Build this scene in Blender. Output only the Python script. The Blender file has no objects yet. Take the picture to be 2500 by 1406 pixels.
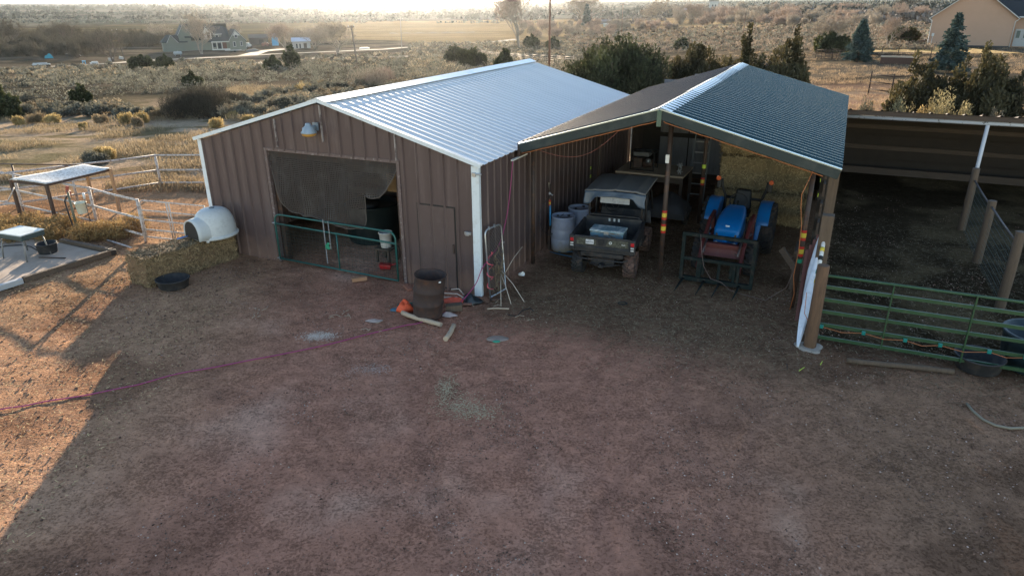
import bpy, math, random
import numpy as np
from mathutils import Vector, Matrix
R=math.radians
PI=math.pi
random.seed(7); rng=np.random.default_rng(7)
sc=bpy.context.scene
COL=sc.collection
# ---------------------------------------------------------------- camera model
CH=5.6; CF=1687.6; CPITCH=.3928; CROLL=.0081
_cp,_sp=math.cos(CPITCH),math.sin(CPITCH)
_F=Vector((0,_cp,-_sp)); _up=Vector((0,_sp,_cp)); _r=Vector((1,0,0))
_R=_r*math.cos(CROLL)-_up*math.sin(CROLL); _U=_r*math.sin(CROLL)+_up*math.cos(CROLL)
cd=bpy.data.cameras.new('camera'); cam=bpy.data.objects.new('camera',cd); COL.objects.link(cam)
cd.sensor_width=36; cd.lens=CF/2500*36; cd.clip_end=30000; cd.clip_start=.1
m=Matrix((( _R.x,_U.x,-_F.x,0),(_R.y,_U.y,-_F.y,0),(_R.z,_U.z,-_F.z,CH),(0,0,0,1)))
cam.matrix_world=m; sc.camera=cam
# ---------------------------------------------------------------- terrain
def S(x):
    x=np.clip(x,0,1); return x*x*(3-2*x)
def vnoise(x,y,seed=0):
    x=np.asarray(x,float); y=np.asarray(y,float)
    xi=np.floor(x).astype(np.int64); yi=np.floor(y).astype(np.int64); fx=x-xi; fy=y-yi
    def h(a,b):
        n=(a*374761393+b*668265263+seed*1442695041)&0x7fffffff
        n=((n^(n>>13))*1274126177)&0x7fffffff
        return ((n^(n>>16))&0xffff)/65535.
    fx=fx*fx*(3-2*fx); fy=fy*fy*(3-2*fy)
    return (h(xi,yi)*(1-fx)+h(xi+1,yi)*fx)*(1-fy)+(h(xi,yi+1)*(1-fx)+h(xi+1,yi+1)*fx)*fy
def fbm(x,y,o=4,seed=0):
    s=0;a=.5;t=0
    for i in range(o):
        s=s+a*vnoise(x*2**i+i*17.3,y*2**i+i*9.1,seed+i); t+=a; a*=.5
    return s/t
def terr(x,y):
    x=np.asarray(x,float); y=np.asarray(y,float)
    d=np.hypot(x,y); t=x/np.maximum(y,1.)
    q=np.clip((d-36)/205,0,1); dr=.55*q+.45*S(q)
    z=-10*dr*(1-.78*S((t-.14)/.4))
    far=S((d-520)/2500)
    z=z*(1-far)+far*(-3.+3*fbm(x/900,y/900,3,5))
    hill=S((d-3600)/2600)
    z=z+hill*(5+20*fbm(x/1500,y/2500,4,11)+8*S(t+.1))
    und=S((d-30)/60)*.5*(fbm(x/18,y/18,3,3)-.5)
    return z+und
def tz(x,y): return float(terr(x,y))
def ray(px,py):
    d=_F*CF+_R*(px-1250)-_U*(py-703); return d.normalized()
def P(px,py,z=None):
    """real ground point seen at a photo pixel (or the point at height z)"""
    d=ray(px,py)
    if z is not None:
        t=(z-CH)/d.z; return Vector((d.x*t,d.y*t,z))
    T=2*np.exp(np.arange(0,8.4,.01)); dz=CH+d.z*T-terr(d.x*T,d.y*T); k=np.nonzero(dz<0)[0]; i=int(k[0]) if len(k) else len(T)-1
    for _ in range(2):
        T=np.linspace(T[max(i-1,0)],T[i],24); dz=CH+d.z*T-terr(d.x*T,d.y*T); k=np.nonzero(dz<0)[0]; i=int(k[0]) if len(k) else 23
    hi=float(T[i]); return Vector((d.x*hi,d.y*hi,tz(d.x*hi,d.y*hi)))
def PD(px,dist):
    """ground point in the azimuth of photo column px at a distance"""
    d=ray(px,60); s=dist/math.hypot(d.x,d.y); x,y=d.x*s,d.y*s
    return Vector((x,y,tz(x,y)))
# barn frame
YAW=.4357; BO=Vector((-.6385,13.087,0))
BU=Vector((math.sin(YAW),math.cos(YAW),0)); BV=Vector((math.cos(YAW),-math.sin(YAW),0))
def B(v,u,z=0): return BO+BV*v+BU*u+Vector((0,0,z))
# ---------------------------------------------------------------- materials
def new_mat(name):
    m=bpy.data.materials.new(name); m.use_nodes=True; nt=m.node_tree
    return m,nt,nt.nodes['Principled BSDF']
def N(nt,t,**k):
    n=nt.nodes.new(t)
    for a,b in k.items(): setattr(n,a,b)
    return n
def mixc(nt,fac,a,b,mode='MIX'):
    n=N(nt,'ShaderNodeMix',data_type='RGBA',blend_type=mode)
    for s,v in ((n.inputs[0],fac),(n.inputs[6],a),(n.inputs[7],b)):
        if hasattr(v,'is_linked') or hasattr(v,'links'): nt.links.new(v,s)
        elif isinstance(v,(int,float)): s.default_value=v
        else: s.default_value=(*v[:3],1)
    return n.outputs[2]
def noise(nt,co,scale,detail=4,rough=.6,w=None):
    n=N(nt,'ShaderNodeTexNoise'); n.inputs['Scale'].default_value=scale; n.inputs['Detail'].default_value=detail; n.inputs['Roughness'].default_value=rough
    nt.links.new(co,n.inputs['Vector']); return n.outputs['Fac']
def ramp(nt,f,a,b,lo=0.,hi=1.):
    n=N(nt,'ShaderNodeMapRange'); n.inputs['From Min'].default_value=a; n.inputs['From Max'].default_value=b
    n.inputs['To Min'].default_value=lo; n.inputs['To Max'].default_value=hi; nt.links.new(f,n.inputs['Value']); return n.outputs[0]
def mat(name,col,rough=.7,metal=0.,var=.2,scale=6.,bump=0.,bscale=60.,dirt=None,dirtamt=.5,dscale=3.,dlo=.5,dhi=.65,spec=.5,stretch=None,rvar=0.,island=0.,alpha=None,trans=0.,tint=False,dirt_low=None):
    m,nt,b=new_mat(name)
    tc=N(nt,'ShaderNodeTexCoord'); co=tc.outputs['Object']
    if stretch:
        mp=N(nt,'ShaderNodeMapping'); mp.inputs['Scale'].default_value=stretch; nt.links.new(co,mp.inputs['Vector']); co=mp.outputs[0]
    n1=noise(nt,co,scale)
    c=mixc(nt,n1,tuple(x*(1-var) for x in col),tuple(min(1,x*(1+var)) for x in col))
    if dirt:
        n2=noise(nt,co,dscale,6,.7); f=ramp(nt,n2,dlo,dhi,0,dirtamt); c=mixc(nt,f,c,dirt)
    if dirt_low:   # soil splashed on the lowest part of a wall: (height, colour)
        sp=N(nt,'ShaderNodeSeparateXYZ'); nt.links.new(tc.outputs['Object'],sp.inputs[0])
        nn=noise(nt,tc.outputs['Object'],3,5,.7); ad=N(nt,'ShaderNodeMath',operation='MULTIPLY_ADD'); nt.links.new(nn,ad.inputs[0]); ad.inputs[1].default_value=-dirt_low[0]; nt.links.new(sp.outputs[2],ad.inputs[2])
        f=ramp(nt,ad.outputs[0],dirt_low[0]*.3,-dirt_low[0]*.4,0,.8); c=mixc(nt,f,c,dirt_low[1])
    if tint or island:
        at=N(nt,'ShaderNodeAttribute',attribute_name='tint')
        mm=N(nt,'ShaderNodeMath',operation='MULTIPLY_ADD'); nt.links.new(at.outputs['Fac'],mm.inputs[0]); mm.inputs[1].default_value=1.35; mm.inputs[2].default_value=.26
        c=mixc(nt,1.,c,mm.outputs[0],'MULTIPLY')
    nt.links.new(c,b.inputs['Base Color'])
    b.inputs['Roughness'].default_value=rough; b.inputs['Metallic'].default_value=metal; b.inputs['Specular IOR Level'].default_value=spec
    if rvar:
        nt.links.new(ramp(nt,noise(nt,co,scale*1.7),.3,.7,rough-rvar,rough+rvar),b.inputs['Roughness'])
    if bump:
        bp=N(nt,'ShaderNodeBump'); bp.inputs['Strength'].default_value=bump; bp.inputs['Distance'].default_value=.02
        nt.links.new(noise(nt,co,bscale,5,.65),bp.inputs['Height']); nt.links.new(bp.outputs[0],b.inputs['Normal'])
    if trans:
        tr=N(nt,'ShaderNodeBsdfTranslucent'); nt.links.new(c,tr.inputs[0]); mx=N(nt,'ShaderNodeMixShader'); mx.inputs[0].default_value=trans
        nt.links.new(b.outputs[0],mx.inputs[1]); nt.links.new(tr.outputs[0],mx.inputs[2]); nt.links.new(mx.outputs[0],nt.nodes['Material Output'].inputs[0])
    if alpha is not None: b.inputs['Alpha'].default_value=alpha
    return m
# ---------------------------------------------------------------- mesh builder
def _n(v): return Vector(v)
class MB:
    def __init__(s): s.v=[]; s.f=[]; s.sm=[]
    def add(s,vs,fs,smooth=False):
        o=len(s.v); s.v+= [tuple(q) for q in vs]; s.f+= [tuple(i+o for i in f) for f in fs]; s.sm+=[smooth]*len(fs); return s
    def quad(s,a,b,c,d): return s.add([a,b,c,d],[(0,1,2,3)])
    def hexa(s,p):
        return s.add(p,[(0,3,2,1),(4,5,6,7),(0,1,5,4),(1,2,6,5),(2,3,7,6),(3,0,4,7)])
    def box(s,x0,x1,y0,y1,z0,z1,rot=None,c=None):
        p=[(x0,y0,z0),(x1,y0,z0),(x1,y1,z0),(x0,y1,z0),(x0,y0,z1),(x1,y0,z1),(x1,y1,z1),(x0,y1,z1)]
        if rot is not None:
            cc=Vector(c) if c else Vector(((x0+x1)/2,(y0+y1)/2,(z0+z1)/2)); M=rot
            p=[tuple(cc+M@(Vector(q)-cc)) for q in p]
        return s.hexa(p)
    def beam(s,p0,p1,w,h,up=(0,0,1)):
        a,b=Vector(p0),Vector(p1); d=(b-a).normalized(); x=d.cross(Vector(up))
        if x.length<1e-4: x=d.cross(Vector((0,1,0)))
        x.normalize(); y=x.cross(d)
        q=[]
        for e in (a,b): q+= [e-x*w/2-y*h/2,e+x*w/2-y*h/2,e+x*w/2+y*h/2,e-x*w/2+y*h/2]
        return s.hexa(q)
    def tube(s,pts,r,n=8,caps=True,smooth=True):
        pts=[Vector(q) for q in pts]; rs=r if hasattr(r,'__len__') else [r]*len(pts)
        o=len(s.v); prev=None
        for i,q in enumerate(pts):
            if i==0: d=pts[1]-q
            elif i==len(pts)-1: d=q-pts[i-1]
            else: d=(pts[i+1]-q).normalized()+(q-pts[i-1]).normalized()
            if d.length<1e-9: d=Vector((0,0,1))
            d.normalize()
            if prev is None:
                x=d.cross(Vector((0,0,1)))
                if x.length<.05: x=d.cross(Vector((0,1,0)))
            else: x=prev-d*prev.dot(d)
            x.normalize(); prev=x; y=d.cross(x)
            for k in range(n):
                a=2*PI*k/n; s.v.append(tuple(q+(x*math.cos(a)+y*math.sin(a))*rs[i]))
        for i in range(len(pts)-1):
            for k in range(n):
                k2=(k+1)%n; s.f.append((o+i*n+k,o+i*n+k2,o+(i+1)*n+k2,o+(i+1)*n+k)); s.sm.append(smooth)
        if caps:
            s.f.append(tuple(o+k for k in range(n))[::-1]); s.sm.append(False)
            s.f.append(tuple(o+(len(pts)-1)*n+k for k in range(n))); s.sm.append(False)
        return s
    def cyl(s,p0,p1,r0,r1=None,n=12,caps=True): return s.tube([p0,p1],[r0,r1 if r1 is not None else r0],n,caps)
    def lathe(s,prof,n=24,c=(0,0,0),axis='z',jit=0.,sy=1.):
        o=len(s.v); c=Vector(c)
        for (r,z) in prof:
            for k in range(n):
                a=2*PI*k/n; rr=r*(1+jit*math.sin(3*a+z*7)+jit*.7*math.sin(5*a+2+z*4)); x,y=rr*math.cos(a),rr*math.sin(a)*sy
                q=(x,y,z) if axis=='z' else ((z,x,y) if axis=='x' else (x,z,y))
                s.v.append(tuple(c+Vector(q)))
        for i in range(len(prof)-1):
            for k in range(n):
                k2=(k+1)%n; s.f.append((o+i*n+k,o+i*n+k2,o+(i+1)*n+k2,o+(i+1)*n+k)); s.sm.append(True)
        return s
    def prism(s,poly,t0,t1,fn):
        """extrude 2-D polygon; fn(a,b,t)->xyz"""
        n=len(poly); p=[fn(a,b,t0) for a,b in poly]+[fn(a,b,t1) for a,b in poly]
        fs=[tuple(range(n))[::-1],tuple(range(n,2*n))]+[(i,(i+1)%n,n+(i+1)%n,n+i) for i in range(n)]
        return s.add(p,fs)
    def grid(s,fn,nu,nv,smooth=True):
        vs=[fn(i/nu,j/nv) for j in range(nv+1) for i in range(nu+1)]
        fs=[(j*(nu+1)+i,j*(nu+1)+i+1,(j+1)*(nu+1)+i+1,(j+1)*(nu+1)+i) for j in range(nv) for i in range(nu)]
        return s.add(vs,fs,smooth)
    def sphere(s,c,rx,ry,rz,n=12,m=8):
        return s.grid(lambda a,b:(c[0]+rx*math.cos(2*PI*a)*math.sin(PI*b),c[1]+ry*math.sin(2*PI*a)*math.sin(PI*b),c[2]+rz*math.cos(PI*b)),n,m)
    def rib(s,fn,s0,s1,lo,hi,pitch,w,h,phase=0.,sl=.35):
        """ribbed sheet: fn(s,t,o)->xyz, trapezoid ribs every pitch"""
        xs=[s0]; k=math.floor((s0-phase)/pitch)
        pr=[]
        while phase+k*pitch<s1+pitch:
            c=phase+k*pitch
            pr+=[(c-w/2,0),(c-w*sl/2,h),(c+w*sl/2,h),(c+w/2,0)]; k+=1
        def off(x):
            c=round((x-phase)/pitch)*pitch+phase; a=abs(x-c)
            if a>=w/2: return 0
            if a<=w*sl/2: return h
            return h*(w/2-a)/(w/2-w*sl/2)
        X=sorted(set([s0,s1]+[x for x,_ in pr if s0<x<s1]))
        o=len(s.v)
        for x in X:
            z=off(x); l=lo(x) if callable(lo) else lo; t=hi(x) if callable(hi) else hi
            s.v.append(tuple(fn(x,l,z))); s.v.append(tuple(fn(x,t,z)))
        for i in range(len(X)-1):
            s.f.append((o+2*i,o+2*i+2,o+2*i+3,o+2*i+1)); s.sm.append(False)
        return s
    def build(s,name,mt,parent=None,bevel=0.,loc=None,solid=0.):
        me=bpy.data.meshes.new(name); me.from_pydata(s.v,[],s.f); me.polygons.foreach_set('use_smooth',s.sm); me.materials.append(mt); me.update()
        o=bpy.data.objects.new(name,me); COL.objects.link(o)
        if parent: o.parent=parent
        if loc is not None: o.location=loc
        if solid: md=o.modifiers.new('s','SOLIDIFY'); md.thickness=solid; md.offset=0
        if bevel: md=o.modifiers.new('b','BEVEL'); md.width=bevel; md.segments=2; md.limit_method='ANGLE'
        return o
def tag(o,label=None,cat=None,group=None,kind=None):
    if label: o['label']=label
    if cat: o['category']=cat
    if group: o['group']=group
    if kind: o['kind']=kind
    return o
def thing(name,label,cat,loc=(0,0,0),rz=0.,group=None,kind=None):
    o=bpy.data.objects.new(name,None); COL.objects.link(o); o.location=loc; o.rotation_euler=(0,0,rz)
    o.empty_display_size=.1
    return tag(o,label,cat,group,kind)
KIDS={}
def dup(root,loc,rz=0.,sc_=1.,label=None,group=None):
    r=root.copy(); COL.objects.link(r); r.location=loc; r.rotation_euler=(root.rotation_euler[0],root.rotation_euler[1],rz)
    r.scale=(sc_,)*3 if not hasattr(sc_,'__len__') else sc_
    if label: r['label']=label
    if group: r['group']=group
    if root.name not in KIDS: KIDS[root.name]=[o for o in bpy.data.objects if o.parent==root]
    for ch in KIDS[root.name]:
        c=ch.copy(); COL.objects.link(c); c.parent=r
        if ch.name not in KIDS: KIDS[ch.name]=[o for o in bpy.data.objects if o.parent==ch]
        for g in KIDS[ch.name]:
            d=g.copy(); COL.objects.link(d); d.parent=c
    return r
def quads(name,V,mt,parent=None,tint=None):
    """V: (n,4,3) numpy"""
    n=len(V); me=bpy.data.meshes.new(name); me.vertices.add(n*4); me.vertices.foreach_set('co',V.reshape(-1).astype(np.float32))
    me.loops.add(n*4); me.loops.foreach_set('vertex_index',np.arange(n*4,dtype=np.int32)); me.polygons.add(n)
    me.polygons.foreach_set('loop_start',np.arange(0,n*4,4,dtype=np.int32)); me.polygons.foreach_set('loop_total',np.full(n,4,dtype=np.int32))
    me.update(calc_edges=True); me.materials.append(mt)
    if tint is not None:
        a=me.attributes.new('tint','FLOAT','FACE'); a.data.foreach_set('value',tint.astype(np.float32))
    o=bpy.data.objects.new(name,me); COL.objects.link(o)
    if parent: o.parent=parent
    return o
def leafq(c,size,up=.6,asp=2.2,out=None,taper=.35):
    """elongated leaf quads at centres c (n,3)"""
    n=len(c); a=rng.normal(size=(n,3)); a[:,2]+=up*2.5
    if out is not None: a+=out*1.5
    a/=np.linalg.norm(a,axis=1)[:,None]; r=rng.normal(size=(n,3)); b=np.cross(a,r); b/=np.linalg.norm(b,axis=1)[:,None]+1e-9
    sz=(size*(.6+.8*rng.random(n)))[:,None] if not hasattr(size,'shape') else (size*(.6+.8*rng.random(n)))[:,None]
    h=a*sz*asp/2; w=b*sz/2
    return np.stack([c-h-w*taper,c-h+w*taper,c+h+w,c+h-w],axis=1)
def blobpts(blobs,n,shell=.55):
    """points in union of ellipsoids: list (cx,cy,cz,rx,ry,rz)"""
    bl=np.array(blobs,float); vol=(bl[:,3]*bl[:,4]*bl[:,5])**(.67); k=rng.choice(len(bl),n,p=vol/vol.sum())
    d=rng.normal(size=(n,3)); d/=np.linalg.norm(d,axis=1)[:,None]; rad=shell+(1-shell)*rng.random(n)**.6
    q=bl[k]; return q[:,:3]+d*rad[:,None]*q[:,3:6], d, k
def text(name,s,size,mt,parent,loc,rot,ext=.002):
    cu=bpy.data.curves.new('t','FONT'); cu.body=s; cu.size=size; cu.extrude=ext; cu.align_x='CENTER'; cu.align_y='CENTER'
    ob=bpy.data.objects.new('t',cu); COL.objects.link(ob); bpy.context.view_layer.update()
    me=bpy.data.meshes.new_from_object(ob.evaluated_get(bpy.context.evaluated_depsgraph_get())); bpy.data.objects.remove(ob)
    me.materials.clear(); me.materials.append(mt); o=bpy.data.objects.new(name,me); COL.objects.link(o); o.parent=parent; o.location=loc; o.rotation_euler=rot; return o
def wheel(parent,name,c,r,w,tyre,rimm,lugs=20,lug_h=.03,rim_r=.55,rim_side=1,chev=True,rw=None):
    """wheel turning about x, tyre mesh with rim child"""
    M=MB(); h=w/2; ri=r*rim_r
    M.lathe([(ri,-h*.85),(r*.8,-h),(r*.95,-h*.9),(r,-h*.6),(r,h*.6),(r*.95,h*.9),(r*.8,h),(ri,h*.85),(ri*.96,0),(ri,-h*.85)],32,(0,0,0),'x')
    for k in range(lugs):
        a0=2*PI*k/lugs
        for sd in (-1,1):
            a=a0+(PI/lugs if sd>0 else 0)
            def q(x,aa,rr): return (x,rr*math.cos(aa),rr*math.sin(aa))
            da=PI/lugs*.45; sk=PI/lugs*(1.1 if chev else .2)
            x0,x1=sd*h*.02,sd*h*1.0
            r1=r+lug_h
            p=[q(x0,a-da,r*.98),q(x1,a-da-sk,r*.9),q(x1,a+da-sk,r*.9),q(x0,a+da,r*.98),q(x0,a-da,r1),q(x1,a-da-sk,r1*.97),q(x1,a+da-sk,r1*.97),q(x0,a+da,r1)]
            M.hexa(p)
    t=M.build(name,tyre,parent,loc=c)
    Q=MB(); s=rim_side
    Q.lathe([(ri*1.02,-h*.8),(ri*1.03,h*.8)],28,(0,0,0),'x')
    Q.lathe([(.001,s*h*.35),(ri*.3,s*h*.4),(ri*.35,s*h*.25),(ri*.8,s*h*.15),(ri*.95,s*h*.55),(ri*1.08,s*h*.86)],28,(0,0,0),'x')
    for k in range(6):
        a=2*PI*k/6; Q.cyl((s*h*.3,ri*.22*math.cos(a),ri*.22*math.sin(a)),(s*h*.5,ri*.22*math.cos(a),ri*.22*math.sin(a)),ri*.04,n=6)
    Q.build('rim',rimm,t)
    return t
def struct(o): o['kind']='structure'; return o
# ================================================================ light
SUN_EL=R(10.6); SUN_AZ=math.atan2(-.14,1.0)   # azimuth measured from +y toward +x
w=bpy.data.worlds.new('World'); sc.world=w; w.use_nodes=True; nt=w.node_tree
sky=N(nt,'ShaderNodeTexSky',sky_type='NISHITA'); sky.sun_disc=False; sky.sun_elevation=SUN_EL; sky.sun_rotation=SUN_AZ; sky.air_density=1.; sky.dust_density=.15; sky.ozone_density=1.5; sky.altitude=1700
nt.links.new(mixc(nt,1.,sky.outputs[0],(1,.885,.79),'MULTIPLY'),nt.nodes['Background'].inputs[0]); nt.nodes['Background'].inputs[1].default_value=.15
sd=Vector((math.sin(SUN_AZ)*math.cos(SUN_EL),math.cos(SUN_AZ)*math.cos(SUN_EL),math.sin(SUN_EL)))
L=bpy.data.lights.new('sun','SUN'); L.energy=5.0; L.angle=R(.5); L.color=(1,.82,.60)
lo=bpy.data.objects.new('sun',L); COL.objects.link(lo); lo.rotation_euler=sd.to_track_quat('Z','Y').to_euler(); lo.location=(0,0,60)
sc.view_settings.view_transform='Standard'; sc.view_settings.look='None'; sc.view_settings.exposure=1.85; sc.view_settings.gamma=1
sc.cycles.volume_bounces=1; sc.cycles.max_bounces=6
sc.cycles.volume_step_rate=5
HAZE=.00004
hb=MB().box(-2600,2600,-60,8200,-14.5,46).build('haze',bpy.data.materials.new('haze')); tag(hb,kind='stuff')
hm=hb.data.materials[0]; hm.use_nodes=True; hn=hm.node_tree; hn.nodes.remove(hn.nodes['Principled BSDF'])
pv=N(hn,'ShaderNodeVolumePrincipled'); pv.inputs['Color'].default_value=(.86,.92,1,1); pv.inputs['Density'].default_value=HAZE; pv.inputs['Anisotropy'].default_value=.87
hn.links.new(pv.outputs[0],hn.nodes['Material Output'].inputs['Volume'])
hb.display_type='WIRE'
# ================================================================ ground
def ground():
    rad=np.concatenate([np.arange(1.5,44,.13),44*np.exp(np.arange(0,math.log(11500/44),.0165))])
    ang=np.linspace(-R(80),R(80),620)
    A,Rr=np.meshgrid(ang,rad); X=Rr*np.sin(A); Y=Rr*np.cos(A)-.0
    Z=terr(X,Y)
    d=np.hypot(X,Y); t=X/np.maximum(Y,1.)
    # footprints and ruts in the yard
    near=1-S((d-26)/14)
    Z=Z+near*(.035*(fbm(X*1.1,Y*1.1,4,21)-.5)+.018*(fbm(X*4,Y*4,2,31)-.5)*1.6)-near*.012
    rx=X-BO.x; ry=Y-BO.y; v=rx*BV.x+ry*BV.y; u=rx*BU.x+ry*BU.y
    # keep the soil below floors and slabs
    n1=fbm(X/1.7,Y/1.7,5,41); n2=fbm(X/6,Y/6,4,51); n3=fbm(X/.5,Y/.5,3,61)
    def c(*a): return np.array(a)[None,None,:]
    red=c(.47,.225,.15); pale=c(.72,.44,.32); dark=c(.25,.125,.085)
    col=red+(pale-red)*(S((.6*n2+.4*n1-.45)/.16)*.8)[...,None]
    col=col+(dark-col)*(S((.46-n1)/.16)*.55)[...,None]
    # right side of the yard is greyer with old straw
    k=S((X-1.0)/4.5)[...,None]*.75; grey=c(.29,.18,.11)+(c(.50,.35,.235)-c(.29,.18,.11))*(S((.6*n2+.4*n1-.45)/.14))[...,None]
    grey=grey*(1-.4*S((.46-n1)/.14))[...,None]
    col=col*(1-k)+grey*k
    for x0_,sl_,cv_ in ((2.3,.16,.010),(-1.2,-.10,.016),(4.4,.42,-.012)):
        for o_ in (-.68,.68):
            dd_=np.abs(X-(x0_+sl_*(Y-12)+cv_*(Y-12)**2)-o_*np.sqrt(1+sl_**2)); rt=(1-S((dd_-.06)/.12))*near*S((n3-.25)/.2)*(1-S((Y-12.8)/.6)); Z=Z-.022*rt; col=col*(1-.20*rt[...,None]*S((n2-.3)/.3)[...,None])
    # litter under the open shed
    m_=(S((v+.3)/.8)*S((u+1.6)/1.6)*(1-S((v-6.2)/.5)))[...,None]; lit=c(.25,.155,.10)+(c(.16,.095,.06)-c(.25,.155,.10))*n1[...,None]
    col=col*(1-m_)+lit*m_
    # manure pen right
    m_=(S((v-6.1)/.4)*S((u-.1)/.9)*(1-S((u-16)/.6)))[...,None]; pen=c(.045,.033,.02)+(c(.12,.088,.05)-c(.045,.033,.02))*(S((n1-.45)/.2))[...,None]
    col=col*(1-m_)+pen*m_
    # orange soil by the left pen
    m_=(S((-6.6-v)/1.2)*S((u+7)/4))[...,None]; orange=c(.30,.175,.095)+(c(.42,.28,.165)-c(.30,.175,.095))*(S((n2-.4)/.2))[...,None]; orange=orange*(1-.45*S((.48-n1)/.14))[...,None]
    col=col*(1-m_)+orange*m_
    m_=(S((-3.2-X)/3.5)*(1-S((d-30)/5))*.75)[...,None]; sand=c(.46,.28,.165)+(c(.29,.17,.10)-c(.46,.28,.165))*(S((.5-n1)/.16))[...,None]; col=col*(1-m_)+sand*m_
    # open range: bare tan earth with grass litter
    n4=fbm(X/14,Y/7,4,71); n5=fbm(X/2.6,Y/1.2,4,81)
    tan=c(.42,.31,.21)+(c(.19,.15,.085)-c(.42,.31,.21))*(S((n5-.46)/.14))[...,None]
    tan=tan+(c(.2,.17,.1)-tan)*(S((n4-.52)/.12)*.6)[...,None]
    pink=c(.30,.185,.125)+(c(.40,.28,.185)-c(.30,.185,.125))*(S((n5-.45)/.16))[...,None]
    kr=S((t-.2)/.25)[...,None]; tan=tan*(1-kr)+pink*kr
    edge=np.where(v<0, S((u-3.6-1.0*(n1-.5)*4)/3.0), S((u-15.6)/2.0))
    edge=np.maximum(edge,S((-v-15)/4)*S((u+1)/3))
    edge=np.maximum(edge,S((d-33)/4))[...,None]
    col=col*(1-edge)+tan*edge
    # scrub earth further out
    scr=c(.13,.105,.075)+(c(.055,.048,.035)-c(.13,.105,.075))*(S((n4-.4)/.2))[...,None]
    m_=S((d-44-10*(n4-.5))/22)[...,None]; col=col*(1-m_)+scr*m_
    # farm yard round the grey house
    n6=fbm(X/60,Y/25,4,91)
    # golden hay field: by view azimuth and distance
    wob=30*(n6-.5)
    fld=S((d-268-wob-60*S((-t-.02)/.2))/14)*(1-S((d-640-8*wob*.3)/40))*(1-S((t-.30)/.04))
    gold=c(.33,.235,.125)+(c(.26,.19,.105)-c(.33,.235,.125))*(S((fbm(X/90,Y/14,3,101)-.4)/.2))[...,None]
    brown=c(.06,.052,.03)+(c(.115,.09,.048)-c(.06,.052,.03))*(S((fbm(X/120,Y/20,3,103)-.45)/.2))[...,None]
    kl=S((-t-.2)/.16)[...,None]; gold=gold*(1-kl)+brown*kl
    col=col*(1-fld[...,None])+gold*fld[...,None]
    fld2=(S((t-.24)/.03)*(1-S((t-.44)/.03))*S((d-330)/20)*(1-S((d-480)/30)))[...,None]; col=col*(1-fld2)+c(.42,.31,.17)*fld2
    farr=S((d-680)/60)[...,None]; fs=c(.14,.13,.10)+(c(.06,.065,.05)-c(.14,.13,.10))*(S((fbm(X/110,Y/160,5,111)-.42)/.13))[...,None]
    col=col*(1-farr)+fs*farr
    hl=S((d-1700)/900)[...,None]; col=col*(1-hl)+c(.05,.062,.055)*hl
    nr,na=X.shape
    V=np.stack([X,Y,Z],-1).reshape(-1,3)
    i=np.arange(nr-1)[:,None]*na+np.arange(na-1)[None,:]; F=np.stack([i,i+1,i+na+1,i+na],-1).reshape(-1,4)[:, ::-1]
    me=bpy.data.meshes.new('ground'); me.vertices.add(len(V)); me.vertices.foreach_set('co',V.reshape(-1).astype(np.float32))
    nf=len(F); me.loops.add(nf*4); me.loops.foreach_set('vertex_index',F.reshape(-1).astype(np.int32)); me.polygons.add(nf)
    me.polygons.foreach_set('loop_start',np.arange(0,nf*4,4,dtype=np.int32)); me.polygons.foreach_set('loop_total',np.full(nf,4,dtype=np.int32)); me.polygons.foreach_set('use_smooth',np.ones(nf,dtype=bool))
    me.update(calc_edges=True)
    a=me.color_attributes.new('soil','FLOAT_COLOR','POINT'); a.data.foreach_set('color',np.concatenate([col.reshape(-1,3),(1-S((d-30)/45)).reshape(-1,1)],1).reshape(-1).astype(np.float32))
    m,nt,b=new_mat('soil'); at=N(nt,'ShaderNodeAttribute',attribute_name='soil'); tc=N(nt,'ShaderNodeTexCoord'); co=tc.outputs['Object']
    f1=noise(nt,co,5.5,9,.72); f2=noise(nt,co,26,6,.7); f0=noise(nt,co,1.3,4,.6); f3=noise(nt,co,.12,5,.7)
    cc=mixc(nt,ramp(nt,f1,.3,.7),at.outputs['Color'],(1.35,1.35,1.35),'MULTIPLY'); 
    def mul(c_,f): 
        return mixc(nt,1.,c_,f,'MULTIPLY')
    cc=mul(at.outputs['Color'],ramp(nt,f1,.3,.7,.72,1.3)); cc=mul(cc,ramp(nt,f3,.3,.7,.85,1.15))
    # dark clods and damp crumbs, denser where the slow noise says
    clod=N(nt,'ShaderNodeMath',operation='MULTIPLY_ADD'); nt.links.new(f0,clod.inputs[0]); clod.inputs[1].default_value=.34; nt.links.new(f2,clod.inputs[2])
    cf=ramp(nt,clod.outputs[0],.68,.78,0,.72); cc=mixc(nt,cf,cc,mul(cc,ramp(nt,f1,0,1,.42,.52)))
    vo=N(nt,'ShaderNodeTexVoronoi'); vo.inputs['Scale'].default_value=30; nt.links.new(co,vo.inputs['Vector'])
    pf=ramp(nt,vo.outputs['Distance'],.17,.12,0,1); gt=ramp(nt,noise(nt,co,9,3),.56,.6,0,.8); pm=N(nt,'ShaderNodeMath',operation='MULTIPLY'); nt.links.new(pf,pm.inputs[0]); nt.links.new(gt,pm.inputs[1])
    cc=mixc(nt,pm.outputs[0],cc,mul(cc,ramp(nt,f0,0,1,1.5,1.7)))
    nt.links.new(cc,b.inputs['Base Color']); b.inputs['Roughness'].default_value=.95; b.inputs['Specular IOR Level'].default_value=0.
    hh=N(nt,'ShaderNodeMath',operation='MULTIPLY_ADD'); nt.links.new(f1,hh.inputs[0]); hh.inputs[1].default_value=1.6; nt.links.new(f2,hh.inputs[2])
    f4=noise(nt,co,2.6,3,.55); hx_=N(nt,'ShaderNodeMath',operation='MULTIPLY_ADD'); nt.links.new(f4,hx_.inputs[0]); hx_.inputs[1].default_value=3.2; nt.links.new(hh.outputs[0],hx_.inputs[2]); hh=hx_
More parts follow.
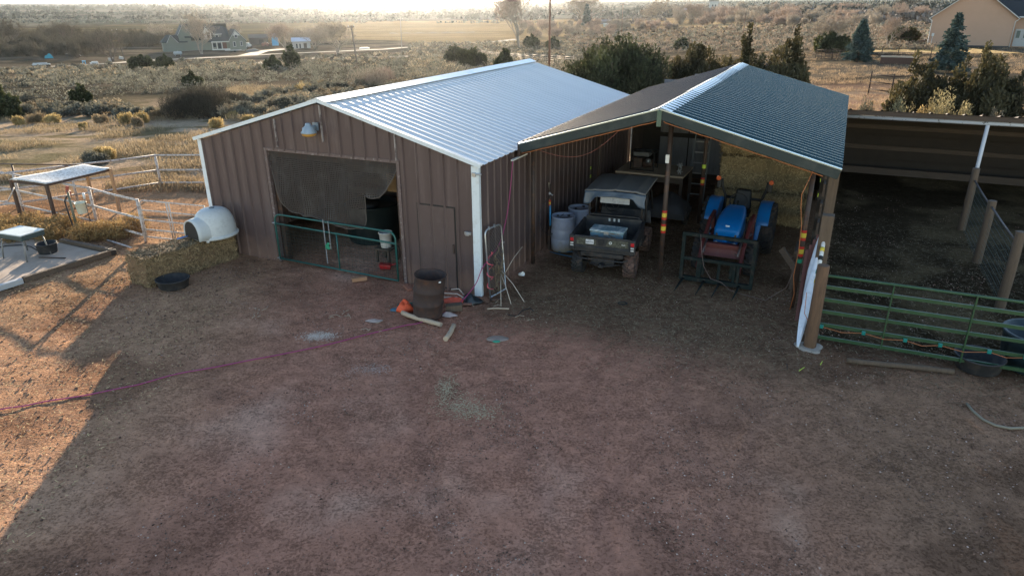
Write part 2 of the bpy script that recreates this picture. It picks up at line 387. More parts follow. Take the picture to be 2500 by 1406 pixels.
    h2=N(nt,'ShaderNodeMath',operation='MULTIPLY_ADD'); nt.links.new(cf,h2.inputs[0]); h2.inputs[1].default_value=.35; nt.links.new(hh.outputs[0],h2.inputs[2])
    bp=N(nt,'ShaderNodeBump'); nt.links.new(ramp(nt,at.outputs['Alpha'],0,1,.03,.75),bp.inputs['Strength']); bp.inputs['Distance'].default_value=.045; nt.links.new(h2.outputs[0],bp.inputs['Height']); nt.links.new(bp.outputs[0],b.inputs['Normal'])
    me.materials.append(m); o=bpy.data.objects.new('ground',me); COL.objects.link(o); struct(o)
ground()
# terrain height incl. the yard's own bumps is close to terr(); near things sit on z=0
def strip(name,pts,w,mt,lift=.05,wob=.0,seed=1):
    """ribbon draped over the terrain along ground points"""
    pts=[Vector((q[0],q[1],0)) for q in pts]; dense=[]
    for a,b in zip(pts[:-1],pts[1:]):
        n=max(2,int((b-a).length/4)); dense+=[a.lerp(b,i/n) for i in range(n)]
    dense.append(pts[-1])
    M=MB(); vs=[]; nc=4
    for i,q in enumerate(dense):
        d=(dense[min(i+1,len(dense)-1)]-dense[max(i-1,0)]).normalized(); s_=Vector((d.y,-d.x,0)); ww=w*(1+wob*math.sin(i*.7+seed)*.5+wob*math.sin(i*.23)*.5)
        for k in range(nc+1):
            e=q+s_*(k/nc-.5)*ww; vs.append((e.x,e.y,tz(e.x,e.y)+lift-(.06 if k in(0,nc) else 0)))
    fs=[(i*(nc+1)+k,i*(nc+1)+k+1,(i+1)*(nc+1)+k+1,(i+1)*(nc+1)+k) for i in range(len(dense)-1) for k in range(nc)]
    M.add(vs,fs,True); return struct(M.build(name,mt))
m_road=mat('gravel_road',(.25,.21,.16),.95,var=.15,scale=.3,bump=.3)
strip('road',[P(x,y) for x,y in ((-60,175),(60,167),(200,160),(340,150),(480,143),(600,137),(700,131),(800,127),(940,121),(1100,110),(1260,97))],3.8,m_road,.10,.2)
strip('driveway',[P(x,y) for x,y in ((600,137),(640,126),(690,121),(730,121))],5,m_road,.14,.2)
strip('dirt_track',[P(x,y) for x,y in ((480,183),(640,152),(760,143),(900,140),(1080,138),(1200,134))],2.4,mat('track_dirt',(.28,.22,.16),.95,var=.2,scale=.5),.08,.5)
strip('path',[P(x,y) for x,y in ((1180,128),(1300,150),(1420,180),(1480,178))],5,mat('corral_dirt',(.38,.28,.2),.95,var=.15,scale=.5),.12,.4)
strip('lawn',[P(x,y) for x,y in ((2010,126),(2120,121),(2200,121),(2290,124),(2400,123))],13,mat('winter_lawn',(.34,.20,.03),.95,var=.25,scale=.6,bump=.4),.10,.1)
strip('gravel_path',[P(x,y) for x,y in ((2110,109),(2170,104),(2240,99),(2300,92))],3.2,m_road,.12,.3)
# ================================================================ materials
soil_c=(.2,.12,.08)
m_side=mat('brown_siding',(.086,.059,.057),.5,var=.16,scale=1.2,bump=.08,bscale=9,dirt=(.22,.17,.16),dirtamt=.4,dscale=1.6,dlo=.5,dhi=.75,dirt_low=(.7,(.20,.12,.09)),spec=.4,stretch=(2.6,2.6,.3))
m_side2=mat('brown_siding_door',(.086,.059,.057),.5,var=.12,scale=1.5,dirt=(.24,.2,.19),dirtamt=.08,dscale=4,dirt_low=(.35,(.18,.115,.09)))
m_trim=mat('white_trim',(.62,.68,.72),.45,var=.06,scale=3,dirt=(.3,.25,.2),dirtamt=.25,dscale=5)
m_galv=mat('galvanised_roof',(.67,.65,.63),.45,metal=.12,stretch=(.35,2.2,.35),var=.07,scale=.8,dirt=(.5,.5,.5),dirtamt=.25,dscale=1.2,rvar=.06)
m_cap=mat('ridge_cap_white',(.72,.77,.82),.4,metal=.2,var=.04,scale=2,dirt=(.5,.48,.45),dirtamt=.2)
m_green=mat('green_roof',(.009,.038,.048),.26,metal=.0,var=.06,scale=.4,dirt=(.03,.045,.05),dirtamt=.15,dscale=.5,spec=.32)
m_green_sun=mat('green_roof_sun_slope',(.010,.021,.036),.6,var=.08,scale=.4,spec=.08)  # sunward slope's copy of the green roof, darkened and blued against warm sun
m_fascia=mat('green_fascia',(.012,.023,.024),.6,var=.15,scale=2,dirt=(.08,.08,.07),dirtamt=.3)
m_black=mat('black',(.012,.012,.013),.6,var=.3,scale=10)
m_dark=mat('dark_interior',(.03,.024,.02),.9,var=.3,scale=3)
m_steel=mat('rusty_steel',(.055,.038,.032),.6,metal=.3,var=.3,scale=8,dirt=(.16,.07,.03),dirtamt=.5,dscale=7)
m_rust=mat('burnt_rust',(.05,.032,.028),.75,metal=.2,var=.3,scale=5,dirt=(.11,.05,.03),dirtamt=.6,dscale=6,bump=.3,bscale=30)
m_wood=mat('weathered_wood',(.115,.08,.055),.9,var=.35,scale=4,stretch=(6,6,.7),bump=.5,bscale=14,dirt=(.07,.05,.04),dirtamt=.5,dscale=3)
m_woodx=mat('weathered_board',(.085,.06,.045),.9,var=.35,scale=4,stretch=(.7,6,6),bump=.5,bscale=14,dirt=(.06,.045,.04),dirtamt=.5,dscale=3)
m_paleboard=mat('pale_wood',(.46,.35,.25),.85,var=.25,scale=6,bump=.4,bscale=22,dirt=(.2,.13,.09),dirtamt=.4,dscale=6)
m_white=mat('white_plastic',(.66,.66,.64),.45,var=.05,scale=5,dirt=(.3,.24,.18),dirtamt=.3,dscale=5)
m_barrel=mat('barrel_plastic',(.30,.33,.42),.42,var=.07,scale=3,dirt=(.22,.2,.16),dirtamt=.5,dscale=3,dlo=.48,dirt_low=(.3,(.2,.17,.11)))
m_hay=mat('hay',(.18,.112,.06),.95,var=.5,scale=26,stretch=(1,1,.25),bump=1.,bscale=45,dirt=(.10,.085,.04),dirtamt=.5,dscale=5,tint=False)
m_hayt=mat('hay_strands',(.26,.18,.095),.9,var=.3,scale=9,tint=True)
m_haydark=mat('green_hay',(.27,.20,.105),.95,var=.5,scale=26,stretch=(1,1,.25),bump=1.,bscale=45,dirt=(.07,.06,.03),dirtamt=.5,dscale=4)
m_haydt=mat('green_hay_strands',(.38,.29,.16),.9,var=.3,scale=9,tint=True)
m_greenp=mat('green_gate_paint',(.016,.058,.022),.45,var=.2,scale=6,dirt=(.07,.09,.05),dirtamt=.4,dscale=9)
m_teal=mat('teal_gate_paint',(.012,.09,.08),.4,var=.2,scale=6,dirt=(.05,.06,.05),dirtamt=.3,dscale=9)
m_red=mat('red',(.42,.02,.015),.35,var=.1); m_yel=mat('yellow_reflector',(.55,.43,.05),.35,var=.1); m_lime=mat('lime_reflector',(.55,.7,.08),.4,var=.1)
m_pink=mat('pink_cord',(.5,.05,.14),.5,var=.2,scale=20); m_orange=mat('orange_cord',(.38,.13,.045),.5,var=.2)
m_wire=mat('wire',(.15,.14,.13),.5,metal=.6,var=.3,scale=20)
m_chrome=mat('zinc',(.45,.47,.5),.35,metal=.8,var=.15,scale=10)
m_rubber=mat('black_rubber',(.022,.022,.024),.75,var=.35,scale=6,dirt=(.09,.07,.055),dirtamt=.4,dscale=6)
m_tyre=mat('tyre',(.02,.02,.021),.85,var=.3,scale=8,dirt=(.12,.075,.05),dirtamt=.45,dscale=6)
m_tyremud=mat('muddy_tyre',(.045,.03,.026),.9,var=.3,scale=8,dirt=(.2,.11,.08),dirtamt=.7,dscale=7,dlo=.4,dhi=.6)
m_fence=mat('peeling_white_pipe',(.50,.45,.41),.6,var=.2,scale=6,dirt=(.16,.08,.05),dirtamt=.75,dscale=17,dlo=.50,dhi=.60)
m_teald=mat('teal_insulator',(.0,.17,.15),.4,var=.1)
def bolt(M,c,r=.01): M.sphere(c,r,r,r,6,4)
# ================================================================ brown metal barn
AW,AL,AE,AR=7.27,10.8,2.70,3.71; AX=-AW/2
barn=thing('metal_barn','brown ribbed metal barn with shiny pale silver roof, wide netted opening and white corner trim','barn',BO,-YAW)
top=lambda x:AE+(AR-AE)*(1-abs(x-AX)/(AW/2))-.01
ff=lambda x,t,o:(x,-o,t)
M=MB()
for a,b in ((-AW,-5.28),(-1.80,0)): M.rib(ff,a,b,-.03,top,.305,.06,.04,phase=-.15)
M.rib(ff,-5.28,-1.80,2.62,top,.305,.06,.04,phase=-.15)
M.build('front_wall',m_side,barn,solid=.004)
M=MB().rib(lambda s,t,o:(o,s,t),0,AL,-.03,AE,.305,.075,.022,phase=.1); M.build('side_wall',m_side,barn,solid=.004)
M=MB().rib(lambda s,t,o:(-AW-o,s,t),0,AL,-.03,AE,.305,.075,.022,phase=.1); M.build('side_wall',m_side,barn,solid=.004)
M=MB().rib(lambda s,t,o:(s,AL+o,t),-AW,0,-.03,top,.305,.075,.022); M.build('back_wall',m_side,barn,solid=.004)
# roof: one slope each side
def slope(s,t,o,side):
    x=AX+side*t*(AW/2+.10); z=AR+.045-t*(AR-AE)*(AW/2+.10)/(AW/2); n=Vector((side*(AR-AE),0,AW/2)).normalized()
    return (x+n.x*o,s,z+n.z*o)
for sd in (1,-1):
    M=MB().rib(lambda s,t,o:slope(s,t,o,sd),-.06,AL+.08,.0,1,.245,.10,.019,phase=.03,sl=.3); M.build('roof',m_galv,barn,solid=.004)
M=MB()
for sd in (1,-1):
    for s0 in np.arange(-.10,AL+.1,2.2):
        s1=min(s0+2.2,AL+.12); k=.003*(int(s0*3)%2)
        p=[Vector(slope(y,t,o,sd)) for y in (s0,s1) for t,o in ((0,.052+k),(.062,.042+k))]
        M.add([p[0],p[1],p[3],p[2]],[(0,1,2,3)])
M.build('ridge_cap',m_cap,barn,solid=.006)
for x0,x1 in ((-.13,.035),(-AW-.035,-AW+.12)): MB().box(x0,x1,-.035,.05,.0,AE+.0).build('corner_trim',m_trim,barn,bevel=.006)
M=MB()
for sd in (1,-1):
    a=Vector(slope(-.075,0,.0,sd)); b=Vector(slope(-.075,1,.0,sd)); M.beam(a,b,.03,.075)
M.build('rake_trim',m_trim,barn)
M=MB(); M.box(-5.31,-5.24,-.03,.06,0,2.62); M.box(-1.84,-1.77,-.032,.06,0,2.62); M.box(-5.31,-1.77,-.025,.06,2.60,2.66)
M.build('door_frame',mat('door_frame_metal',(.12,.085,.08),.6,var=.2,scale=8,dirt=(.42,.40,.4),dirtamt=.5,dscale=19,dlo=.56,dhi=.66),barn)
M=MB(); M.box(-5.24,-5.12,.08,.2,0,2.6); M.box(-1.96,-1.84,.10,.2,0,2.6); M.box(-5.24,-1.84,.08,.14,2.45,2.6)
for y in (2.7,5.4,8.1):
    for sd in (1,-1): M.beam((AX,y,AR-.12),(AX+sd*(AW/2-.1),y,AE-.12),.1,.2)
for k in range(5):
    for sd in (1,-1):
        x=AX+sd*(.3+k*.75); z=AR-(AR-AE)*abs(x-AX)/(AW/2)-.06; M.box(x-.03,x+.03,0.1,AL-.1,z-.1,z)
M.build('timber_frame',m_steel,barn)
for x_,z0_,z1_ in ((-1.83,2.66,3.18),(AX,2.9,3.66),(-4.9,2.7,3.3)): MB().box(x_-.008,x_+.008,-.047,-.0,z0_,z1_).build('panel_seam',mat('worn_seam',(.34,.31,.30),.7,var=.3,scale=14,dirt=(.10,.066,.062),dirtamt=.9,dscale=7,dlo=.45,dhi=.6),barn)
M=MB().box(-1.425,-.525,-.006,.0,.04,1.83); M.build('door_gap',m_black,barn)
M=MB().rib(lambda x,t,o:(x,-.012-o,t),-1.395,-.555,.07,1.80,.305,.075,.02,phase=-.15); door=M.build('door',m_side2,barn,solid=.006)
M=MB().box(-.60,-.57,-.045,-.02,.85,1.05); M.build('hinge',m_steel,door)
M=MB(); M.box(-.30,-.16,-.075,-.02,1.31,1.37); M.box(-.27,-.19,-.10,-.07,1.30,1.38); M.cyl((-.24,-.11,1.34),(-.20,-.11,1.34),.016,n=8)
M.build('latch',m_chrome,barn,bevel=.004)
for x,z,s_ in ((-1.74,.25,.05),(-1.70,.5,.03),(-1.66,.16,.045),(-1.72,.95,.035)): pass
# small fitting on the corner trim
M=MB().box(-.10,-.02,-.075,-.035,2.50,2.58).cyl((-.02,-.055,2.55),(.11,-.07,2.56),.02,n=8); M.build('conduit_fitting',m_chrome,barn,bevel=.006)
# ---- yard lamp on the gable
t=thing('yard_lamp','grey dusk-to-dawn yard lamp with amber lens high on the barn gable','lamp',B(-3.78,-.04,3.12),-YAW)
t2=MB().cyl((.02,0,.1),(.02,-.16,.1),.035,n=10).box(-.05,.09,-.03,.0,.02,.18).build('bracket',mat('lamp_grey',(.22,.27,.32),.4,metal=.4,var=.1),t)
MB().lathe([(.001,.20),(.05,.195),(.06,.17),(.07,.14),(.125,.10),(.13,.05),(.16,.02),(.165,-.005),(.15,-.01)],20,(0,-.22,0)).build('lamp_housing',mat('lamp_housing_grey',(.27,.33,.38),.4,metal=.3,var=.15),t)
MB().lathe([(.15,-.012),(.14,-.05),(.08,-.075),(.001,-.08)],20,(0,-.22,0)).build('lens',mat('amber_lens',(.5,.28,.07),.3,var=.1),t)
# ---- netting
m_net=mat('shade_net',(.043,.034,.030),.85,var=.25,scale=2.5,bump=.0,dirt=(.13,.12,.11),dirtamt=.4,dscale=2)
nt=m_net.node_tree; b=nt.nodes['Principled BSDF']; tc=N(nt,'ShaderNodeTexCoord')
ws=[]
for ax in (0,2):
    sp=N(nt,'ShaderNodeSeparateXYZ'); nt.links.new(tc.outputs['Object'],sp.inputs[0]); mu=N(nt,'ShaderNodeMath',operation='MULTIPLY'); mu.inputs[1].default_value=24; nt.links.new(sp.outputs[ax],mu.inputs[0])
    fr=N(nt,'ShaderNodeMath',operation='FRACT'); nt.links.new(mu.outputs[0],fr.inputs[0]); lt=N(nt,'ShaderNodeMath',operation='LESS_THAN'); lt.inputs[1].default_value=.46; nt.links.new(fr.outputs[0],lt.inputs[0]); ws.append(lt.outputs[0])
mx=N(nt,'ShaderNodeMath',operation='MAXIMUM'); nt.links.new(ws[0],mx.inputs[0]); nt.links.new(ws[1],mx.inputs[1]); nt.links.new(mx.outputs[0],b.inputs['Alpha'])
def netfn(a,c):
    xt=-5.22+a*3.38
    # bottom edge of the cloth
    key=[(0,2.45),(.04,1.85),(.08,1.42),(.12,1.24),(.4,1.16),(.62,1.04),(.70,1.07),(.735,1.25),(.745,1.86),(.80,1.80),(.86,1.84),(.93,2.02),(.97,2.25),(1.,2.5)]
    for (p,z),(p2,z2) in zip(key[:-1],key[1:]):
        if a<=p2: zb=z+(z2-z)*(a-p)/(p2-p); break
    z=2.58+(zb-2.58)*c; pull=0
    wr=.035*math.sin(a*37+c*2)*c+.05*math.sin(a*13+c*5)*c+.02*math.sin(a*71)*c
    return (xt+pull,.04+wr-.05*c,z+.012*math.sin(a*22)*c)
net=tag(MB().grid(netfn,110,26).build('shade_net',m_net),'sagging brown shade netting hung across the top of the barn opening','netting'); net.location=BO; net.rotation_euler=(0,0,-YAW)
hem=[netfn(a,1) for a in np.linspace(.02,1,90)]
h=MB().tube([(x,y-.01,z) for x,y,z in hem],.010,6).build('hem',mat('net_hem',(.10,.085,.075),.9,var=.2),net)
# ---- teal tube gate in the opening
gate=thing('mesh_gate','teal tube gate with wire mesh closing the lower barn opening','gate',B(-5.22,-.09,0),-YAW)
GW=3.27
M=MB(); rr=.021
cr=.16
pts=[(0,0,.10)]+[(0,0,1.17-cr)]+[(cr-cr*math.cos(a),0,1.17-cr+cr*math.sin(a)) for a in np.linspace(.2,PI/2,6)]+[(GW-cr+cr*math.sin(a),0,1.15-cr+cr*math.cos(a)) for a in np.linspace(0,PI/2-.1,7)]+[(GW,0,.06)]
M.tube(pts,rr,8); M.tube([(0,0,.95),(GW,0,.90)],rr,8); M.tube([(0,0,.10),(GW,0,.06)],rr,8); M.tube([(1.72,0,.93),(1.72,0,.09)],rr*.8,8)
M.build('gate_frame',m_teal,gate)
M=MB()
for z in np.arange(.14,.93,.075): M.cyl((0,0.005,z),(GW,.005,z-.02),.0028,n=4,caps=False)
for x in np.arange(.08,GW,.105): M.cyl((x,.005,.08),(x,.005,.93),.0026,n=4,caps=False)
M.build('wire_mesh',mat('dark_mesh_wire',(.03,.06,.055),.5,metal=.4,var=.2),gate)
M=MB()
for z in (.1,.95): M.cyl((-.09,0,z),(.02,0,z),.014,n=8); M.cyl((-.015,0,z-.04),(-.015,0,z+.04),.018,n=8)
M.build('hinge',m_chrome,gate)
# chain
def chain(p,n,drop):
    M=MB()
    for k in range(n):
        z=p[2]-k*drop; a=0 if k%2 else PI/2
        pts=[(p[0]+.012*math.cos(b_)*math.cos(a),p[1]+.012*math.cos(b_)*math.sin(a),z+.021*math.sin(b_)) for b_ in np.linspace(0,2*PI,9)]
        M.tube(pts,.0045,5,False)
    return M
M=chain((1.42,-.035,1.20),34,.030); M2=chain((1.56,-.035,1.18),20,.032); M.add(M2.v,M2.f)
ch=tag(M.build('chain',m_chrome),'steel chain looped over the middle of the teal gate','chain'); ch.location=gate.location; ch.rotation_euler=gate.rotation_euler
M=MB()
for k in range(9): M.sphere((1.50+.05*random.uniform(-1,1),-.05,.62+.06*random.uniform(-1,1)),.035,.02,.035,7,5)
o=tag(M.build('rag',mat('green_rag',(.02,.22,.12),.7,var=.2)),'bright green rag tied to the chain on the teal gate','rag'); o.location=gate.location; o.rotation_euler=gate.rotation_euler
# ---- inside the barn
def at(o,v,u,z=0,rz=0): o.location=B(v,u,z); o.rotation_euler=(0,0,-YAW+rz); return o
tk=thing('stock_tank','dark teal round water tank inside the barn behind the gate','tank'); at(tk,-4.25,2.3)
MB().lathe([(.62,0),(.66,.1),(.66,.42),(.68,.5),(.66,.9),(.69,.93),(.66,.95),(.6,.9),(.58,.86),(.001,.86)],32).build('tank_body',mat('tank_teal',(.007,.016,.018),.45,var=.2),tk)
MB().lathe([(.24,.87),(.24,.95),(.2,.98),(.001,.98)],20,(0,-.1,0)).build('lid',m_black,tk)
bk=thing('bucket','white plastic bucket standing inside the barn right of the netting','bucket'); at(bk,-2.98,1.0,.35)
MB().lathe([(.12,0),(.15,.33),(.165,.335),(.165,.36),(.145,.36),(.12,.04),(.001,.04)],20).build('bucket_body',m_white,bk)
MB().tube([(.16*math.cos(a),.0+.02,.34-.16*math.sin(a)) for a in np.linspace(0,PI,12)],.004,5).build('handle',m_wire,bk)
st=thing('wooden_stool','low dark wooden stand under the white bucket','stand'); at(st,-2.98,1.0)
MB().box(-.2,.2,-.2,.2,.30,.348).build('top',m_woodx,st)
for a in (-.16,.16):
    for b_ in (-.16,.16): MB().box(a-.025,a+.025,b_-.025,b_+.025,0,.298).build('leg',m_woodx,st)
rb=thing('feed_scoop','small red plastic feed scoop on the barn floor behind the gate','scoop'); at(rb,-2.72,.55,.0,.4)
MB().hexa([(-.12,-.08,0),(.12,-.08,0),(.12,.08,0),(-.12,.08,0),(-.14,-.1,.13),(.14,-.1,.10),(.14,.1,.10),(-.14,.1,.13)]).build('scoop_bowl',mat('red_plastic',(.45,.02,.02),.4,var=.1),rb,bevel=.02)
MB().cyl((.12,0,.08),(.3,0,.14),.016).build('handle',mat('red_plastic_handle',(.45,.02,.02),.4,var=.1),rb)
pn=tag(MB().box(-.45,.45,-.012,.012,-.2,.2).build('plywood_board',mat('ochre_plywood',(.20,.125,.055),.8,var=.2,dirt=(.08,.06,.04))),'ochre plywood board seen through the netting at the right of the barn opening','board'); at(pn,-2.15,.7,1.98)
pb=tag(MB().cyl((0,0,1.5),(.03,.1,2.05),.013,n=8).build('orange_stick',m_orange),'thin orange stick hanging inside the right jamb of the barn opening','stick'); at(pb,-1.98,.22,.15)
M=MB()
for k,z in enumerate((.5,.8,1.1,1.4)): M.box(-2.6,1.3,0,.03,z,z+.15)
for x in (-2.5,-1.2,.0,1.2): M.box(x-.05,x+.05,.03,.13,0,1.6)
o=tag(M.build('board_partition',m_woodx),'dark board partition across the inside of the brown barn','partition'); at(o,-3.2,3.4)
M=MB(); M.cyl((0,0,.0),(.25,.0,1.5),.018,n=6); M.box(-.11,.11,-.02,.02,-.02,.18)
o=tag(M.build('shovel',m_wood),'long handled tool leaning on the partition inside the brown barn','tool'); at(o,-2.1,3.2)
# ================================================================ green roofed pole shed
BX,BE,BRZ,U0,U1=3.08,2.86,3.71,1.54,12.2; BXL,BXR=.2,6.3
shed=thing('pole_shed','open pole shed with dark green corrugated roof next to the brown metal barn','shed',BO,-YAW)
def slopeB(s,t,o,side):
    xe=BXR if side>0 else BXL; x=BX+(xe-BX)*t; z=BRZ-(BRZ-BE)*t
    n=Vector(((BRZ-BE)*side,0,abs(xe-BX))).normalized(); return (x+n.x*o,s,z+n.z*o)
m_greenL=m_green
for sd in (1,-1):
    M=MB().rib(lambda s,t,o:slopeB(s,t,o,sd),U0-.02,U1,0,1,.24,.235,.05,phase=.02,sl=.09); M.build('roof',m_green if sd>0 else m_green_sun,shed,solid=.004)
M=MB()
for sd in (1,-1):
    for i,s0 in enumerate(np.arange(U0-.04,U1,2.9)):
        s1=min(s0+2.94,U1+.03); p=[Vector(slopeB(y,t,o,sd)) for y in (s0,s1) for t,o in ((0,.045+.004*(i%2)),(.065,.033+.004*(i%2)))]
        M.add([p[0],p[1],p[3],p[2]],[(0,1,2,3)])
M.build('ridge_cap',m_cap,shed,solid=.006)
M=MB()
for sd in (1,-1):
    a=Vector(slopeB(U0-.05,0.0,-.08,sd)); b=Vector(slopeB(U0-.05,1,-.08,sd)); M.beam(a,b,.05,.17)
M.build('fascia',m_fascia,shed,bevel=.008)
M=MB()
for sd in (1,-1):
    a=Vector(slopeB(U0-.055,0.0,.02,sd)); b=Vector(slopeB(U0-.055,1,.02,sd)); M.beam(a,b,.075,.022)
M.build('rake_trim',mat('rake_trim_metal',(.35,.42,.46),.25,metal=.7,var=.1),shed)
MB().box(BX-.045,BX+.045,U0-.10,U0-.075,BRZ-.30,BRZ+.0).build('ridge_bracket',mat('pale_green_metal',(.08,.12,.09),.5,metal=.3,var=.2),shed,bevel=.01)
M=MB()
for y in (U0+.6,4.2,6.8,9.4,11.9):
    for sd in (1,-1):
        a=Vector(slopeB(y,0,-.16,sd)); b=Vector(slopeB(y,.99,-.16,sd)); M.beam(a,b,.06,.14)
for k in range(1,5):
    for sd in (1,-1):
        a=Vector(slopeB(U0+.05,k/5+.08,-.06,sd)); b=Vector(slopeB(U1-.05,k/5+.08,-.06,sd)); M.beam(a,b,.07,.08)
M.build('rafters',m_steel,shed)
MB().box(.13,.19,U0+.02,U1,2.60,2.88).build('eave_sun_block',m_steel,shed)  # added strip, blocks sun leaking in between the two eaves
MB().box(.08,.12,10.7,12.06,-.02,2.84).build('side_wall',m_woodx,shed)
def post(x,y,h,w=.10,mt=None,round_=True,z0=0):
    M=MB(); 
    if round_: M.cyl((x,y,z0),(x,y,h),w/2,n=12)
    else: M.box(x-w/2,x+w/2,y-w/2,y+w/2,z0,h)
    return M.build('post',mt or m_steel,shed)
def bands(par,x,y,zs,w,cols):
    for z in zs:
        for dz,mt,hh in ((-.075,m_red,.05),(0,m_yel,.09),(.075,m_red,.05)):
            MB().lathe([(w/2+.004,z+dz-hh/2),(w/2+.004,z+dz+hh/2)],14,(x,y,0)).build('reflector_band',mt,par)
p_=post(3.12,2.40,3.42); bands(p_,3.12,2.40,(1.45,1.16),.10,0)
MB().box(3.07,3.14,2.32,2.36,2.55,2.72).build('insulator',m_white,p_)
p_=post(3.10,6.9,3.4); bands(p_,3.10,6.9,(1.15,),.10,0); MB().lathe([(.056,1.5),(.056,1.6)],12,(3.10,6.9,0)).build('reflector_band',m_lime,p_)
p_=post(5.86,1.95,2.85,.09); bands(p_,5.86,1.95,(1.50,1.18),.09,0); MB().lathe([(.05,.95),(.05,1.03)],12,(5.86,1.95,0)).build('reflector_band',mat('green_band',(.0,.2,.12),.5),p_)
post(.22,2.2,2.8,.09); post(.22,6.9,2.8,.09)
p_=post(6.05,3.6,2.75,.13,m_dark,False)
for z in (2.2,1.9): MB().box(5.975,5.985,3.52,3.60,z-.04,z+.04).build('reflector',m_lime,p_)
post(6.22,2.55,2.78,.17,m_wood,False); post(6.22,6.5,2.75,.18,m_wood,False); post(6.22,10.5,2.75,.18,m_wood,False)
# side boards on the pen side and back wall
M=MB()
for z in (.35,.75,1.15,1.55,1.95,2.3): M.box(6.05,6.09,3.2,12.1,z,z+.26)
M.build('side_boards',m_woodx,shed)
m_grey=mat('grey_panel',(.17,.17,.185),.6,var=.1,scale=2,dirt=(.1,.09,.08),dirtamt=.4,stretch=(1,1,.3))
M=MB()
for x0,x1,z0,z1 in ((.75,1.68,1.5,3.2),(1.72,2.9,1.5,3.4),(.75,1.68,.2,1.35),(1.72,2.9,.2,1.35)): M.rib(lambda x,t,o:(x,11.9-o,t),x0,x1,z0,z1,.2,.03,.012)
M.build('back_panel',m_grey,shed,solid=.01)
M=MB().prism([(.1,-.05),(6.3,-.05),(6.3,BE+.01),(BX,BRZ+.005),(.1,BE-.01)],12.0,12.05,lambda a,b,t:(a,t,b)); M.box(.6,6.1,11.93,11.99,1.35,1.5); M.build('back_wall',m_dark,shed)
# side-wall odds
o=tag(MB().beam((.12,1.30,2.56),(.12,2.05,2.56),.05,.03).build('flashing_strip',m_white),'short white metal strip jutting from the wall below the green roof corner','flashing'); o.location=BO; o.rotation_euler=(0,0,-YAW)
for z,lb in ((1.27,'upper yellow square reflector on the brown side wall'),(1.03,'lower yellow square reflector on the brown side wall')):
    o=tag(MB().box(.028,.04,6.70,6.78,z-.04,z+.04).build('reflector',m_lime),lb,'reflector',group='yellow reflectors on the barn side wall'); o.location=BO; o.rotation_euler=(0,0,-YAW)
# orange rope under the fascia
pts=[]
for sd,ts in ((-1,np.linspace(1,0,14)),(1,np.linspace(.05,.93,14))):
    for t_ in ts: pts.append(Vector(slopeB(U0-.03,t_,-.185-.012*abs(math.sin(t_*19)),sd)))
o=tag(MB().tube(pts,.009,6).build('orange_rope',m_orange),'orange rope strung along the underside of the green roof edge','rope'); o.location=BO; o.rotation_euler=(0,0,-YAW)
pts=[Vector(slopeB(U0+.1,t_,-.2-.32*math.sin(PI*(1-t_-.1)/.6)**1 if .3<t_<.9 else -.2,-1)) for t_ in np.linspace(.9,.3,16)]
o=tag(MB().tube(pts,.006,6).build('sagging_cord',mat('dark_red_cord',(.2,.06,.04),.6)),'thin dark red cord sagging below the left slope of the green roof','cord'); o.location=BO; o.rotation_euler=(0,0,-YAW)
pts=[B(5.85,1.85,2.75),B(5.72,1.80,2.3),B(5.74,1.84,2.05),B(5.80,1.85,1.7),B(5.82,1.86,1.2),B(5.80,1.84,.7),B(5.86,1.84,.35),B(5.83,1.8,.02)]
tag(MB().tube(pts,.008,6).build('extension_cord',m_orange),'orange extension cord hanging down the striped right front post of the open shed','cord')
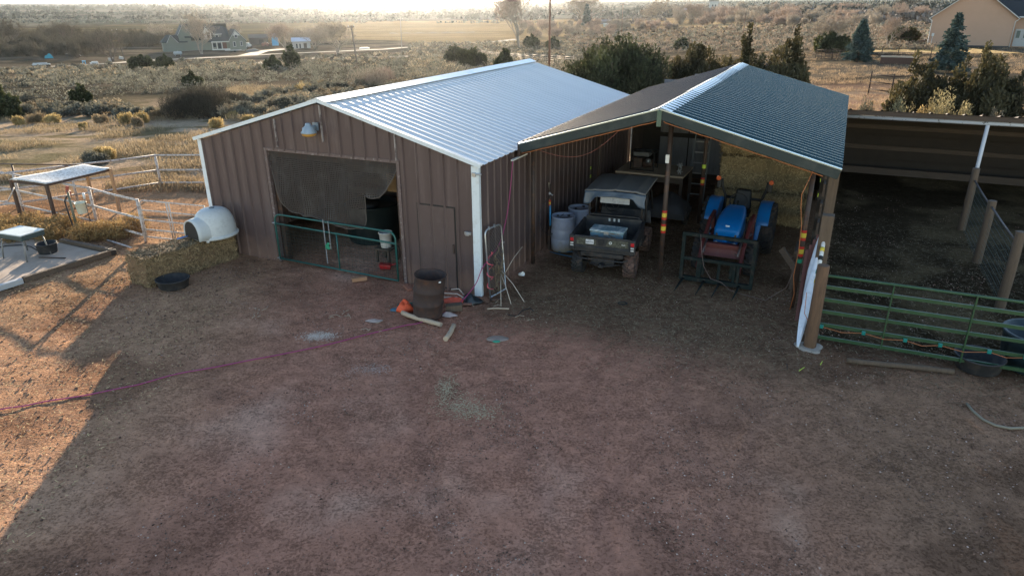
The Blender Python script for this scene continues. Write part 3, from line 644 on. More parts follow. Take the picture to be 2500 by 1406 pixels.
# ================================================================ objects under and round the shed
def hairs(name,pts,nrm,size,mt,parent,tintlo=0.,asp=14,up=0.):
    n=len(pts); a=rng.normal(size=(n,3)); a-=nrm*(a*nrm).sum(1)[:,None]*.75; a[:,2]+=up; a/=np.linalg.norm(a,axis=1)[:,None]
    b=np.cross(a,nrm+rng.normal(size=(n,3))*.3); b/=np.linalg.norm(b,axis=1)[:,None]; L_=(size*(.5+rng.random(n)))[:,None]
    c=pts+nrm*.006; V=np.stack([c-a*L_/2,c-a*L_/2+b*L_/asp,c+a*L_/2+b*L_/asp,c+a*L_/2],1)
    return quads(name,V,mt,parent,tint=tintlo+rng.random(n)*.9)
def bale(name,lx,ly,lz,label,loc,rz,mt,mt2,n=2500,group=None,roundy=.06,bev=.05):
    t=thing(name,label,'hay bale',loc,rz,group)
    M=MB()
    def surf(face):
        k=14
        def fn(a,b):
            A=2*a-1;B_=2*b-1
            q={'x+':(1,A,B_),'x-':(-1,-A,B_),'y+':(-A,1,B_),'y-':(A,-1,B_),'z+':(A,B_,1),'z-':(A,-B_,-1)}[face]
            v=Vector(q); s=[v.x,v.y,v.z]
            L=[lx/2,ly/2,lz/2]
            r=bev*2.2; p=[s[i]*L[i] for i in range(3)]; cl=[max(-(L[i]-r),min(L[i]-r,p[i])) for i in range(3)]
            d=Vector(p)-Vector(cl)
            if d.length>0: d=d.normalized()*r
            p=Vector(cl)+d
            nn=.035*(vnoise(p.x*3+p.z*5+face.__hash__()%1,p.y*3+p.z*2,7)-.5)
            p*=1+float(nn)
            return (p.x,p.y,p.z+lz/2)
        M.grid(fn,k,k)
    for f in ('x+','x-','y+','y-','z+','z-'): surf(f)
    body=M.build('bale_body',mt,t)
    ar={'x':ly*lz,'y':lx*lz,'z':lx*ly}; tot=2*ar['x']+2*ar['y']+ar['z']; P_=[];Nn=[]
    for ax,sg in (('x',1),('x',-1),('y',1),('y',-1),('z',1)):
        k=int(n*ar[ax]/tot); q=rng.random((k,3))-.5; q*=np.array([lx,ly,lz])*.97; i='xyz'.index(ax); q[:,i]=sg*[lx,ly,lz][i]/2*.985; q[:,2]+=lz/2
        nn=np.zeros((k,3)); nn[:,i]=sg; P_.append(q);Nn.append(nn)
    hairs('loose_strands',np.concatenate(P_),np.concatenate(Nn),.13,mt2,t)
    M=MB()
    for x in np.linspace(-.32,.32,4 if lx>1.5 else 2)*lx:
        M.tube([(x,-ly/2-.004,.04),(x,-ly/2-.004,lz-.05),(x,-ly/2+.05,lz+.004),(x,ly/2-.05,lz+.004),(x,ly/2+.004,lz-.05),(x,ly/2+.004,.04)],.004,4)
    M.build('twine',mat('twine',(.3,.2,.1),.8),t)
    return t
bale('hay_bale',2.25,.72,.66,'long hay bale under the plastic dog house in front of the barn corner',B(-6.88,-1.32,-.02),-YAW+R(83),m_hay,m_hayt,9000)
# stack behind the tractor: big bales four high
lv=['bottom','middle','topmost']
for k in range(3):
    bale('large_hay_bale',2.30,1.2,.88,'large greenish hay bale, %s one of the stack behind the tractor'%lv[k],B(4.52+.05*(k%2),8.0+.06*(k%3),.0+.895*k),-YAW+R((k%2)*1.2),m_haydark,m_haydt,6500,group='stacked large hay bales in the shed')
# ---- barrels
bl=thing('plastic_barrel','pale blue plastic barrel with hose, nearer of the pair beside the utility vehicle','barrel',B(.50,3.38,0),-YAW,group='pair of plastic barrels')
prof=[(.001,.0),(.25,0),(.27,.03),(.275,.1),(.29,.25),(.293,.31),(.285,.325),(.293,.34),(.293,.55),(.285,.565),(.293,.58),(.285,.72),(.275,.82),(.285,.835),(.285,.865),(.265,.87),(.26,.845),(.001,.85)]
bb=MB().lathe(prof,32).build('barrel_body',m_barrel,bl)
MB().cyl((.12,.05,.845),(.12,.05,.875),.035).cyl((-.12,-.05,.845),(-.12,-.05,.87),.03).build('bung',m_black,bl)
b2=dup(bl,B(.62,4.2,0),-YAW+.7,1.0,'pale blue plastic barrel standing behind the other barrel against the barn wall')
# hydrant
hy=thing('yard_hydrant','slim water hydrant with blue pipe and red yellow reflector against the barn side wall','hydrant',B(.20,3.25,0),-YAW)
MB().cyl((0,0,0),(0,0,1.62),.018).box(-.03,.03,-.03,.03,.0,.5).build('pipe',m_steel,hy)
MB().cyl((.025,-.02,.62),(.02,-.02,1.12),.022).build('blue_sleeve',mat('blue_sleeve',(.02,.2,.42),.5,var=.1),hy)
MB().sphere((0,-.01,1.40),.035,.035,.045).cyl((0,0,1.4),(.09,-.03,1.37),.016).build('spout',m_chrome,hy)
MB().beam((0,0,1.45),(-.03,0,1.66),.02,.02).build('handle',mat('pale_handle',(.3,.28,.22),.6),hy)
for dz,mt in ((-.05,m_red),(0,m_yel),(.05,m_red)): MB().lathe([(.028,1.17+dz-.024),(.028,1.17+dz+.024)],10).build('reflector_band',mt,hy)
pts=[B(.24,3.2,1.38),B(.15,2.95,1.2),B(.10,2.8,.95),B(.15,2.9,.6),B(.25,3.1,.42),B(.42,3.2,.5),B(.42,3.3,.82),B(.5,3.4,.89)]
tag(MB().tube(pts,.009,6).build('garden_hose',m_rubber),'black hose running from the hydrant to the nearer barrel','hose')
pts=[B(.3,3.05,.02),B(.6,2.95,.03),B(1.1,2.9,.02),B(1.6,3.2,.02),B(.9,3.3,.03),B(.5,3.1,.03)]
tag(MB().tube(pts,.012,6).build('water_hose',mat('blue_hose',(.03,.12,.22),.5)),'dark blue hose lying on the ground by the barrels','hose')
# ================================================================ utility vehicle (x right, y forward into the shed)
m_utv=mat('utv_plastic',(.014,.016,.021),.5,var=.2,scale=5,dirt=(.10,.085,.07),dirtamt=.45,dscale=5,dlo=.45)
m_camo=mat('camo_decal',(.085,.085,.065),.5,var=.5,scale=30,dirt=(.02,.022,.015),dirtamt=.8,dscale=22,dlo=.45,dhi=.55)
m_roofc=mat('canvas_roof',(.20,.19,.185),.8,var=.2,scale=4,bump=.2,bscale=12,dirt=(.14,.13,.12),dirtamt=.5,dscale=4)
m_flap=mat('clear_flap',(.06,.085,.12),.35,var=.3,scale=4,bump=.5,bscale=8)
m_frame=mat('utv_frame',(.03,.03,.033),.5,metal=.3,var=.3,scale=8,dirt=(.12,.08,.06),dirtamt=.5,dscale=6)
utv=thing('utility_vehicle','dark side-by-side utility vehicle with canvas roof, seen from behind under the shed','utility vehicle',B(1.96,1.88,0),-YAW+R(5)); utv.scale=(.92,.97,.86)
hw=.74
M=MB(); z0,z1=.80,1.13   # cargo bed
M.box(-hw+.02,hw-.02,.0,1.18,z0,z0+.04)
M.hexa([(-hw,0,z0),(-hw+.06,0,z0),(-hw+.06,1.2,z0),(-hw,1.2,z0),(-hw-.02,0,z1),(-hw+.05,0,z1),(-hw+.05,1.2,z1+.06),(-hw-.02,1.2,z1+.06)])
M.hexa([(hw-.06,0,z0),(hw,0,z0),(hw,1.2,z0),(hw-.06,1.2,z0),(hw-.05,0,z1),(hw+.02,0,z1),(hw+.02,1.2,z1+.06),(hw-.05,1.2,z1+.06)])
M.box(-hw+.05,hw-.05,1.14,1.2,z0+.04,z1+.12)
M.tube([(-hw+.05,1.17,z1+.05),(-hw+.16,1.17,z1+.17),(hw-.16,1.17,z1+.17),(hw-.05,1.17,z1+.05)],.02,8)
bed=M.build('cargo_bed',m_utv,utv,bevel=.012)
M=MB().box(-hw+.09,hw-.09,-.045,.0,z0-.02,z1-.0).box(-hw+.09,hw-.09,-.07,-.045,z0+.02,z0+.07); tg=M.build('tailgate',m_utv,utv,bevel=.012)
MB().hexa([(-.60,-.052,.91),(-.13,-.052,.91),(-.13,-.046,.91),(-.60,-.046,.91),(-.60,-.052,1.07),(-.15,-.052,1.07),(-.15,-.046,1.07),(-.60,-.046,1.07)]).build('decal',m_camo,tg)
MB().hexa([(.09,-.052,.91),(.62,-.052,.91),(.62,-.046,.91),(.09,-.046,.91),(.14,-.052,1.07),(.60,-.052,1.07),(.60,-.046,1.07),(.14,-.046,1.07)]).build('decal',m_camo,tg)
MB().box(-.08,.04,-.075,-.046,.93,1.07).build('latch',m_black,tg,bevel=.01)
lp=MB().box(-.38,-.19,-.064,-.054,.935,1.05).build('licence_plate',mat('plate_white',(.6,.6,.62),.5,var=.1,dirt=(.3,.28,.28),dirtamt=.4,dscale=20),tg,bevel=.004)
m_ink=mat('plate_ink',(.04,.04,.07),.6)
text('plate_number','80NTE',.055,m_ink,lp,(-.285,-.066,.985),(PI/2,0,0)); text('plate_state','UTAH',.024,m_ink,lp,(-.285,-.066,1.03),(PI/2,0,0))
m_wtext=mat('white_lettering',(.6,.6,.58),.5)
text('lettering','4x4',.06,m_wtext,tg,(.50,-.056,.985),(PI/2,0,0)); 
for k in range(5): pass
M=MB(); M.tube([(.20+.028*math.cos(a),-.056,1.005+.028*math.sin(a)) for a in np.linspace(0,2*PI,17)],.010,6,False); M.build('round_badge',m_wtext,tg)
for sx in (-1,1):
    x=sx*(hw-.03)
    MB().box(x-.065,x+.065,-.06,.02,.76,1.12).build('lamp_housing',m_utv,utv,bevel=.012)
    MB().box(x-.04,x+.04,-.075,-.055,.97,1.06).build('tail_light',mat('tail_red',(.45,.015,.02),.25),utv,bevel=.012)
    for z in (.925,.865): MB().box(x-.038,x+.038,-.072,-.055,z-.018,z+.018).build('reverse_light',mat('lamp_clear',(.5,.5,.48),.3),utv,bevel=.006)
M=MB(); M.box(-hw+.02,hw-.02,-.03,.05,.72,.80); M.box(-.5,.5,-.02,.06,.60,.70); M.tube([(-.62,-.04,.60),(-.5,-.08,.55),(.5,-.08,.55),(.62,-.04,.60)],.02,8); M.box(-.45,-.22,-.02,.0,.62,.68)
M.build('rear_bumper',m_frame,utv,bevel=.008)
M=MB()  # suspension and frame below
M.box(-.28,.28,.1,.6,.34,.6); M.cyl((-.55,.38,.36),(.55,.38,.36),.03)
for sx in (-1,1):
    M.tube([(sx*.18,.12,.34),(sx*.55,.33,.34)],.018,6); M.tube([(sx*.18,.6,.34),(sx*.55,.42,.34)],.018,6); M.tube([(sx*.2,.15,.52),(sx*.55,.36,.44)],.018,6); M.cyl((sx*.36,.3,.36),(sx*.30,.25,.74),.035)
M.box(-.05,.05,-.12,.1,.36,.42); M.sphere((0,-.13,.44),.03,.03,.03); M.tube([(-.3,-.0,.40),(0,-.04,.36),(.3,0,.40)],.015,6)
M.box(-.5,.5,.6,2.75,.36,.44); M.box(-.22,.22,1.2,2.6,.44,.6)
M.build('chassis',m_frame,utv)
wheel(utv,'wheel',(-.62,.38,.33),.315,.26,m_tyre,m_black,18,.03,.5,-1)
wheel(utv,'wheel',(.62,.38,.33),.315,.26,m_tyremud,m_black,18,.03,.5,1)
wheel(utv,'wheel',(-.62,2.30,.33),.315,.24,m_tyre,m_black,18,.03,.5,-1); wheel(utv,'wheel',(.62,2.30,.33),.315,.24,m_tyremud,m_black,18,.03,.5,1)
M=MB()
for sx in (-1,1):
    M.tube([(sx*.66,1.28,1.0),(sx*.64,1.30,1.80),(sx*.64,1.36,1.86),(sx*.62,2.3,1.88),(sx*.64,2.7,1.55),(sx*.66,2.85,1.05)],.024,8)
    M.tube([(sx*.64,1.95,.95),(sx*.64,1.95,1.87)],.022,8)
M.tube([(-.64,1.30,1.80),(.64,1.30,1.80)],.022,8); M.tube([(-.64,1.28,1.25),(.64,1.28,1.25)],.018,8); M.tube([(-.62,2.3,1.88),(.62,2.3,1.88)],.022,8)
M.build('roll_cage',m_frame,utv)
M=MB()
for sx in (-1,1): M.hexa([(sx*.70,1.2,.5),(sx*.62,1.2,.5),(sx*.62,2.2,.5),(sx*.70,2.2,.5),(sx*.74,1.2,.95),(sx*.62,1.2,.95),(sx*.62,1.5,.62),(sx*.72,1.5,.62)])
M.hexa([(-.7,2.55,.7),(.7,2.55,.7),(.6,3.1,.62),(-.6,3.1,.62),(-.66,2.6,1.08),(.66,2.6,1.08),(.5,3.1,.9),(-.5,3.1,.9)])
M.box(-.62,.62,1.5,2.5,.44,.50)
M.build('body_panels',m_utv,utv,bevel=.03)
MB().box(-.60,.60,1.35,1.80,.62,.80).box(-.6,.6,1.28,1.40,.80,1.28).build('seat',mat('seat_vinyl',(.02,.02,.022),.6),utv,bevel=.04)
MB().tube([(-.3+.17*math.cos(a),2.3+.06*math.sin(a),1.22+.16*math.sin(a)) for a in np.linspace(0,2*PI,17)],.014,6,False).cyl((-.3,2.3,1.22),(-.3,2.5,1.1),.015).build('steering_wheel',m_black,utv)
def roofn(a,b):
    x=-.74+1.48*a; y=1.12+1.75*b
    z=1.93+.05*math.sin(PI*a)+.02*math.sin(PI*b)-.03*b
    for c in (.16,.5,.84): z+=.018*math.exp(-((a-c)/.03)**2)
    z-=.012*math.sin(6*a+5*b)
    return (x,y,z)
MB().grid(roofn,40,20).build('canvas_roof',m_roofc,utv,solid=.03)
def flap(a,b):
    x=-.75+1.5*a; e=abs(a-.5)*2
    dr=.14+.20*S(np.array((e-.55)/.3)).item()
    return (x+.01*math.sin(b*7+a*20),1.10-.06*b+.02*math.sin(a*17)*b,1.93+.03*math.sin(PI*a)-dr*b)
MB().grid(flap,40,6).build('rear_flap',m_flap,utv,solid=.008)
MB().box(-.36,.36,1.16,1.19,1.62,1.83).box(-.11,.11,1.145,1.16,1.66,1.8).build('rolled_window',mat('grey_white_vinyl',(.34,.35,.36),.5,var=.2,dirt=(.1,.1,.1),dirtamt=.4,dscale=8),utv,bevel=.02)
MB().box(-.62,.62,2.45,2.47,1.1,1.8).build('windshield',mat('dark_glass',(.02,.022,.025),.1,spec=.6),utv)
M=MB()
for x in (-.10,.02,.13): M.box(x-.022,x+.022,1.125,1.138,1.15,1.23)
M.build('stickers',mat('sticker_white',(.5,.5,.48),.6,var=.3,scale=60,dirt=(.1,.1,.1),dirtamt=.7,dscale=50),utv)
# cooler / decorated box in the bed
bx=thing('metal_toolbox','pale blue and white painted chest lying in the bed of the utility vehicle','chest',utv.matrix_basis@Vector((.08,.42,.84)) if False else (0,0,0))
bx.location=B(1.96,1.88,0)+Matrix.Rotation(-YAW+R(5),3,'Z')@Vector((.04,.40,.727)); bx.rotation_euler=(0,0,-YAW+R(3))
m_chest=mat('painted_chest',(.16,.25,.30),.5,var=.4,scale=5,stretch=(1,1,6),dirt=(.6,.62,.62),dirtamt=.8,dscale=6,dlo=.5,dhi=.6)
MB().box(-.36,.36,-.19,.19,.0,.27).build('chest_body',mat('painted_chest_front',(.09,.17,.22),.5,var=.5,scale=12,stretch=(1,1,3),dirt=(.12,.07,.04),dirtamt=.9,dscale=7,dlo=.5,dhi=.55),bx,bevel=.01)
MB().box(-.375,.375,-.20,.20,.272,.32).build('lid',m_chest,bx,bevel=.012)
MB().box(-.05,.05,-.215,-.201,.22,.3).build('latch',m_chrome,bx)
# ================================================================ tractor (faces -y, toward the yard)
m_blue=mat('tractor_blue',(.005,.14,.40),.28,var=.06,scale=2,dirt=(.07,.12,.22),dirtamt=.25,dscale=3,spec=.6)
m_lred=mat('loader_red',(.09,.013,.012),.6,var=.2,scale=4,dirt=(.1,.05,.04),dirtamt=.4,dscale=5)
m_fgreen=mat('fork_frame_paint',(.010,.017,.016),.8,spec=.2,var=.3,scale=5,dirt=(.07,.05,.04),dirtamt=.5,dscale=8)
tr=thing('tractor','blue compact tractor with red loader arms and dark pallet-fork frame facing the yard','tractor',B(4.28,2.42,0),-YAW-R(1))
def hoodsec(y,w,zt,zb,r): # rounded section
    pts=[(-w,zb)]; 
    for a in np.linspace(PI,PI/2,5): pts.append((-w+r+r*math.cos(a),zt-r+r*math.sin(a)))
    for a in np.linspace(PI/2,0,5): pts.append((w-r+r*math.cos(a),zt-r+r*math.sin(a)))
    pts.append((w,zb)); return [(x,y,z) for x,z in pts]
M=MB(); secs=[hoodsec(.86,.20,.86,.72,.05),hoodsec(.89,.25,.98,.72,.08),hoodsec(.98,.275,1.07,.74,.09),hoodsec(1.3,.29,1.16,.80,.10),hoodsec(1.7,.275,1.23,.86,.11),hoodsec(1.95,.235,1.27,.92,.10),hoodsec(2.05,.21,1.26,.94,.08)]
n=len(secs[0]); vs=[q for s_ in secs for q in s_]; fs=[(i*n+k,i*n+k+1,(i+1)*n+k+1,(i+1)*n+k) for i in range(len(secs)-1) for k in range(n-1)]
fs+= [tuple(range(n))]; fs+=[tuple((len(secs)-1)*n+k for k in range(n))[::-1]]
M.add(vs,fs,True); M.box(-.26,.26,.84,.93,.56,.60); M.box(-.25,-.20,.85,.90,.58,.74); M.box(.20,.25,.85,.90,.58,.74)
M.build('hood',m_blue,tr)
MB().hexa([(-.20,.845,.80),(.20,.845,.80),(.20,.9,.80),(-.20,.9,.80),(-.22,.875,.915),(.22,.875,.915),(.22,.95,.915),(-.22,.95,.915)]).build('grille',m_black,tr)
MB().box(-.10,.10,.845,.855,.63,.68).box(-.25,.25,.88,1.0,.55,.85).build('lower_grille',m_black,tr)
for sx in (-1,1): MB().sphere((sx*.2,.86,.70),.045,.03,.04).build('headlight',mat('headlamp',(.45,.45,.42),.2),tr)
M=MB().hexa([(-.035,.952,1.035),(.035,.952,1.035),(.02,.958,1.045),(-.02,.958,1.045),(-.045,.975,1.078),(.045,.975,1.078),(.03,.985,1.075),(-.03,.985,1.075)]); M.build('badge',m_white,tr)
M=MB(); M.box(-.16,.16,.95,2.9,.40,.72); M.box(-.12,.12,.75,1.0,.42,.58); M.cyl((-.5,1.05,.38),(.5,1.05,.38),.045); M.cyl((-.45,2.7,.62),(.45,2.7,.62),.09)
M.box(-.42,.42,2.0,2.75,.62,.68); M.box(-.2,.2,2.05,2.2,.7,1.15)
M.build('chassis',m_black,tr)
for sx in (-1,1):
    wheel(tr,'front_wheel',(sx*.56,1.05,.37),.345,.22,m_tyre,mat('rim_dark',(.10,.10,.10),.5),18,.03,.5,sx)
    wheel(tr,'rear_wheel',(sx*.64,2.74,.60),.575,.34,m_tyre,mat('rim_pale',(.45,.44,.42),.5),20,.045,.55,sx)
    M=MB(); x0,x1=sx*.46,sx*.72; c=(2.74,.58)
    arc=[(c[0]+.66*math.cos(a),c[1]+.64*math.sin(a)) for a in np.linspace(R(158),R(58),14)]
    vs=[];
    for (y,z) in arc: vs+=[(x0,y,z),(x1,y,z)]
    fs=[(2*i,2*i+1,2*i+3,2*i+2) for i in range(len(arc)-1)]; M.add(vs,fs,True)
    M.add([(x0,y,z) for y,z in arc]+[(x0,2.75,.75),(x0,2.2,.35),(x0,2.02,.42)],[tuple(range(len(arc)+3))])
    a0=arc[0]; M.add([(x0,a0[0],a0[1]),(x0+sx*.11,a0[0],a0[1]),(x0+sx*.07,2.0,.42),(x0,2.0,.42)],[(0,1,2,3)])
    M.build('fender',m_blue,tr,solid=.03,bevel=.01)
MB().box(-.24,.24,2.45,2.90,.86,.98).hexa([(-.22,2.85,.95),(.22,2.85,.95),(.22,2.98,.95),(-.22,2.98,.95),(-.17,2.97,1.42),(.17,2.97,1.42),(.17,3.06,1.40),(-.17,3.06,1.40)]).build('seat',mat('black_vinyl',(.008,.009,.011),.5,spec=.3),tr,bevel=.05)
MB().tube([(.19*math.cos(a),2.2+.09*math.sin(a),1.32+.15*math.sin(a)) for a in np.linspace(0,2*PI,21)],.015,6,False).cyl((0,2.2,1.32),(0,2.05,1.1),.02).build('steering_wheel',m_black,tr)
M=MB()
for sx in (-1,1): M.tube([(sx*.42,3.05,.7),(sx*.42,3.08,1.18),(sx*.50,3.0,1.42),(sx*.52,2.98,1.62)],[.035,.035,.03,.024],8)
M.tube([(-.42,3.08,1.16),(.42,3.08,1.16)],.035,8)
M.build('roll_bar',m_black,tr)
for sx in (-1,1):
    MB().box(sx*.58-.05,sx*.58+.05,2.95,3.0,1.40,1.62).build('lamp_bracket',m_black,tr,bevel=.01)
    MB().cyl((sx*.60,2.90,1.64),(sx*.60,2.96,1.64),.055,n=14).build('warning_lamp',mat('orange_lens',(.55,.09,.02),.3),tr,bevel=.008)
for sx in (-1,1):
    M=MB(); x=sx*.43
    M.beam((x,1.75,1.12),(x,1.25,1.08),.07,.13); M.beam((x,1.30,1.10),(x,.62,.70),.07,.13); M.beam((x,.66,.74),(x,.22,.30),.07,.11)
    M.beam((x,1.72,1.15),(x,1.75,.60),.08,.12)
    M.build('loader_arm',m_lred,tr,bevel=.012)
    M=MB().cyl((x,1.6,.75),(x,1.0,.85),.03).cyl((x,1.0,.85),(x,.75,.78),.018); M.cyl((sx*.36,.75,.9),(sx*.36,.3,.62),.025); M.build('hydraulic_ram',mat('ram_steel',(.08,.06,.06),.3,metal=.5),tr)
    M=MB().tube([(sx*.39,1.6,1.16),(sx*.37,1.1,1.12),(sx*.36,.7,.86),(sx*.37,.4,.62),(sx*.3,.25,.7)],.010,6); M.build('hydraulic_hose',m_rubber,tr)
MB().box(-.43,.43,.60,.74,.62,.76).build('torque_tube',m_lred,tr,bevel=.02)
MB().hexa([(-.43,.52,.50),(.43,.52,.50),(.43,.56,.50),(-.43,.56,.50),(-.43,.58,.66),(.43,.58,.66),(.43,.62,.66),(-.43,.62,.66)]).build('cross_plate',m_lred,tr)
M=MB(); fw=.72
for sx in (-1,1): M.box(sx*fw-.035,sx*fw+.035,.0,.07,.07,1.12)
M.box(-fw-.035,fw+.035,-.003,.073,1.05,1.12); M.box(-fw+.035,fw-.035,.0,.07,.52,.585); M.box(-fw-.035,fw+.035,-.01,.09,.06,.15)
for x in (-.38,-.34,.05,.36,.44): M.box(x-.03,x+.03,.03,.07,.15,.52)
M.box(-.42,-.26,.07,.2,.2,.5); M.box(.26,.42,.07,.2,.2,.5)
M.build('fork_frame',m_fgreen,tr,bevel=.006)
for x in (-.66,-.22,.10,.50): MB().tube([(x,.05,.10),(x-.01,-.3,.085),(x-.03,-.70,.05)],[.028,.025,.008],8).build('fork_tine',m_fgreen,tr)
pts=[(-.38,-.02,1.13),(-.33,-.05,.8),(-.25,-.05,.45),(-.08,-.06,.2),(.15,-.08,.16),(.35,-.18,.06),(.6,-.22,.03)]
Rm=Matrix.Rotation(-YAW-R(1),3,'Z')
pts=[tr.location+Rm@Vector(q) for q in pts]+[B(5.35,2.0,.05),B(5.7,1.95,.4),B(5.82,1.95,.9)]
tag(MB().tube(pts,.006,5).build('electric_cord',mat('grey_brown_cord',(.16,.11,.10),.6)),'thin grey cord draped over the tractor fork frame and across to the striped post','cord')
# ================================================================ back of the shed
tb=thing('work_platform','rough plywood platform on a dark trailer frame at the back of the shed','platform',B(1.45,8.3,0),-YAW)
MB().box(-.95,1.0,-.7,.7,1.0,1.05).build('deck',m_paleboard,tb); MB().box(-.95,1.0,-.72,-.70,.84,1.0).build('apron',m_woodx,tb)
for x in (-.9,.95):
    for y in (-.65,.65): MB().box(x-.04,x+.04,y-.04,y+.04,0,1.0).build('leg',m_woodx,tb)
gn=thing('generator','black framed generator standing on the plywood platform','generator',B(1.20,8.1,1.052),-YAW)
M=MB()
for x in (-.34,.34):
    M.tube([(x,-.25,.02),(x,-.25,.48),(x,-.2,.54),(x,.2,.54),(x,.25,.48),(x,.25,.02)],.016,8)
for y in (-.25,.25): M.tube([(-.34,y,.03),(.34,y,.03)],.016,8); M.tube([(-.34,y*.8,.54),(.34,y*.8,.54)],.016,8)
M.build('tube_frame',m_black,gn)
MB().box(-.29,.18,-.2,.2,.40,.54).build('fuel_tank',mat('tank_grey',(.12,.12,.12),.5),gn,bevel=.04)
MB().box(-.28,-.02,-.18,.18,.08,.36).cyl((.0,-.05,.2),(.26,-.05,.2),.12,n=16).build('engine',m_steel,gn,bevel=.02)
MB().cyl((.12,-.20,.3),(.22,-.22,.3),.06,n=12).build('air_filter',m_chrome,gn)
ld=thing('ladder','grey aluminium ladder leaning at the back wall of the shed','ladder',B(2.62,8.9,0),-YAW)
for x in (-.22,.22): MB().beam((x,0,0),(x,.55,2.9),.03,.07).build('rail',mat('ladder_rail',(.13,.14,.145),.5,metal=.4,var=.2),ld)
for k in range(9):
    z=.25+k*.30; MB().beam((-.2,.55*z/2.9,z),(.2,.55*z/2.9,z),.03,.025).build('rung',mat('ladder_rung',(.3,.31,.32),.4,metal=.4),ld)
fl=thing('flower_ornament','small white snowflake ornament hanging beside the platform','ornament',B(2.30,7.8,1.15),-YAW)
for kz in (0,.17):
    M=MB()
    for k in range(6):
        a=k*PI/3; M.beam((0,0,kz),(.085*math.cos(a),0,kz+.085*math.sin(a)),.02,.012,up=(0,1,0)); M.sphere((.06*math.cos(a),0,kz+.06*math.sin(a)),.02,.008,.02,6,4)
    M.build('snowflake',mat('dull_white',(.3,.3,.3),.6),fl)
wb=thing('wheelbarrow_load','dark tarpaulin covered trailer between the platform and the hay stack','covered trailer',B(2.3,6.6,0),-YAW)
M=MB()
M.grid(lambda a,b:(-.55+1.1*a,-.5+1.0*b,.35+.5*(math.sin(PI*min(1,max(0,a))))**.4*(math.sin(PI*b))**.4*(.9+.1*math.sin(9*a+5*b))),16,14); M.box(-.55,.55,-.5,.5,.25,.40)
M.build('tarpaulin',mat('dark_tarp',(.035,.035,.04),.6,var=.3,bump=.4,bscale=5),wb); 
for sx in (-1,1): MB().lathe([(.12,-.06),(.22,-.06),(.24,-.03),(.24,.03),(.22,.06),(.12,.06)],18,(sx*.5,0,.24),'x').build('wheel',m_tyre,wb)
# bench by the right side
bn=thing('wooden_trestle','dark wooden trestle leaning by the right side boards of the shed','trestle',B(5.72,3.2,0),-YAW)
for a in (-.25,.05): MB().beam((a,-.4,.9),(a+.5,-.6,.35),.05,.12).build('plank',m_woodx,bn)
MB().box(.0,.06,-.3,.4,.0,.85).build('upright',m_woodx,bn)
# ================================================================ yard clutter (barn frame v,u)
dr=thing('burn_barrel','leaning rusty steel burn barrel by the small barn door','barrel',B(-.50,-1.28,0),-YAW)
M=MB(); M.lathe([(.27,.0),(.285,.02),(.28,.05),(.285,.28),(.30,.30),(.285,.32),(.29,.56),(.30,.58),(.285,.60),(.275,.86),(.29,.88),(.27,.87),(.265,.6),(.26,.3),(.25,.1),(.001,.08)],36,jit=.012)
# leaning and slightly crumpled
M.v=[(x+.10*z+ (.05*z*z if x>0 else 0),y,z*(1-.02*x)+( -.05*x if z>.5 else 0)) for x,y,z in M.v]
M.build('barrel_shell',m_rust,dr)
MB().sphere((.35,-.10,.80),.05,.03,.018).build('paper_scrap',m_white,dr)
ash=tag(MB().sphere((0,0,0),.22,.22,.05).build('ashes',m_dark),'dark ashes inside the leaning burn barrel','ashes'); ash.location=B(-.42,-1.28,.35)
# scrap pile round the barrel
def rag(name,label,cat,c,rx,ry,rz_,mt,seed,amp=.35):
    def fn(a,b):
        th=2*PI*a; r=b; n_=float(fbm(math.cos(th)*2*b+seed,math.sin(th)*2*b+seed*1.7,4,seed)); 
        return (rx*r*math.cos(th)*(1+amp*.5*math.sin(3*th+seed)),ry*r*math.sin(th)*(1+amp*.4*math.cos(4*th)),rz_*(1-r**2.5)*(.4+1.3*n_)+.004)
    o=tag(MB().grid(fn,28,9).build(name,mt,solid=.006),label,cat); o.location=c; return o
rag('orange_net_bag','crumpled orange net bag beside the burn barrel','net bag',B(-1.05,-1.22,0),.17,.15,.16,mat('orange_net',(.75,.10,.03),.6,var=.3,scale=30,bump=.5),3)
rag('orange_netting','flattened orange-red netting on the scrap behind the burn barrel','netting',B(-.30,-.60,.06),.22,.12,.08,mat('orange_red_net',(.55,.08,.04),.6,var=.3,scale=30),5)
rag('blue_tarp_scrap','torn scrap of dull blue tarp at the edge of the scrap pile','tarp scrap',B(-1.22,-1.30,0),.13,.07,.04,mat('dull_blue',(.05,.12,.17),.6,var=.3,scale=10),8)
rag('clear_bag','small crumpled clear plastic bag by the purple cord','plastic bag',B(-.13,-1.10,0),.15,.08,.06,mat('clear_plastic',(.35,.28,.27),.3,var=.2),9)
rag('clear_wrap','crumpled translucent plastic wrap on the soil left of the log','plastic wrap',B(-1.30,-1.90,0),.16,.06,.035,mat('clear_wrap_plastic',(.36,.28,.25),.3,var=.2),12)
rag('black_bag','black plastic bag heaped at the foot of the white corner trim','bag',B(-.05,-.36,0),.24,.17,.16,mat('black_bag_plastic',(.013,.017,.02),.3,var=.3),14,.2)
rag('net_hoop_bag','clear net bag with green label flat on the soil','net bag',B(1.16,-1.62,0),.20,.12,.02,mat('pale_net_plastic',(.30,.23,.19),.4,var=.3,scale=40),15,.1)
tag(MB().sphere((0,0,0),.075,.045,.015).build('plastic_piece',mat('mint_green',(.04,.28,.17),.4)),'small mint green plastic piece beside the clear net bag','plastic piece').location=B(1.20,-1.74,.015)
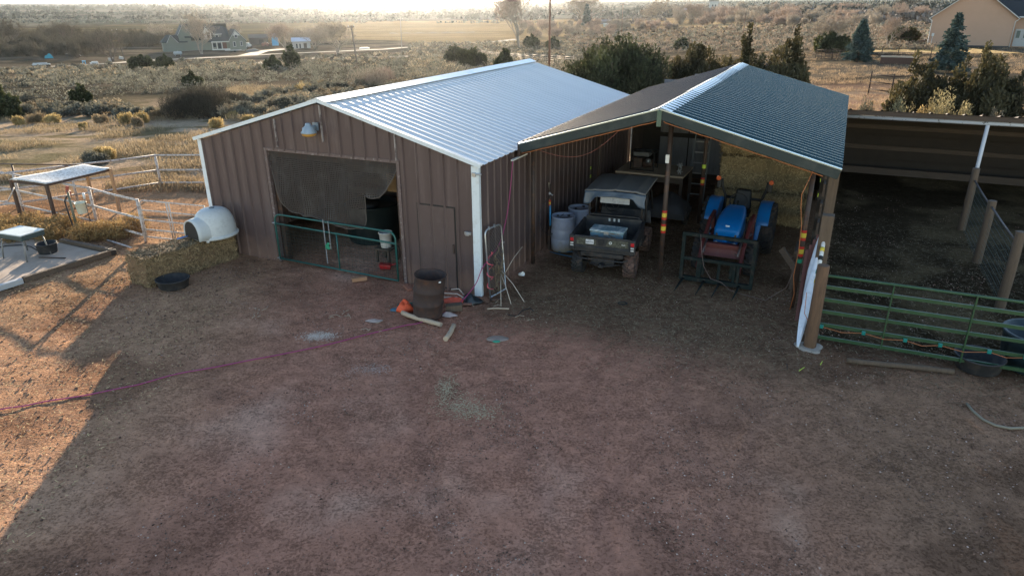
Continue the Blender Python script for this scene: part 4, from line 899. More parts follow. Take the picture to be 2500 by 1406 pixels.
def log(name,label,a,b,r,mt,cat='log',r2=None,bend=.02,seed=0):
    a=Vector(a);b=Vector(b); pts=[]; rs=[]
    for k in range(9):
        t=k/8; q=a.lerp(b,t); q=q+Vector((0,0,r))+(b-a).cross(Vector((0,0,1))).normalized()*bend*math.sin(t*PI*1.5+seed); pts.append(q); rs.append((r+((r2 or r)-r)*t)*(1+.06*math.sin(k*2.3+seed)))
    return tag(MB().tube(pts,rs,10).build(name,mt),label,cat)
log('log','pale log lying in front of the burn barrel',B(-.98,-1.43),B(-.02,-1.62),.045,m_paleboard)
log('short_log','short split piece of pale wood on the soil right of the burn barrel',B(.22,-1.52),B(.36,-2.08),.045,m_paleboard,seed=2,bend=.01)
log('fence_rail','long grey fence rail lying on the ground in front of the green gate',B(6.86,-.02),B(8.43,.22),.045,m_wood,seed=1)
log('stick','knobbly pale stick on the soil right of the barn corner',B(.42,-.55),B(.80,-.35),.016,m_paleboard,'stick',seed=3)
tag(MB().hexa([(-.16,-.055,0),(.16,-.055,0),(.16,.055,0),(-.16,.055,0),(-.16,-.055,.085),(.16,-.055,.085),(.16,.055,.085),(-.16,.055,.085)]).build('brick',mat('pale_brick',(.38,.2,.11),.9,var=.2,bump=.4),bevel=.008),'tan paving brick at the foot of the teal gate','brick').matrix_world=Matrix.Translation(B(-2.80,-.33,.01))@Matrix.Rotation(.35,4,'Z')
tag(MB().box(-.15,.15,-.05,.05,0,.045).build('brick',mat('red_brick',(.32,.13,.08),.9,var=.2,bump=.4),bevel=.006),'flat reddish brick at the right jamb of the barn opening','brick').matrix_world=Matrix.Translation(B(-1.60,-.28,.01))@Matrix.Rotation(-1.1,4,'Z')
M=[('plank','grey plank under the scrap beside the burn barrel',B(-1.15,-1.15),B(-.65,-.75),.10,.03,m_wood),('plank','reddish plank lying behind the burn barrel toward the corner trim',B(-.35,-.62),B(.05,-.5),.12,.03,mat('red_wood',(.22,.11,.08),.85,var=.2)),
 ('plank','dark green stick leaning out of the scrap left of the burn barrel',B(-1.28,-1.15),B(-.75,-.72),.05,.04,mat('green_stick',(.02,.1,.08),.5)),('wood_block','grey weathered block behind the right side of the burn barrel',B(-.28,-.95),B(.0,-.80),.16,.13,m_wood)]
for nm,lb,a,b_,w_,h_,mt in M:
    tag(MB().beam(a+Vector((0,0,h_/2+.01)),b_+Vector((0,0,h_/2+.03)),w_,h_).build(nm,mt,bevel=.006),lb,nm.replace('_',' '))
for k,(a,b_,z) in enumerate(((B(-.62,-.60),B(.02,-.38),.10),(B(-.60,-.50),B(-.0,-.42),.16),(B(-.50,-.35),B(-.20,-.25),.2))):
    tag(MB().tube([a+Vector((0,0,z)),(a+b_)/2+Vector((0,0,z+.02)),b_+Vector((0,0,.03))],.010,6).build('lath',mat('pale_lath',(.55,.47,.42),.7)),'thin pale lath across the scrap behind the burn barrel','lath',group='pale laths on the scrap pile')
# white paper cup
cp=tag(MB().lathe([(.035,0),(.05,.13),(.046,.13),(.03,.01),(.001,.01)],16).build('paper_cup',m_white),'white plastic cup on its side against the brown side wall','cup'); cp.location=B(.26,1.35,.04); cp.rotation_euler=(1.2,0,.7)
# chain-link panel
cl=thing('chain_link_panel','narrow chain link gate panel leaning on the side wall by the white corner trim','chain link panel',B(.20,.02,0),-YAW+R(86)); cl.rotation_euler=(R(-4),0,-YAW+R(80))
cw,chh=.55,1.42
M=MB(); r_=.10; pts=[(0,0,0),(0,0,chh-r_)]+[(r_-r_*math.cos(a),0,chh-r_+r_*math.sin(a)) for a in (.5,1.0,1.57)]+[(cw-r_+r_*math.sin(a),0,chh-r_+r_*math.cos(a)) for a in (0,.5,1.,1.57)]+[(cw,0,0),(0,0,.0)]
M.tube(pts,.018,8); M.build('frame',m_chrome,cl)
M=MB()
for k in range(-14,12):
    x0=k*.075
    for sg in (1,-1):
        # diagonals clipped to the frame
        a=(x0,0.0) if sg>0 else (x0+chh,0.)
        t0,t1=0,chh; xs=lambda t:(x0+t if sg>0 else cw-x0-t)
        lo_=max(0,-x0 if True else 0); 
        T=[t for t in np.arange(0,chh,.02) if 0<=xs(t)<=cw]
        if len(T)>1: M.cyl((xs(T[0]),0,T[0]),(xs(T[-1]),0,T[-1]),.0042,n=4,caps=False)
M.build('chain_link_mesh',m_wire,cl)
M=MB(); M.box(cw,cw+.05,-.02,.02,1.0,1.03); M.box(.12,.14,-.03,.01,chh-.02,chh+.05); M.box(.30,.32,-.03,.01,chh-.02,chh+.05); M.build('hinge',m_chrome,cl)
pts=[]
for a in np.linspace(0,6.5*PI,60): 
    if a<2.6*PI*2 or True: pts.append(B(.02+.13+.10*math.cos(a)*.4+.02,.10+.11*math.sin(a),.95-.042*a))
tag(MB().tube(pts,.010,6).build('coiled_cord',mat('bright_pink_cord',(.7,.12,.16),.45)),'coiled bright pink cord hanging on the chain link panel','cord')
M=MB()
for k in range(34):
    z=random.uniform(0,.75); x=random.uniform(.1,.5); q=Vector((x,-.03,z)); pts=[q]
    for j in range(5): q=q+Vector((random.uniform(-.09,.09),random.uniform(-.03,.01),random.uniform(-.06,.12))); pts.append(q)
    M.tube(pts,.005,4)
o=tag(M.build('dry_vines',mat('dry_vine',(.20,.15,.09),.8)),'tangle of dry brown stems against the chain link panel','dry stems'); o.location=cl.location; o.rotation_euler=cl.rotation_euler
for k,(a,b_) in enumerate(((B(.32,.28,.45),B(.75,-.15,.02)),(B(.34,.3,.5),B(.95,.05,.02)),(B(.33,.26,.42),B(.60,-.30,.02)),(B(.3,.5,.35),B(.40,1.2,.75)))):
    tag(MB().tube([a,(a+b_)/2+Vector((0,0,.05)),b_],.008,5).build('pale_cane',mat('pale_cane',(.48,.4,.32),.7)),['nearest pale cane sticking out from the chain link panel','longest pale cane sticking out to the right of the chain link panel','lowest pale cane under the others at the chain link panel','thin brown cane reaching up from the dry stems toward the side wall'][k],'cane')
log('pvc_ring','short curved metal ring at the foot of the chain link panel',B(.28,-.12),B(.5,-.05),.03,m_steel,'ring',bend=.05)
# purple extension cord: wall corner, down the trim, across the yard
pts=[B(.13,1.32,2.55),B(.15,1.15,2.0),B(.16,.95,1.5),B(.16,.6,1.0),B(.12,.2,.80),B(.06,-.05,.62),B(-.0,-.22,.35),B(-.12,-.55,.12),B(-.22,-.95,.03)]
pts+= [B(-.45,-1.62,.02),B(-.62,-1.82,.02),B(-.79,-2.03,.015),B(-1.15,-2.55,.015)]+[P(x,y,.015) for x,y in ((800,841),(700,862),(600,881),(520,897),(430,913),(340,938),(300,946),(200,966),(120,978),(60,990),(0,999),(-150,1030),(-400,1075))]
sm=[]
for i in range(len(pts)-1):
    p0=pts[max(i-1,0)];p1=pts[i];p2=pts[i+1];p3=pts[min(i+2,len(pts)-1)]
    for k in range(6):
        t=k/6; sm.append(.5*((2*p1)+(-p0+p2)*t+(2*p0-5*p1+4*p2-p3)*t*t+(-p0+3*p1-3*p2+p3)*t**3))
tag(MB().tube(sm,.0095,6).build('purple_extension_cord',mat('magenta_cord',(.30,.03,.13),.45,var=.1)),'long purple-pink extension cord from the barn corner across the whole yard','cord')
# small ring, twigs, hose pieces
tag(MB().tube([(.09*math.cos(a),.06*math.sin(a),.015) for a in np.linspace(0,2*PI,21)],.012,6,False).build('rubber_ring',m_black),'small black rubber ring on the ground in front of the tractor','ring').location=B(2.77,.79,0)
tag(MB().tube([P(x,y,.015) for x,y in ((2360,985),(2375,1003),(2400,1024),(2430,1038),(2465,1045),(2510,1044))],.02,8).build('hose_piece',mat('pale_hose',(.22,.19,.14),.6)),'curved piece of pale hose on the soil at the right edge','hose')
for (a,b_,lb) in (((1925,885),(1921,903),'black'),((1948,905),(1962,897),'yellow')): pass
k=0
for (a,b_,mt,lb) in (((1951,905),(1964,896),m_lime,'left yellow twine piece on the soil near the white striped pole'),((2003,890),(2008,881),m_lime,'right yellow twine piece on the soil near the white striped pole'),((1921,888),(1922,901),m_black,'short black twig on the soil left of the yellow twine')):
    tag(MB().tube([P(*a,.012),P(*b_,.012)],.006,5).build('twine_piece' if mt!=m_black else 'twig',mt),lb,'twine' if mt!=m_black else 'twig')
pts=[P(x,y,.012) for x,y in ((1240,768),(1262,772),(1275,758),(1295,752),(1302,760))]
tag(MB().tube(pts,.010,5).build('black_wire',m_black),'curved piece of black wire on the soil below the chain link panel','wire')
tw=[]
for k in range(26):
    cx,cy=random.choice([(835,765),(830,770),(925,805),(640,765),(1180,745),(1240,745),(905,800),(1310,775)]); a=P(cx+random.uniform(-30,30),cy+random.uniform(-14,14),.012); an=random.uniform(0,PI); l=random.uniform(.05,.22)
    pts=[a,a+Vector((math.cos(an)*l*.5,math.sin(an)*l*.5,.01)),a+Vector((math.cos(an+.5)*l,math.sin(an+.5)*l,0))]
    o=MB().tube(pts,.006,5).build('straw_stalk',m_paleboard); tag(o,'pale dry stalk lying on the bare soil of the yard','stalk',group='dry stalks scattered near the barn')
# ================================================================ scattered stuff: gravel, litter, spilled feed
def scatter(n,fn,size,mt,name,kind='stuff',h=.5,zoff=0.):
    c=fn(n); m_=len(c); a=rng.random(m_)*2*PI; s=size*(.4+1.2*rng.random(m_)**2)
    M=[]
    # squashed 5-point stones: 4 side quads each
    ax=np.stack([np.cos(a),np.sin(a),0*a],1)*s[:,None]; ay=np.stack([-np.sin(a),np.cos(a),0*a],1)*s[:,None]*(.6+.4*rng.random(m_))[:,None]
    topp=c+np.array([0,0,1])*s[:,None]*h; q=[c+ax,c+ay,c-ax,c-ay]
    tp=[topp+(x-c)*.45 for x in q]
    V=[np.stack([q[i],q[(i+1)%4],tp[(i+1)%4],tp[i]],1) for i in range(4)]+[np.stack(tp,1)]
    V=np.concatenate(V); ti=np.tile(rng.random(m_),5)
    return tag(quads(name,V,mt,tint=ti),kind=kind)
def yard(n,dens=lambda x,y:np.ones_like(x)):
    r=3.5+20*rng.random(n*3)**1.2; a=(rng.random(n*3)-.5)*R(84); x=r*np.sin(a); y=r*np.cos(a); d=dens(x,y); k=rng.random(n*3)<d; x,y=x[k][:n],y[k][:n]
    return np.stack([x,y,0*x-.012],1)
def outside(x,y):
    rx=x-BO.x; ry=y-BO.y; v=rx*BV.x+ry*BV.y; u=rx*BU.x+ry*BU.y
    return ((u<-.1)|(v>.1)|(v<-7.4)).astype(float)
clump=lambda x,y:S((fbm(x/.9,y/.9,4,201)-.42)/.2)*outside(x,y)
m_stone=mat('gravel_stone',(.38,.27,.22),.9,var=.2,scale=2,tint=True); m_clod=mat('soil_clod',(.20,.11,.075),.95,var=.2,scale=2,tint=True)
scatter(9000,lambda n:yard(n,clump),.011,m_stone,'gravel')
scatter(22000,lambda n:yard(n,clump),.013,m_clod,'soil_clods',h=.55)
def patch(cs):
    def f(n):
        k=rng.integers(0,len(cs),n); q=np.array([[c[0],c[1],c[2],c[3]] for c in cs])[k]; g=rng.normal(size=(n,2))*.42
        return np.stack([q[:,0]+g[:,0]*q[:,2],q[:,1]+g[:,1]*q[:,3],np.full(n,.0)],1)
    return f
def pc(x,y,sx,sy): p=P(x,y,0); return (p.x,p.y,sx,sy)
scatter(1500,patch([pc(780,820,.36,.22)]),.010,mat('white_powder',(.60,.46,.37),.9),'spilled_feed',h=.2)
scatter(700,patch([pc(872,905,.4,.25),pc(922,900,.3,.2)]),.008,mat('white_powder_thin',(.5,.37,.31),.9),'spilled_feed',h=.2)
scatter(2400,patch([pc(1090,945,.22,.45),pc(1120,985,.42,.42),pc(1165,1005,.45,.3)]),.010,mat('straw_dust',(.46,.34,.21),.9),'spilled_straw_dust',h=.2)
# straw litter
def straw(name,n,fn,ln,mt,z=.012):
    c=fn(n); m_=len(c); c[:,2]=z+rng.random(m_)*.01; a=rng.random(m_)*PI; L_=(ln*(.4+rng.random(m_)))[:,None]; d=np.stack([np.cos(a),np.sin(a),rng.normal(size=m_)*.08],1); b=np.stack([-np.sin(a),np.cos(a),0*a],1)*.0035
    V=np.stack([c-d*L_/2-b,c-d*L_/2+b,c+d*L_/2+b,c+d*L_/2-b],1); return tag(quads(name,V,mt,tint=rng.random(m_)),kind='stuff')
def vu(v0,v1,u0,u1,soft=.5):
    def f(n):
        v=v0+(v1-v0)*rng.random(n)+rng.normal(size=n)*soft; u=u0+(u1-u0)*rng.random(n)+rng.normal(size=n)*soft
        return np.stack([BO.x+BV.x*v+BU.x*u,BO.y+BV.y*v+BU.y*u,0*v],1)
    return f
straw('hay_litter',12000,vu(.8,5.9,-1.0,8.,.6),.08,mat('straw',(.30,.225,.13),.9,tint=True))
straw('hay_litter',9000,vu(6.6,12.5,-.4,9,.4),.08,mat('straw_dull',(.17,.13,.075),.9,tint=True))
straw('hay_litter',2500,vu(-7.5,1.,-2.6,-.1,.5),.06,mat('straw_red',(.33,.22,.15),.9,tint=True))
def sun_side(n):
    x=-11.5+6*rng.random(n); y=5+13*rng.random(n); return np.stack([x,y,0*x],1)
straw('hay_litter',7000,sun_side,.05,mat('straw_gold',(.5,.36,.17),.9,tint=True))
scatter(5000,sun_side,.018,m_clod,'soil_clods',h=.6)
# ================================================================ left: tub, igloo, slab, desk
def tub(name,label,loc,r,h,wall=.03,mt=m_rubber,sy=1.,content=None,rz=0):
    t=thing(name,label,'tub',loc,rz)
    MB().lathe([(.001,.01),(r*.84,.0),(r*.88,.02),(r*.98,h*.9),(r*1.03,h*.93),(r*1.03,h),(r*.95,h),(r*.84,h*.25),(.001,h*.2)],36,sy=sy).build('tub_body',mt,t)
    if content: MB().sphere((0,0,h*.22),r*.75,r*.7*sy,h*.12).build('contents',content,t)
    return t
tub('feed_pan','wide black rubber feed pan in front of the hay bale',B(-6.27,-2.20,0),.34,.20,sy=.92,content=m_dark)
ig=thing('dog_house','grey white plastic igloo dog house on the hay bale','dog house',B(-6.58,-.60,.645),-YAW+R(258))
def dome(a,b):
    th=2*PI*a; r=1-b; ph=b*PI/2
    prof=(math.cos(ph))**.55; z=.60*math.sin(ph)**.9
    x=.48*prof*math.cos(th); y=.42*prof*math.sin(th)
    return (x,y,z+.05)
M=MB().grid(dome,40,14); M.lathe([(.50,.0),(.52,.02),(.52,.05),(.48,.07)],40,(0,0,0),sy=.88)
M.build('dome',mat('igloo_plastic',(.50,.52,.52),.5,var=.08,scale=14,dirt=(.35,.36,.36),dirtamt=.5,dscale=12),ig)
M=MB()
def arch(a,y0): 
    th=PI*a; return (.0,0,0)
def ent(a,b):
    th=PI*a; return (.12+.46*b,-.33*math.cos(th)*(1-.10*b),.04+.50*math.sin(th)**.6*(1-.14*b))
M.grid(ent,20,5); M.build('entrance',mat('igloo_entrance',(.50,.52,.52),.5,var=.08,scale=14),ig,solid=.025)
MB().add([(.575,-.27*math.cos(PI*k/12),.06+.39*math.sin(PI*k/12)**.6) for k in range(13)],[tuple(range(13))]).build('opening',m_black,ig)
MB().cyl((0,0,.645),(0,0,.66),.06,n=16).build('vent_cap',mat('vent_blue_grey',(.06,.08,.11),.5),ig)
M=MB()
for a in (R(-60),R(-150),R(40)): M.box(.5*math.cos(a)-.025,.5*math.cos(a)+.025,.45*math.sin(a)-.02,.45*math.sin(a)+.02,-.03,.04)
M.build('clip',m_white,ig)
o=tag(MB().tube([(0,0,0),(.25,.0,.0)],.012,6).build('toy_baton',mat('bright_blue',(.02,.18,.6),.4)),'bright blue stick poking out of the dog house entrance','stick'); 
o.location=ig.location+Matrix.Rotation(-YAW+R(258),3,'Z')@Vector((.62,-.1,.12)); o.rotation_euler=(0,0,-YAW+R(258)); 
# slab with timber border
SL=[P(0,708,0),P(272,622,0),P(140,596,0),P(-160,560,0),P(-330,700,0)]
slab=thing('concrete_slab','pale concrete pad with a weathered timber border at the left edge','slab',SL[1],0)
L0=SL[1]
MB().prism([(q.x-L0.x,q.y-L0.y) for q in (SL[0]+Vector((-.0,.06,0)),SL[1]+Vector((-.18,-.0,0)),SL[2],SL[3],SL[4])],.0,.055,lambda a,b,t:(a,b,t)).build('pad',mat('concrete',(.36,.28,.22),.9,var=.15,scale=2,dirt=(.24,.17,.12),dirtamt=.6,dscale=1.6,bump=.3),slab)
M=MB(); M.beam(SL[1]-L0+Vector((0,-.02,.06)),(SL[1]-L0)*.2+(SL[0]-L0)*.80+Vector((0,-.02,.06)),.11,.13); M.build('border_timber',m_wood,slab,bevel=.01)
MB().beam(SL[1]-L0+Vector((.02,.04,.07)),SL[2]-L0+Vector((.1,.03,.07)),.12,.13).build('border_timber',m_wood,slab,bevel=.01)
MB().beam((SL[1]-L0)*.19+(SL[0]-L0)*.81+Vector((0,-.02,.055)),(SL[0]-L0)*1.6+Vector((0,-.02,.055)),.12,.12).build('concrete_block',mat('concrete_grey',(.42,.42,.42),.8,var=.1),slab,bevel=.01)
MB().beam(SL[1]-L0+Vector((-.06,-.05,.06)),SL[1]-L0+Vector((.10,.06,.06)),.13,.13).build('charred_end',m_dark,slab,bevel=.012)
# desk
dk=thing('student_desk','small metal desk with pale worn top standing on the concrete pad','desk',B(-11.0,-2.33,.055),-YAW+R(4))
def tp(a,b): return (-.42+.84*a,-.30+.60*b,.62)
MB().box(-.42,.42,-.30,.30,.615,.64).build('desk_top',mat('desk_top_white',(.52,.55,.52),.45,var=.12,scale=3,dirt=(.3,.3,.27),dirtamt=.5,dscale=4),dk,bevel=.02)
MB().box(-.41,.41,-.29,.29,.50,.613).build('book_box',mat('desk_grey_green',(.035,.06,.06),.5,var=.1),dk,bevel=.02)
for sx in (-1,1):
    for sy in (-1,1): MB().cyl((sx*.36,sy*.24,.5),(sx*.40,sy*.30,0),.016).build('leg',mat('desk_leg_steel',(.22,.21,.19),.5,metal=.3),dk)
tub('small_tub','black rubber tub standing on the concrete pad beside the desk',P(118,616,.055),.23,.24,content=m_dark)
tag(MB().cyl(P(95,628,.07),P(160,630,.07),.014,n=8).build('iron_rod',m_steel),'short iron rod on the concrete pad in front of the black tub','rod')
pp=P(285,600,.02); tag(MB().tube([P(262,586,.05),P(322,605,.05)],.022,8).build('white_pipe',m_fence),'thin pale pipe on the ground between the pen fence and the bale','pipe')
pts=[P(-10,606,.07),P(15,600,.075),P(50,598,.07),P(75,602,.065),P(92,612,.06)]
tag(MB().tube(pts,.014,6).build('black_hose',m_rubber),'black hose curving across the concrete pad behind the desk','hose')
# ================================================================ left pen fence
def pipe_fence(name,label,posts,h,rails,r=.03,mesh=True,mt=m_fence,ext0=None,mend=None):
    t=thing(name,label,'fence',(posts[0].x,posts[0].y,0)); o=Vector((posts[0].x,posts[0].y,0))
    for q in posts: MB().cyl(q-o+Vector((0,0,-.1)),q-o+Vector((0,0,h)),r*1.25,n=10).build('post',mt,t)
    for z in rails:
        for a,b in zip(posts[:-1],posts[1:]):
            MB().tube([a-o+Vector((0,0,z)),(a+b)/2-o+Vector((0,0,z-.015)),b-o+Vector((0,0,z))],r,8).build('rail',mt,t)
    if mesh:
        M=MB()
        for a,b in zip(posts[:-1],posts[1:]):
            n=int((b-a).length/.15)
            for k in range(1,n): q=a.lerp(b,k/n)-o; M.cyl(q+Vector((0,0,.05)),q+Vector((0,0,h-.1)),.0025,n=3,caps=False)
            for z in np.arange(.08,h-.1,.13): M.cyl(a-o+Vector((0,0,z)),b-o+Vector((0,0,z)),.0025,n=3,caps=False)
        M.build('wire_mesh',m_wire,t)
    return t
g=lambda x,y:P(x,y,0)
pA,pB_,pC=g(357,591),g(235,560),g(62,519)
pipe_fence('pipe_fence','peeling white pipe fence with wire mesh in front of the left pen',[pA,g(240,556),g(58,516),g(-120,480)],1.13,(1.10,.62,.18))
pipe_fence('pipe_fence','long white pipe fence with wire mesh along the back of the left pen',[B(-7.6,6.6),g(395,461),g(190,490),g(-20,520)],1.13,(1.10,.62,.2))
wg=thing('pipe_gate','white five-bar pipe gate beside the hay bale','gate',pA+(B(-7.35,-.05)-pA).normalized()*.06,math.atan2((B(-7.35,-.05)-pA).y,(B(-7.35,-.05)-pA).x))
wl=(B(-7.35,-.05)-pA).length-.15
M=MB(); c_=.12
M.tube([(0,0,.15),(0,0,1.1-c_)]+[(c_-c_*math.cos(a),0,1.1-c_+c_*math.sin(a)) for a in (.5,1.0,1.57)]+[(wl,0,1.1),(wl,0,.15),(0,0,.15)],.022,8)
for z in (.35,.6,.85): M.tube([(0,0,z),(wl,0,z)],.02,8)
for x in (wl*.42,wl*.46): M.cyl((x,0,.15),(x,0,1.1),.018)
M.build('gate_frame',m_fence,wg)
M=MB()
for k in range(1,14): M.cyl((wl*k/14,.01,.15),(wl*k/14,.01,1.08),.0025,n=3,caps=False)
for z in np.arange(.2,1.05,.12): M.cyl((0,.01,z),(wl,.01,z),.0025,n=3,caps=False)
M.build('wire_mesh',m_wire,wg)
# shade panel on posts
SH=[P(25,438,1.28),P(112,448,1.20),P(268,411,1.28),P(206,402,1.34)]
sp_=thing('shade_roof','flecked pale sheet roof on short posts over the left pen','shade roof',Vector((SH[0].x,SH[0].y,0)))
o0=sp_.location
def shp(a,b):
    q=(SH[0].lerp(SH[1],b)).lerp(SH[3].lerp(SH[2],b),a); q=q-o0; q.z+=-.06*math.sin(PI*a)*b+.01*math.sin(9*a+4*b); return tuple(q)
MB().grid(shp,24,10).build('sheet',mat('flecked_sheet',(.60,.60,.58),.6,var=.1,dirt=(.30,.29,.27),dirtamt=.8,dscale=16,dlo=.5,dhi=.54),sp_,solid=.02)
for i,k in enumerate((0,1,2,3)):
    q=SH[k]-o0; MB().box(q.x-.035,q.x+.035,q.y-.035,q.y+.035,-.05,q.z-.015).build('leg',m_steel if k<2 else mat('orange_wood_post',(.36,.22,.12),.8,var=.2),sp_)
M=MB(); M.beam(SH[0]-o0+Vector((0,0,-.05)),SH[1]-o0+Vector((0,0,-.05)),.04,.06); M.beam(SH[1]-o0+Vector((0,0,-.05)),SH[2]-o0+Vector((0,0,-.05)),.04,.06); M.build('edge_batten',m_steel,sp_)
# hydrant in front of pen
hp=g(192,572); hy=thing('yard_hydrant','tall red-handled water hydrant with black hose beside the left pen fence','hydrant',hp)
MB().cyl((0,0,0),(0,0,1.2),.028).build('pipe',mat('hydrant_green_grey',(.12,.13,.09),.6,var=.3,scale=8),hy)
MB().beam((-.02,0,1.12),(.03,0,1.30),.05,.06).tube([(.0,0,1.22),(.09,-.02,1.15),(.06,-.02,1.02)],.016,6).build('handle',mat('hydrant_red',(.28,.05,.03),.5),hy)
MB().tube([(-.03,-.02,1.05),(-.12,-.03,.9),(-.10,-.03,.5),(-.06,-.03,.1),(.02,-.05,.02)],.02,6).build('hose',m_rubber,hy)
pp=g(229,575); t=thing('electrode_stake','thin dark stake with white cap beside the tall hydrant','stake',pp); MB().cyl((0,0,0),(0,0,1.02),.012).build('stake',m_steel,t); MB().cyl((0,0,.98),(0,0,1.14),.03).build('cap',m_white,t)
wbk=thing('bucket','white bucket hanging on the pen fence behind the tall hydrant','bucket',g(205,560)+Vector((0,.12,.42)))
MB().lathe([(.11,0),(.14,.28),(.155,.29),(.15,.30),(.13,.29),(.10,.02),(.001,.02)],18).build('bucket_body',mat('bucket_cream',(.6,.62,.5),.5,var=.1),wbk)
tag(MB().tube([P(0,493,.7),P(20,490,.75),P(30,470,1.0),P(34,458,1.1)],.018,6).build('white_bent_pipe',m_fence),'short bent white pipe tied to the fence at the left edge','pipe')
# dark top line fence behind
lf=thing('top_rail_fence','thin dark rail fence behind the shade roof','fence',g(30,470))
o0=lf.location
q0,q1=P(-60,400,1.25)-o0,P(205,403,1.25)-o0
MB().tube([q0,q1],.02,6).build('rail',m_steel,lf)
for x in (28,205): 
    q=P(x,402,1.25)-o0; MB().cyl((q.x,q.y,0),q,.025).build('post',m_steel,lf)
# ================================================================ right: shelter, posts, gate, tubs
sh=thing('open_shelter','long dark open-fronted animal shelter with white front beam on the right','shelter',BO,-YAW)
s0,s1=5.9,17.5
M=MB().rib(lambda s,t,o:(s,10.55+5.2*t,2.70-.95*t+o),s0,s1,0,1,.40,.09,.03); M.build('roof',mat('rusty_roof_sheet',(.07,.045,.035),.55,metal=.3,var=.3,scale=3,dirt=(.16,.1,.07),dirtamt=.5),sh,solid=.006)
MB().box(s0,s1,10.58,10.62,2.56,2.685).build('fascia_board',m_woodx,sh)
MB().cyl((s0,10.70,2.50),(s1,10.70,2.50),.055,n=12).build('front_beam',mat('white_beam',(.55,.56,.60),.5,var=.08,scale=4,dirt=(.09,.07,.06),dirtamt=.9,dscale=8,dlo=.60,dhi=.63),sh)
MB().cyl((9.77,10.70,0),(9.77,10.70,2.46),.05,n=12).build('front_post',mat('white_post_paint',(.55,.56,.60),.5,var=.08,scale=4),sh)
MB().cyl((14.2,10.70,0),(14.2,10.70,2.46),.05,n=12).build('front_post',m_steel,sh)
M=MB()
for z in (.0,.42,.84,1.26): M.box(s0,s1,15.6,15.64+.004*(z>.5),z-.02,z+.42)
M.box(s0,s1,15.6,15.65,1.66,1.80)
m_sw=mat('shade_toned_board',(.035,.026,.020),.95,var=.3,scale=3); M.build('back_wall',m_sw,sh); M=MB()  # shade inside the shelter is put into this darker board colour
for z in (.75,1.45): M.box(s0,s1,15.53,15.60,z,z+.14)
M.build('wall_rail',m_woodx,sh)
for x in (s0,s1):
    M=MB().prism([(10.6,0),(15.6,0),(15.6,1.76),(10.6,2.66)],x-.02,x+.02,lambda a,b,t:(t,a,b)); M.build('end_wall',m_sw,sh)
MB().box(s0,s1,15.0,15.1,.0,.22).build('feed_trough',m_woodx,sh)
for k,(v_,u_,h_,lb) in enumerate(((9.48,9.0,1.62,'wooden post below the white shelter post, farthest of the pen row'),(9.50,6.35,1.45,'dark wooden post in the middle of the pen row'),(9.55,3.61,1.55,'thick wooden post nearest the green gate in the pen row'))):
    p_=log('wooden_post',lb,(0,0,0),(0,0,1),.1,m_wood,'post'); bpy.data.objects.remove(p_)
    M=MB(); M.tube([(0,0,-.2),(.01,0,h_*.5),(0,0,h_)],[.095,.09,.085],12); o=tag(M.build('wooden_post',m_wood,bevel=.01),lb,'post',group='wooden posts of the pen fence'); o.location=B(v_,u_)
for a,b_,lb in (((9.5,8.9),(9.5,6.45),'back wire mesh fence panel between the two far wooden posts'),((9.5,6.25),(9.55,3.75),'front wire mesh fence panel between the two near wooden posts')):
    o0=B(*a); e=B(*b_)-o0; t=thing('wire_fence_panel',lb,'fence panel',o0)
    MB().tube([(0,0,1.32),tuple(e/2+Vector((0,0,1.30))),tuple(e+Vector((0,0,1.30)))],.022,6).build('top_rail',mat('grey_pipe_rail',(.09,.075,.07),.6,metal=.2),t)
    M=MB()
    for k in range(1,int(e.length/.12)): q=e*(k*.12/e.length); M.cyl(q,q+Vector((0,0,1.28)),.003,n=3,caps=False)
    for z in np.arange(.1,1.28,.12): M.cyl((0,0,z),e+Vector((0,0,z)),.003,n=3,caps=False)
    M.build('wire_mesh',mat('teal_grey_wire',(.05,.075,.08),.5,metal=.4),t)
# green gate
gp=[B(6.22,.36),B(9.9,.40)]
gd=(gp[1]-gp[0]); gl=gd.length+1.1; gg=thing('green_tube_gate','long green five-rail tube gate across the right pen entrance','gate',gp[0],math.atan2(gd.y,gd.x))
M=MB(); c_=.17; gh=1.33
M.tube([(0,0,.16),(0,0,gh-c_)]+[(c_-c_*math.cos(a),0,gh-c_+c_*math.sin(a)) for a in (.3,.7,1.1,1.57)]+[(gl,0,gh-.02)],.024,10)
for z in (1.13,.90,.68,.44,.20): M.beam((0,0,z),(gl,0,z),.03,.058)
for x in (1.13,2.28,3.4): M.beam((x,-.022,.17),(x,-.022,gh),.02,.05,up=(0,1,0))
M.build('gate_frame',m_greenp,gg)
pts=[(-.14,-.06,1.0),(-.12,-.07,.62),(-.02,-.06,.45)]
ins=[(.18,.42),(1.38-.55,.42),(1.45,.41),(1.95,.42),(2.62,.44),(3.1,.44)]
for (x,z),(x2,z2) in zip(ins[:-1],ins[1:]): pts+=[(x,-.055,z),((x+x2)/2,-.055,z-.05)]
pts.append((3.1,-.055,.44)); pts.append((3.15,-.055,.2))
o=tag(MB().tube(pts,.006,5).build('fence_wire',m_orange),'thin orange electric wire clipped along a low rail of the green gate','wire'); o.location=gg.location; o.rotation_euler=gg.rotation_euler
for x,z in ins: MB().box(x-.03,x+.03,-.07,-.03,z-.03,z+.035).build('insulator',m_teald,gg,bevel=.008)
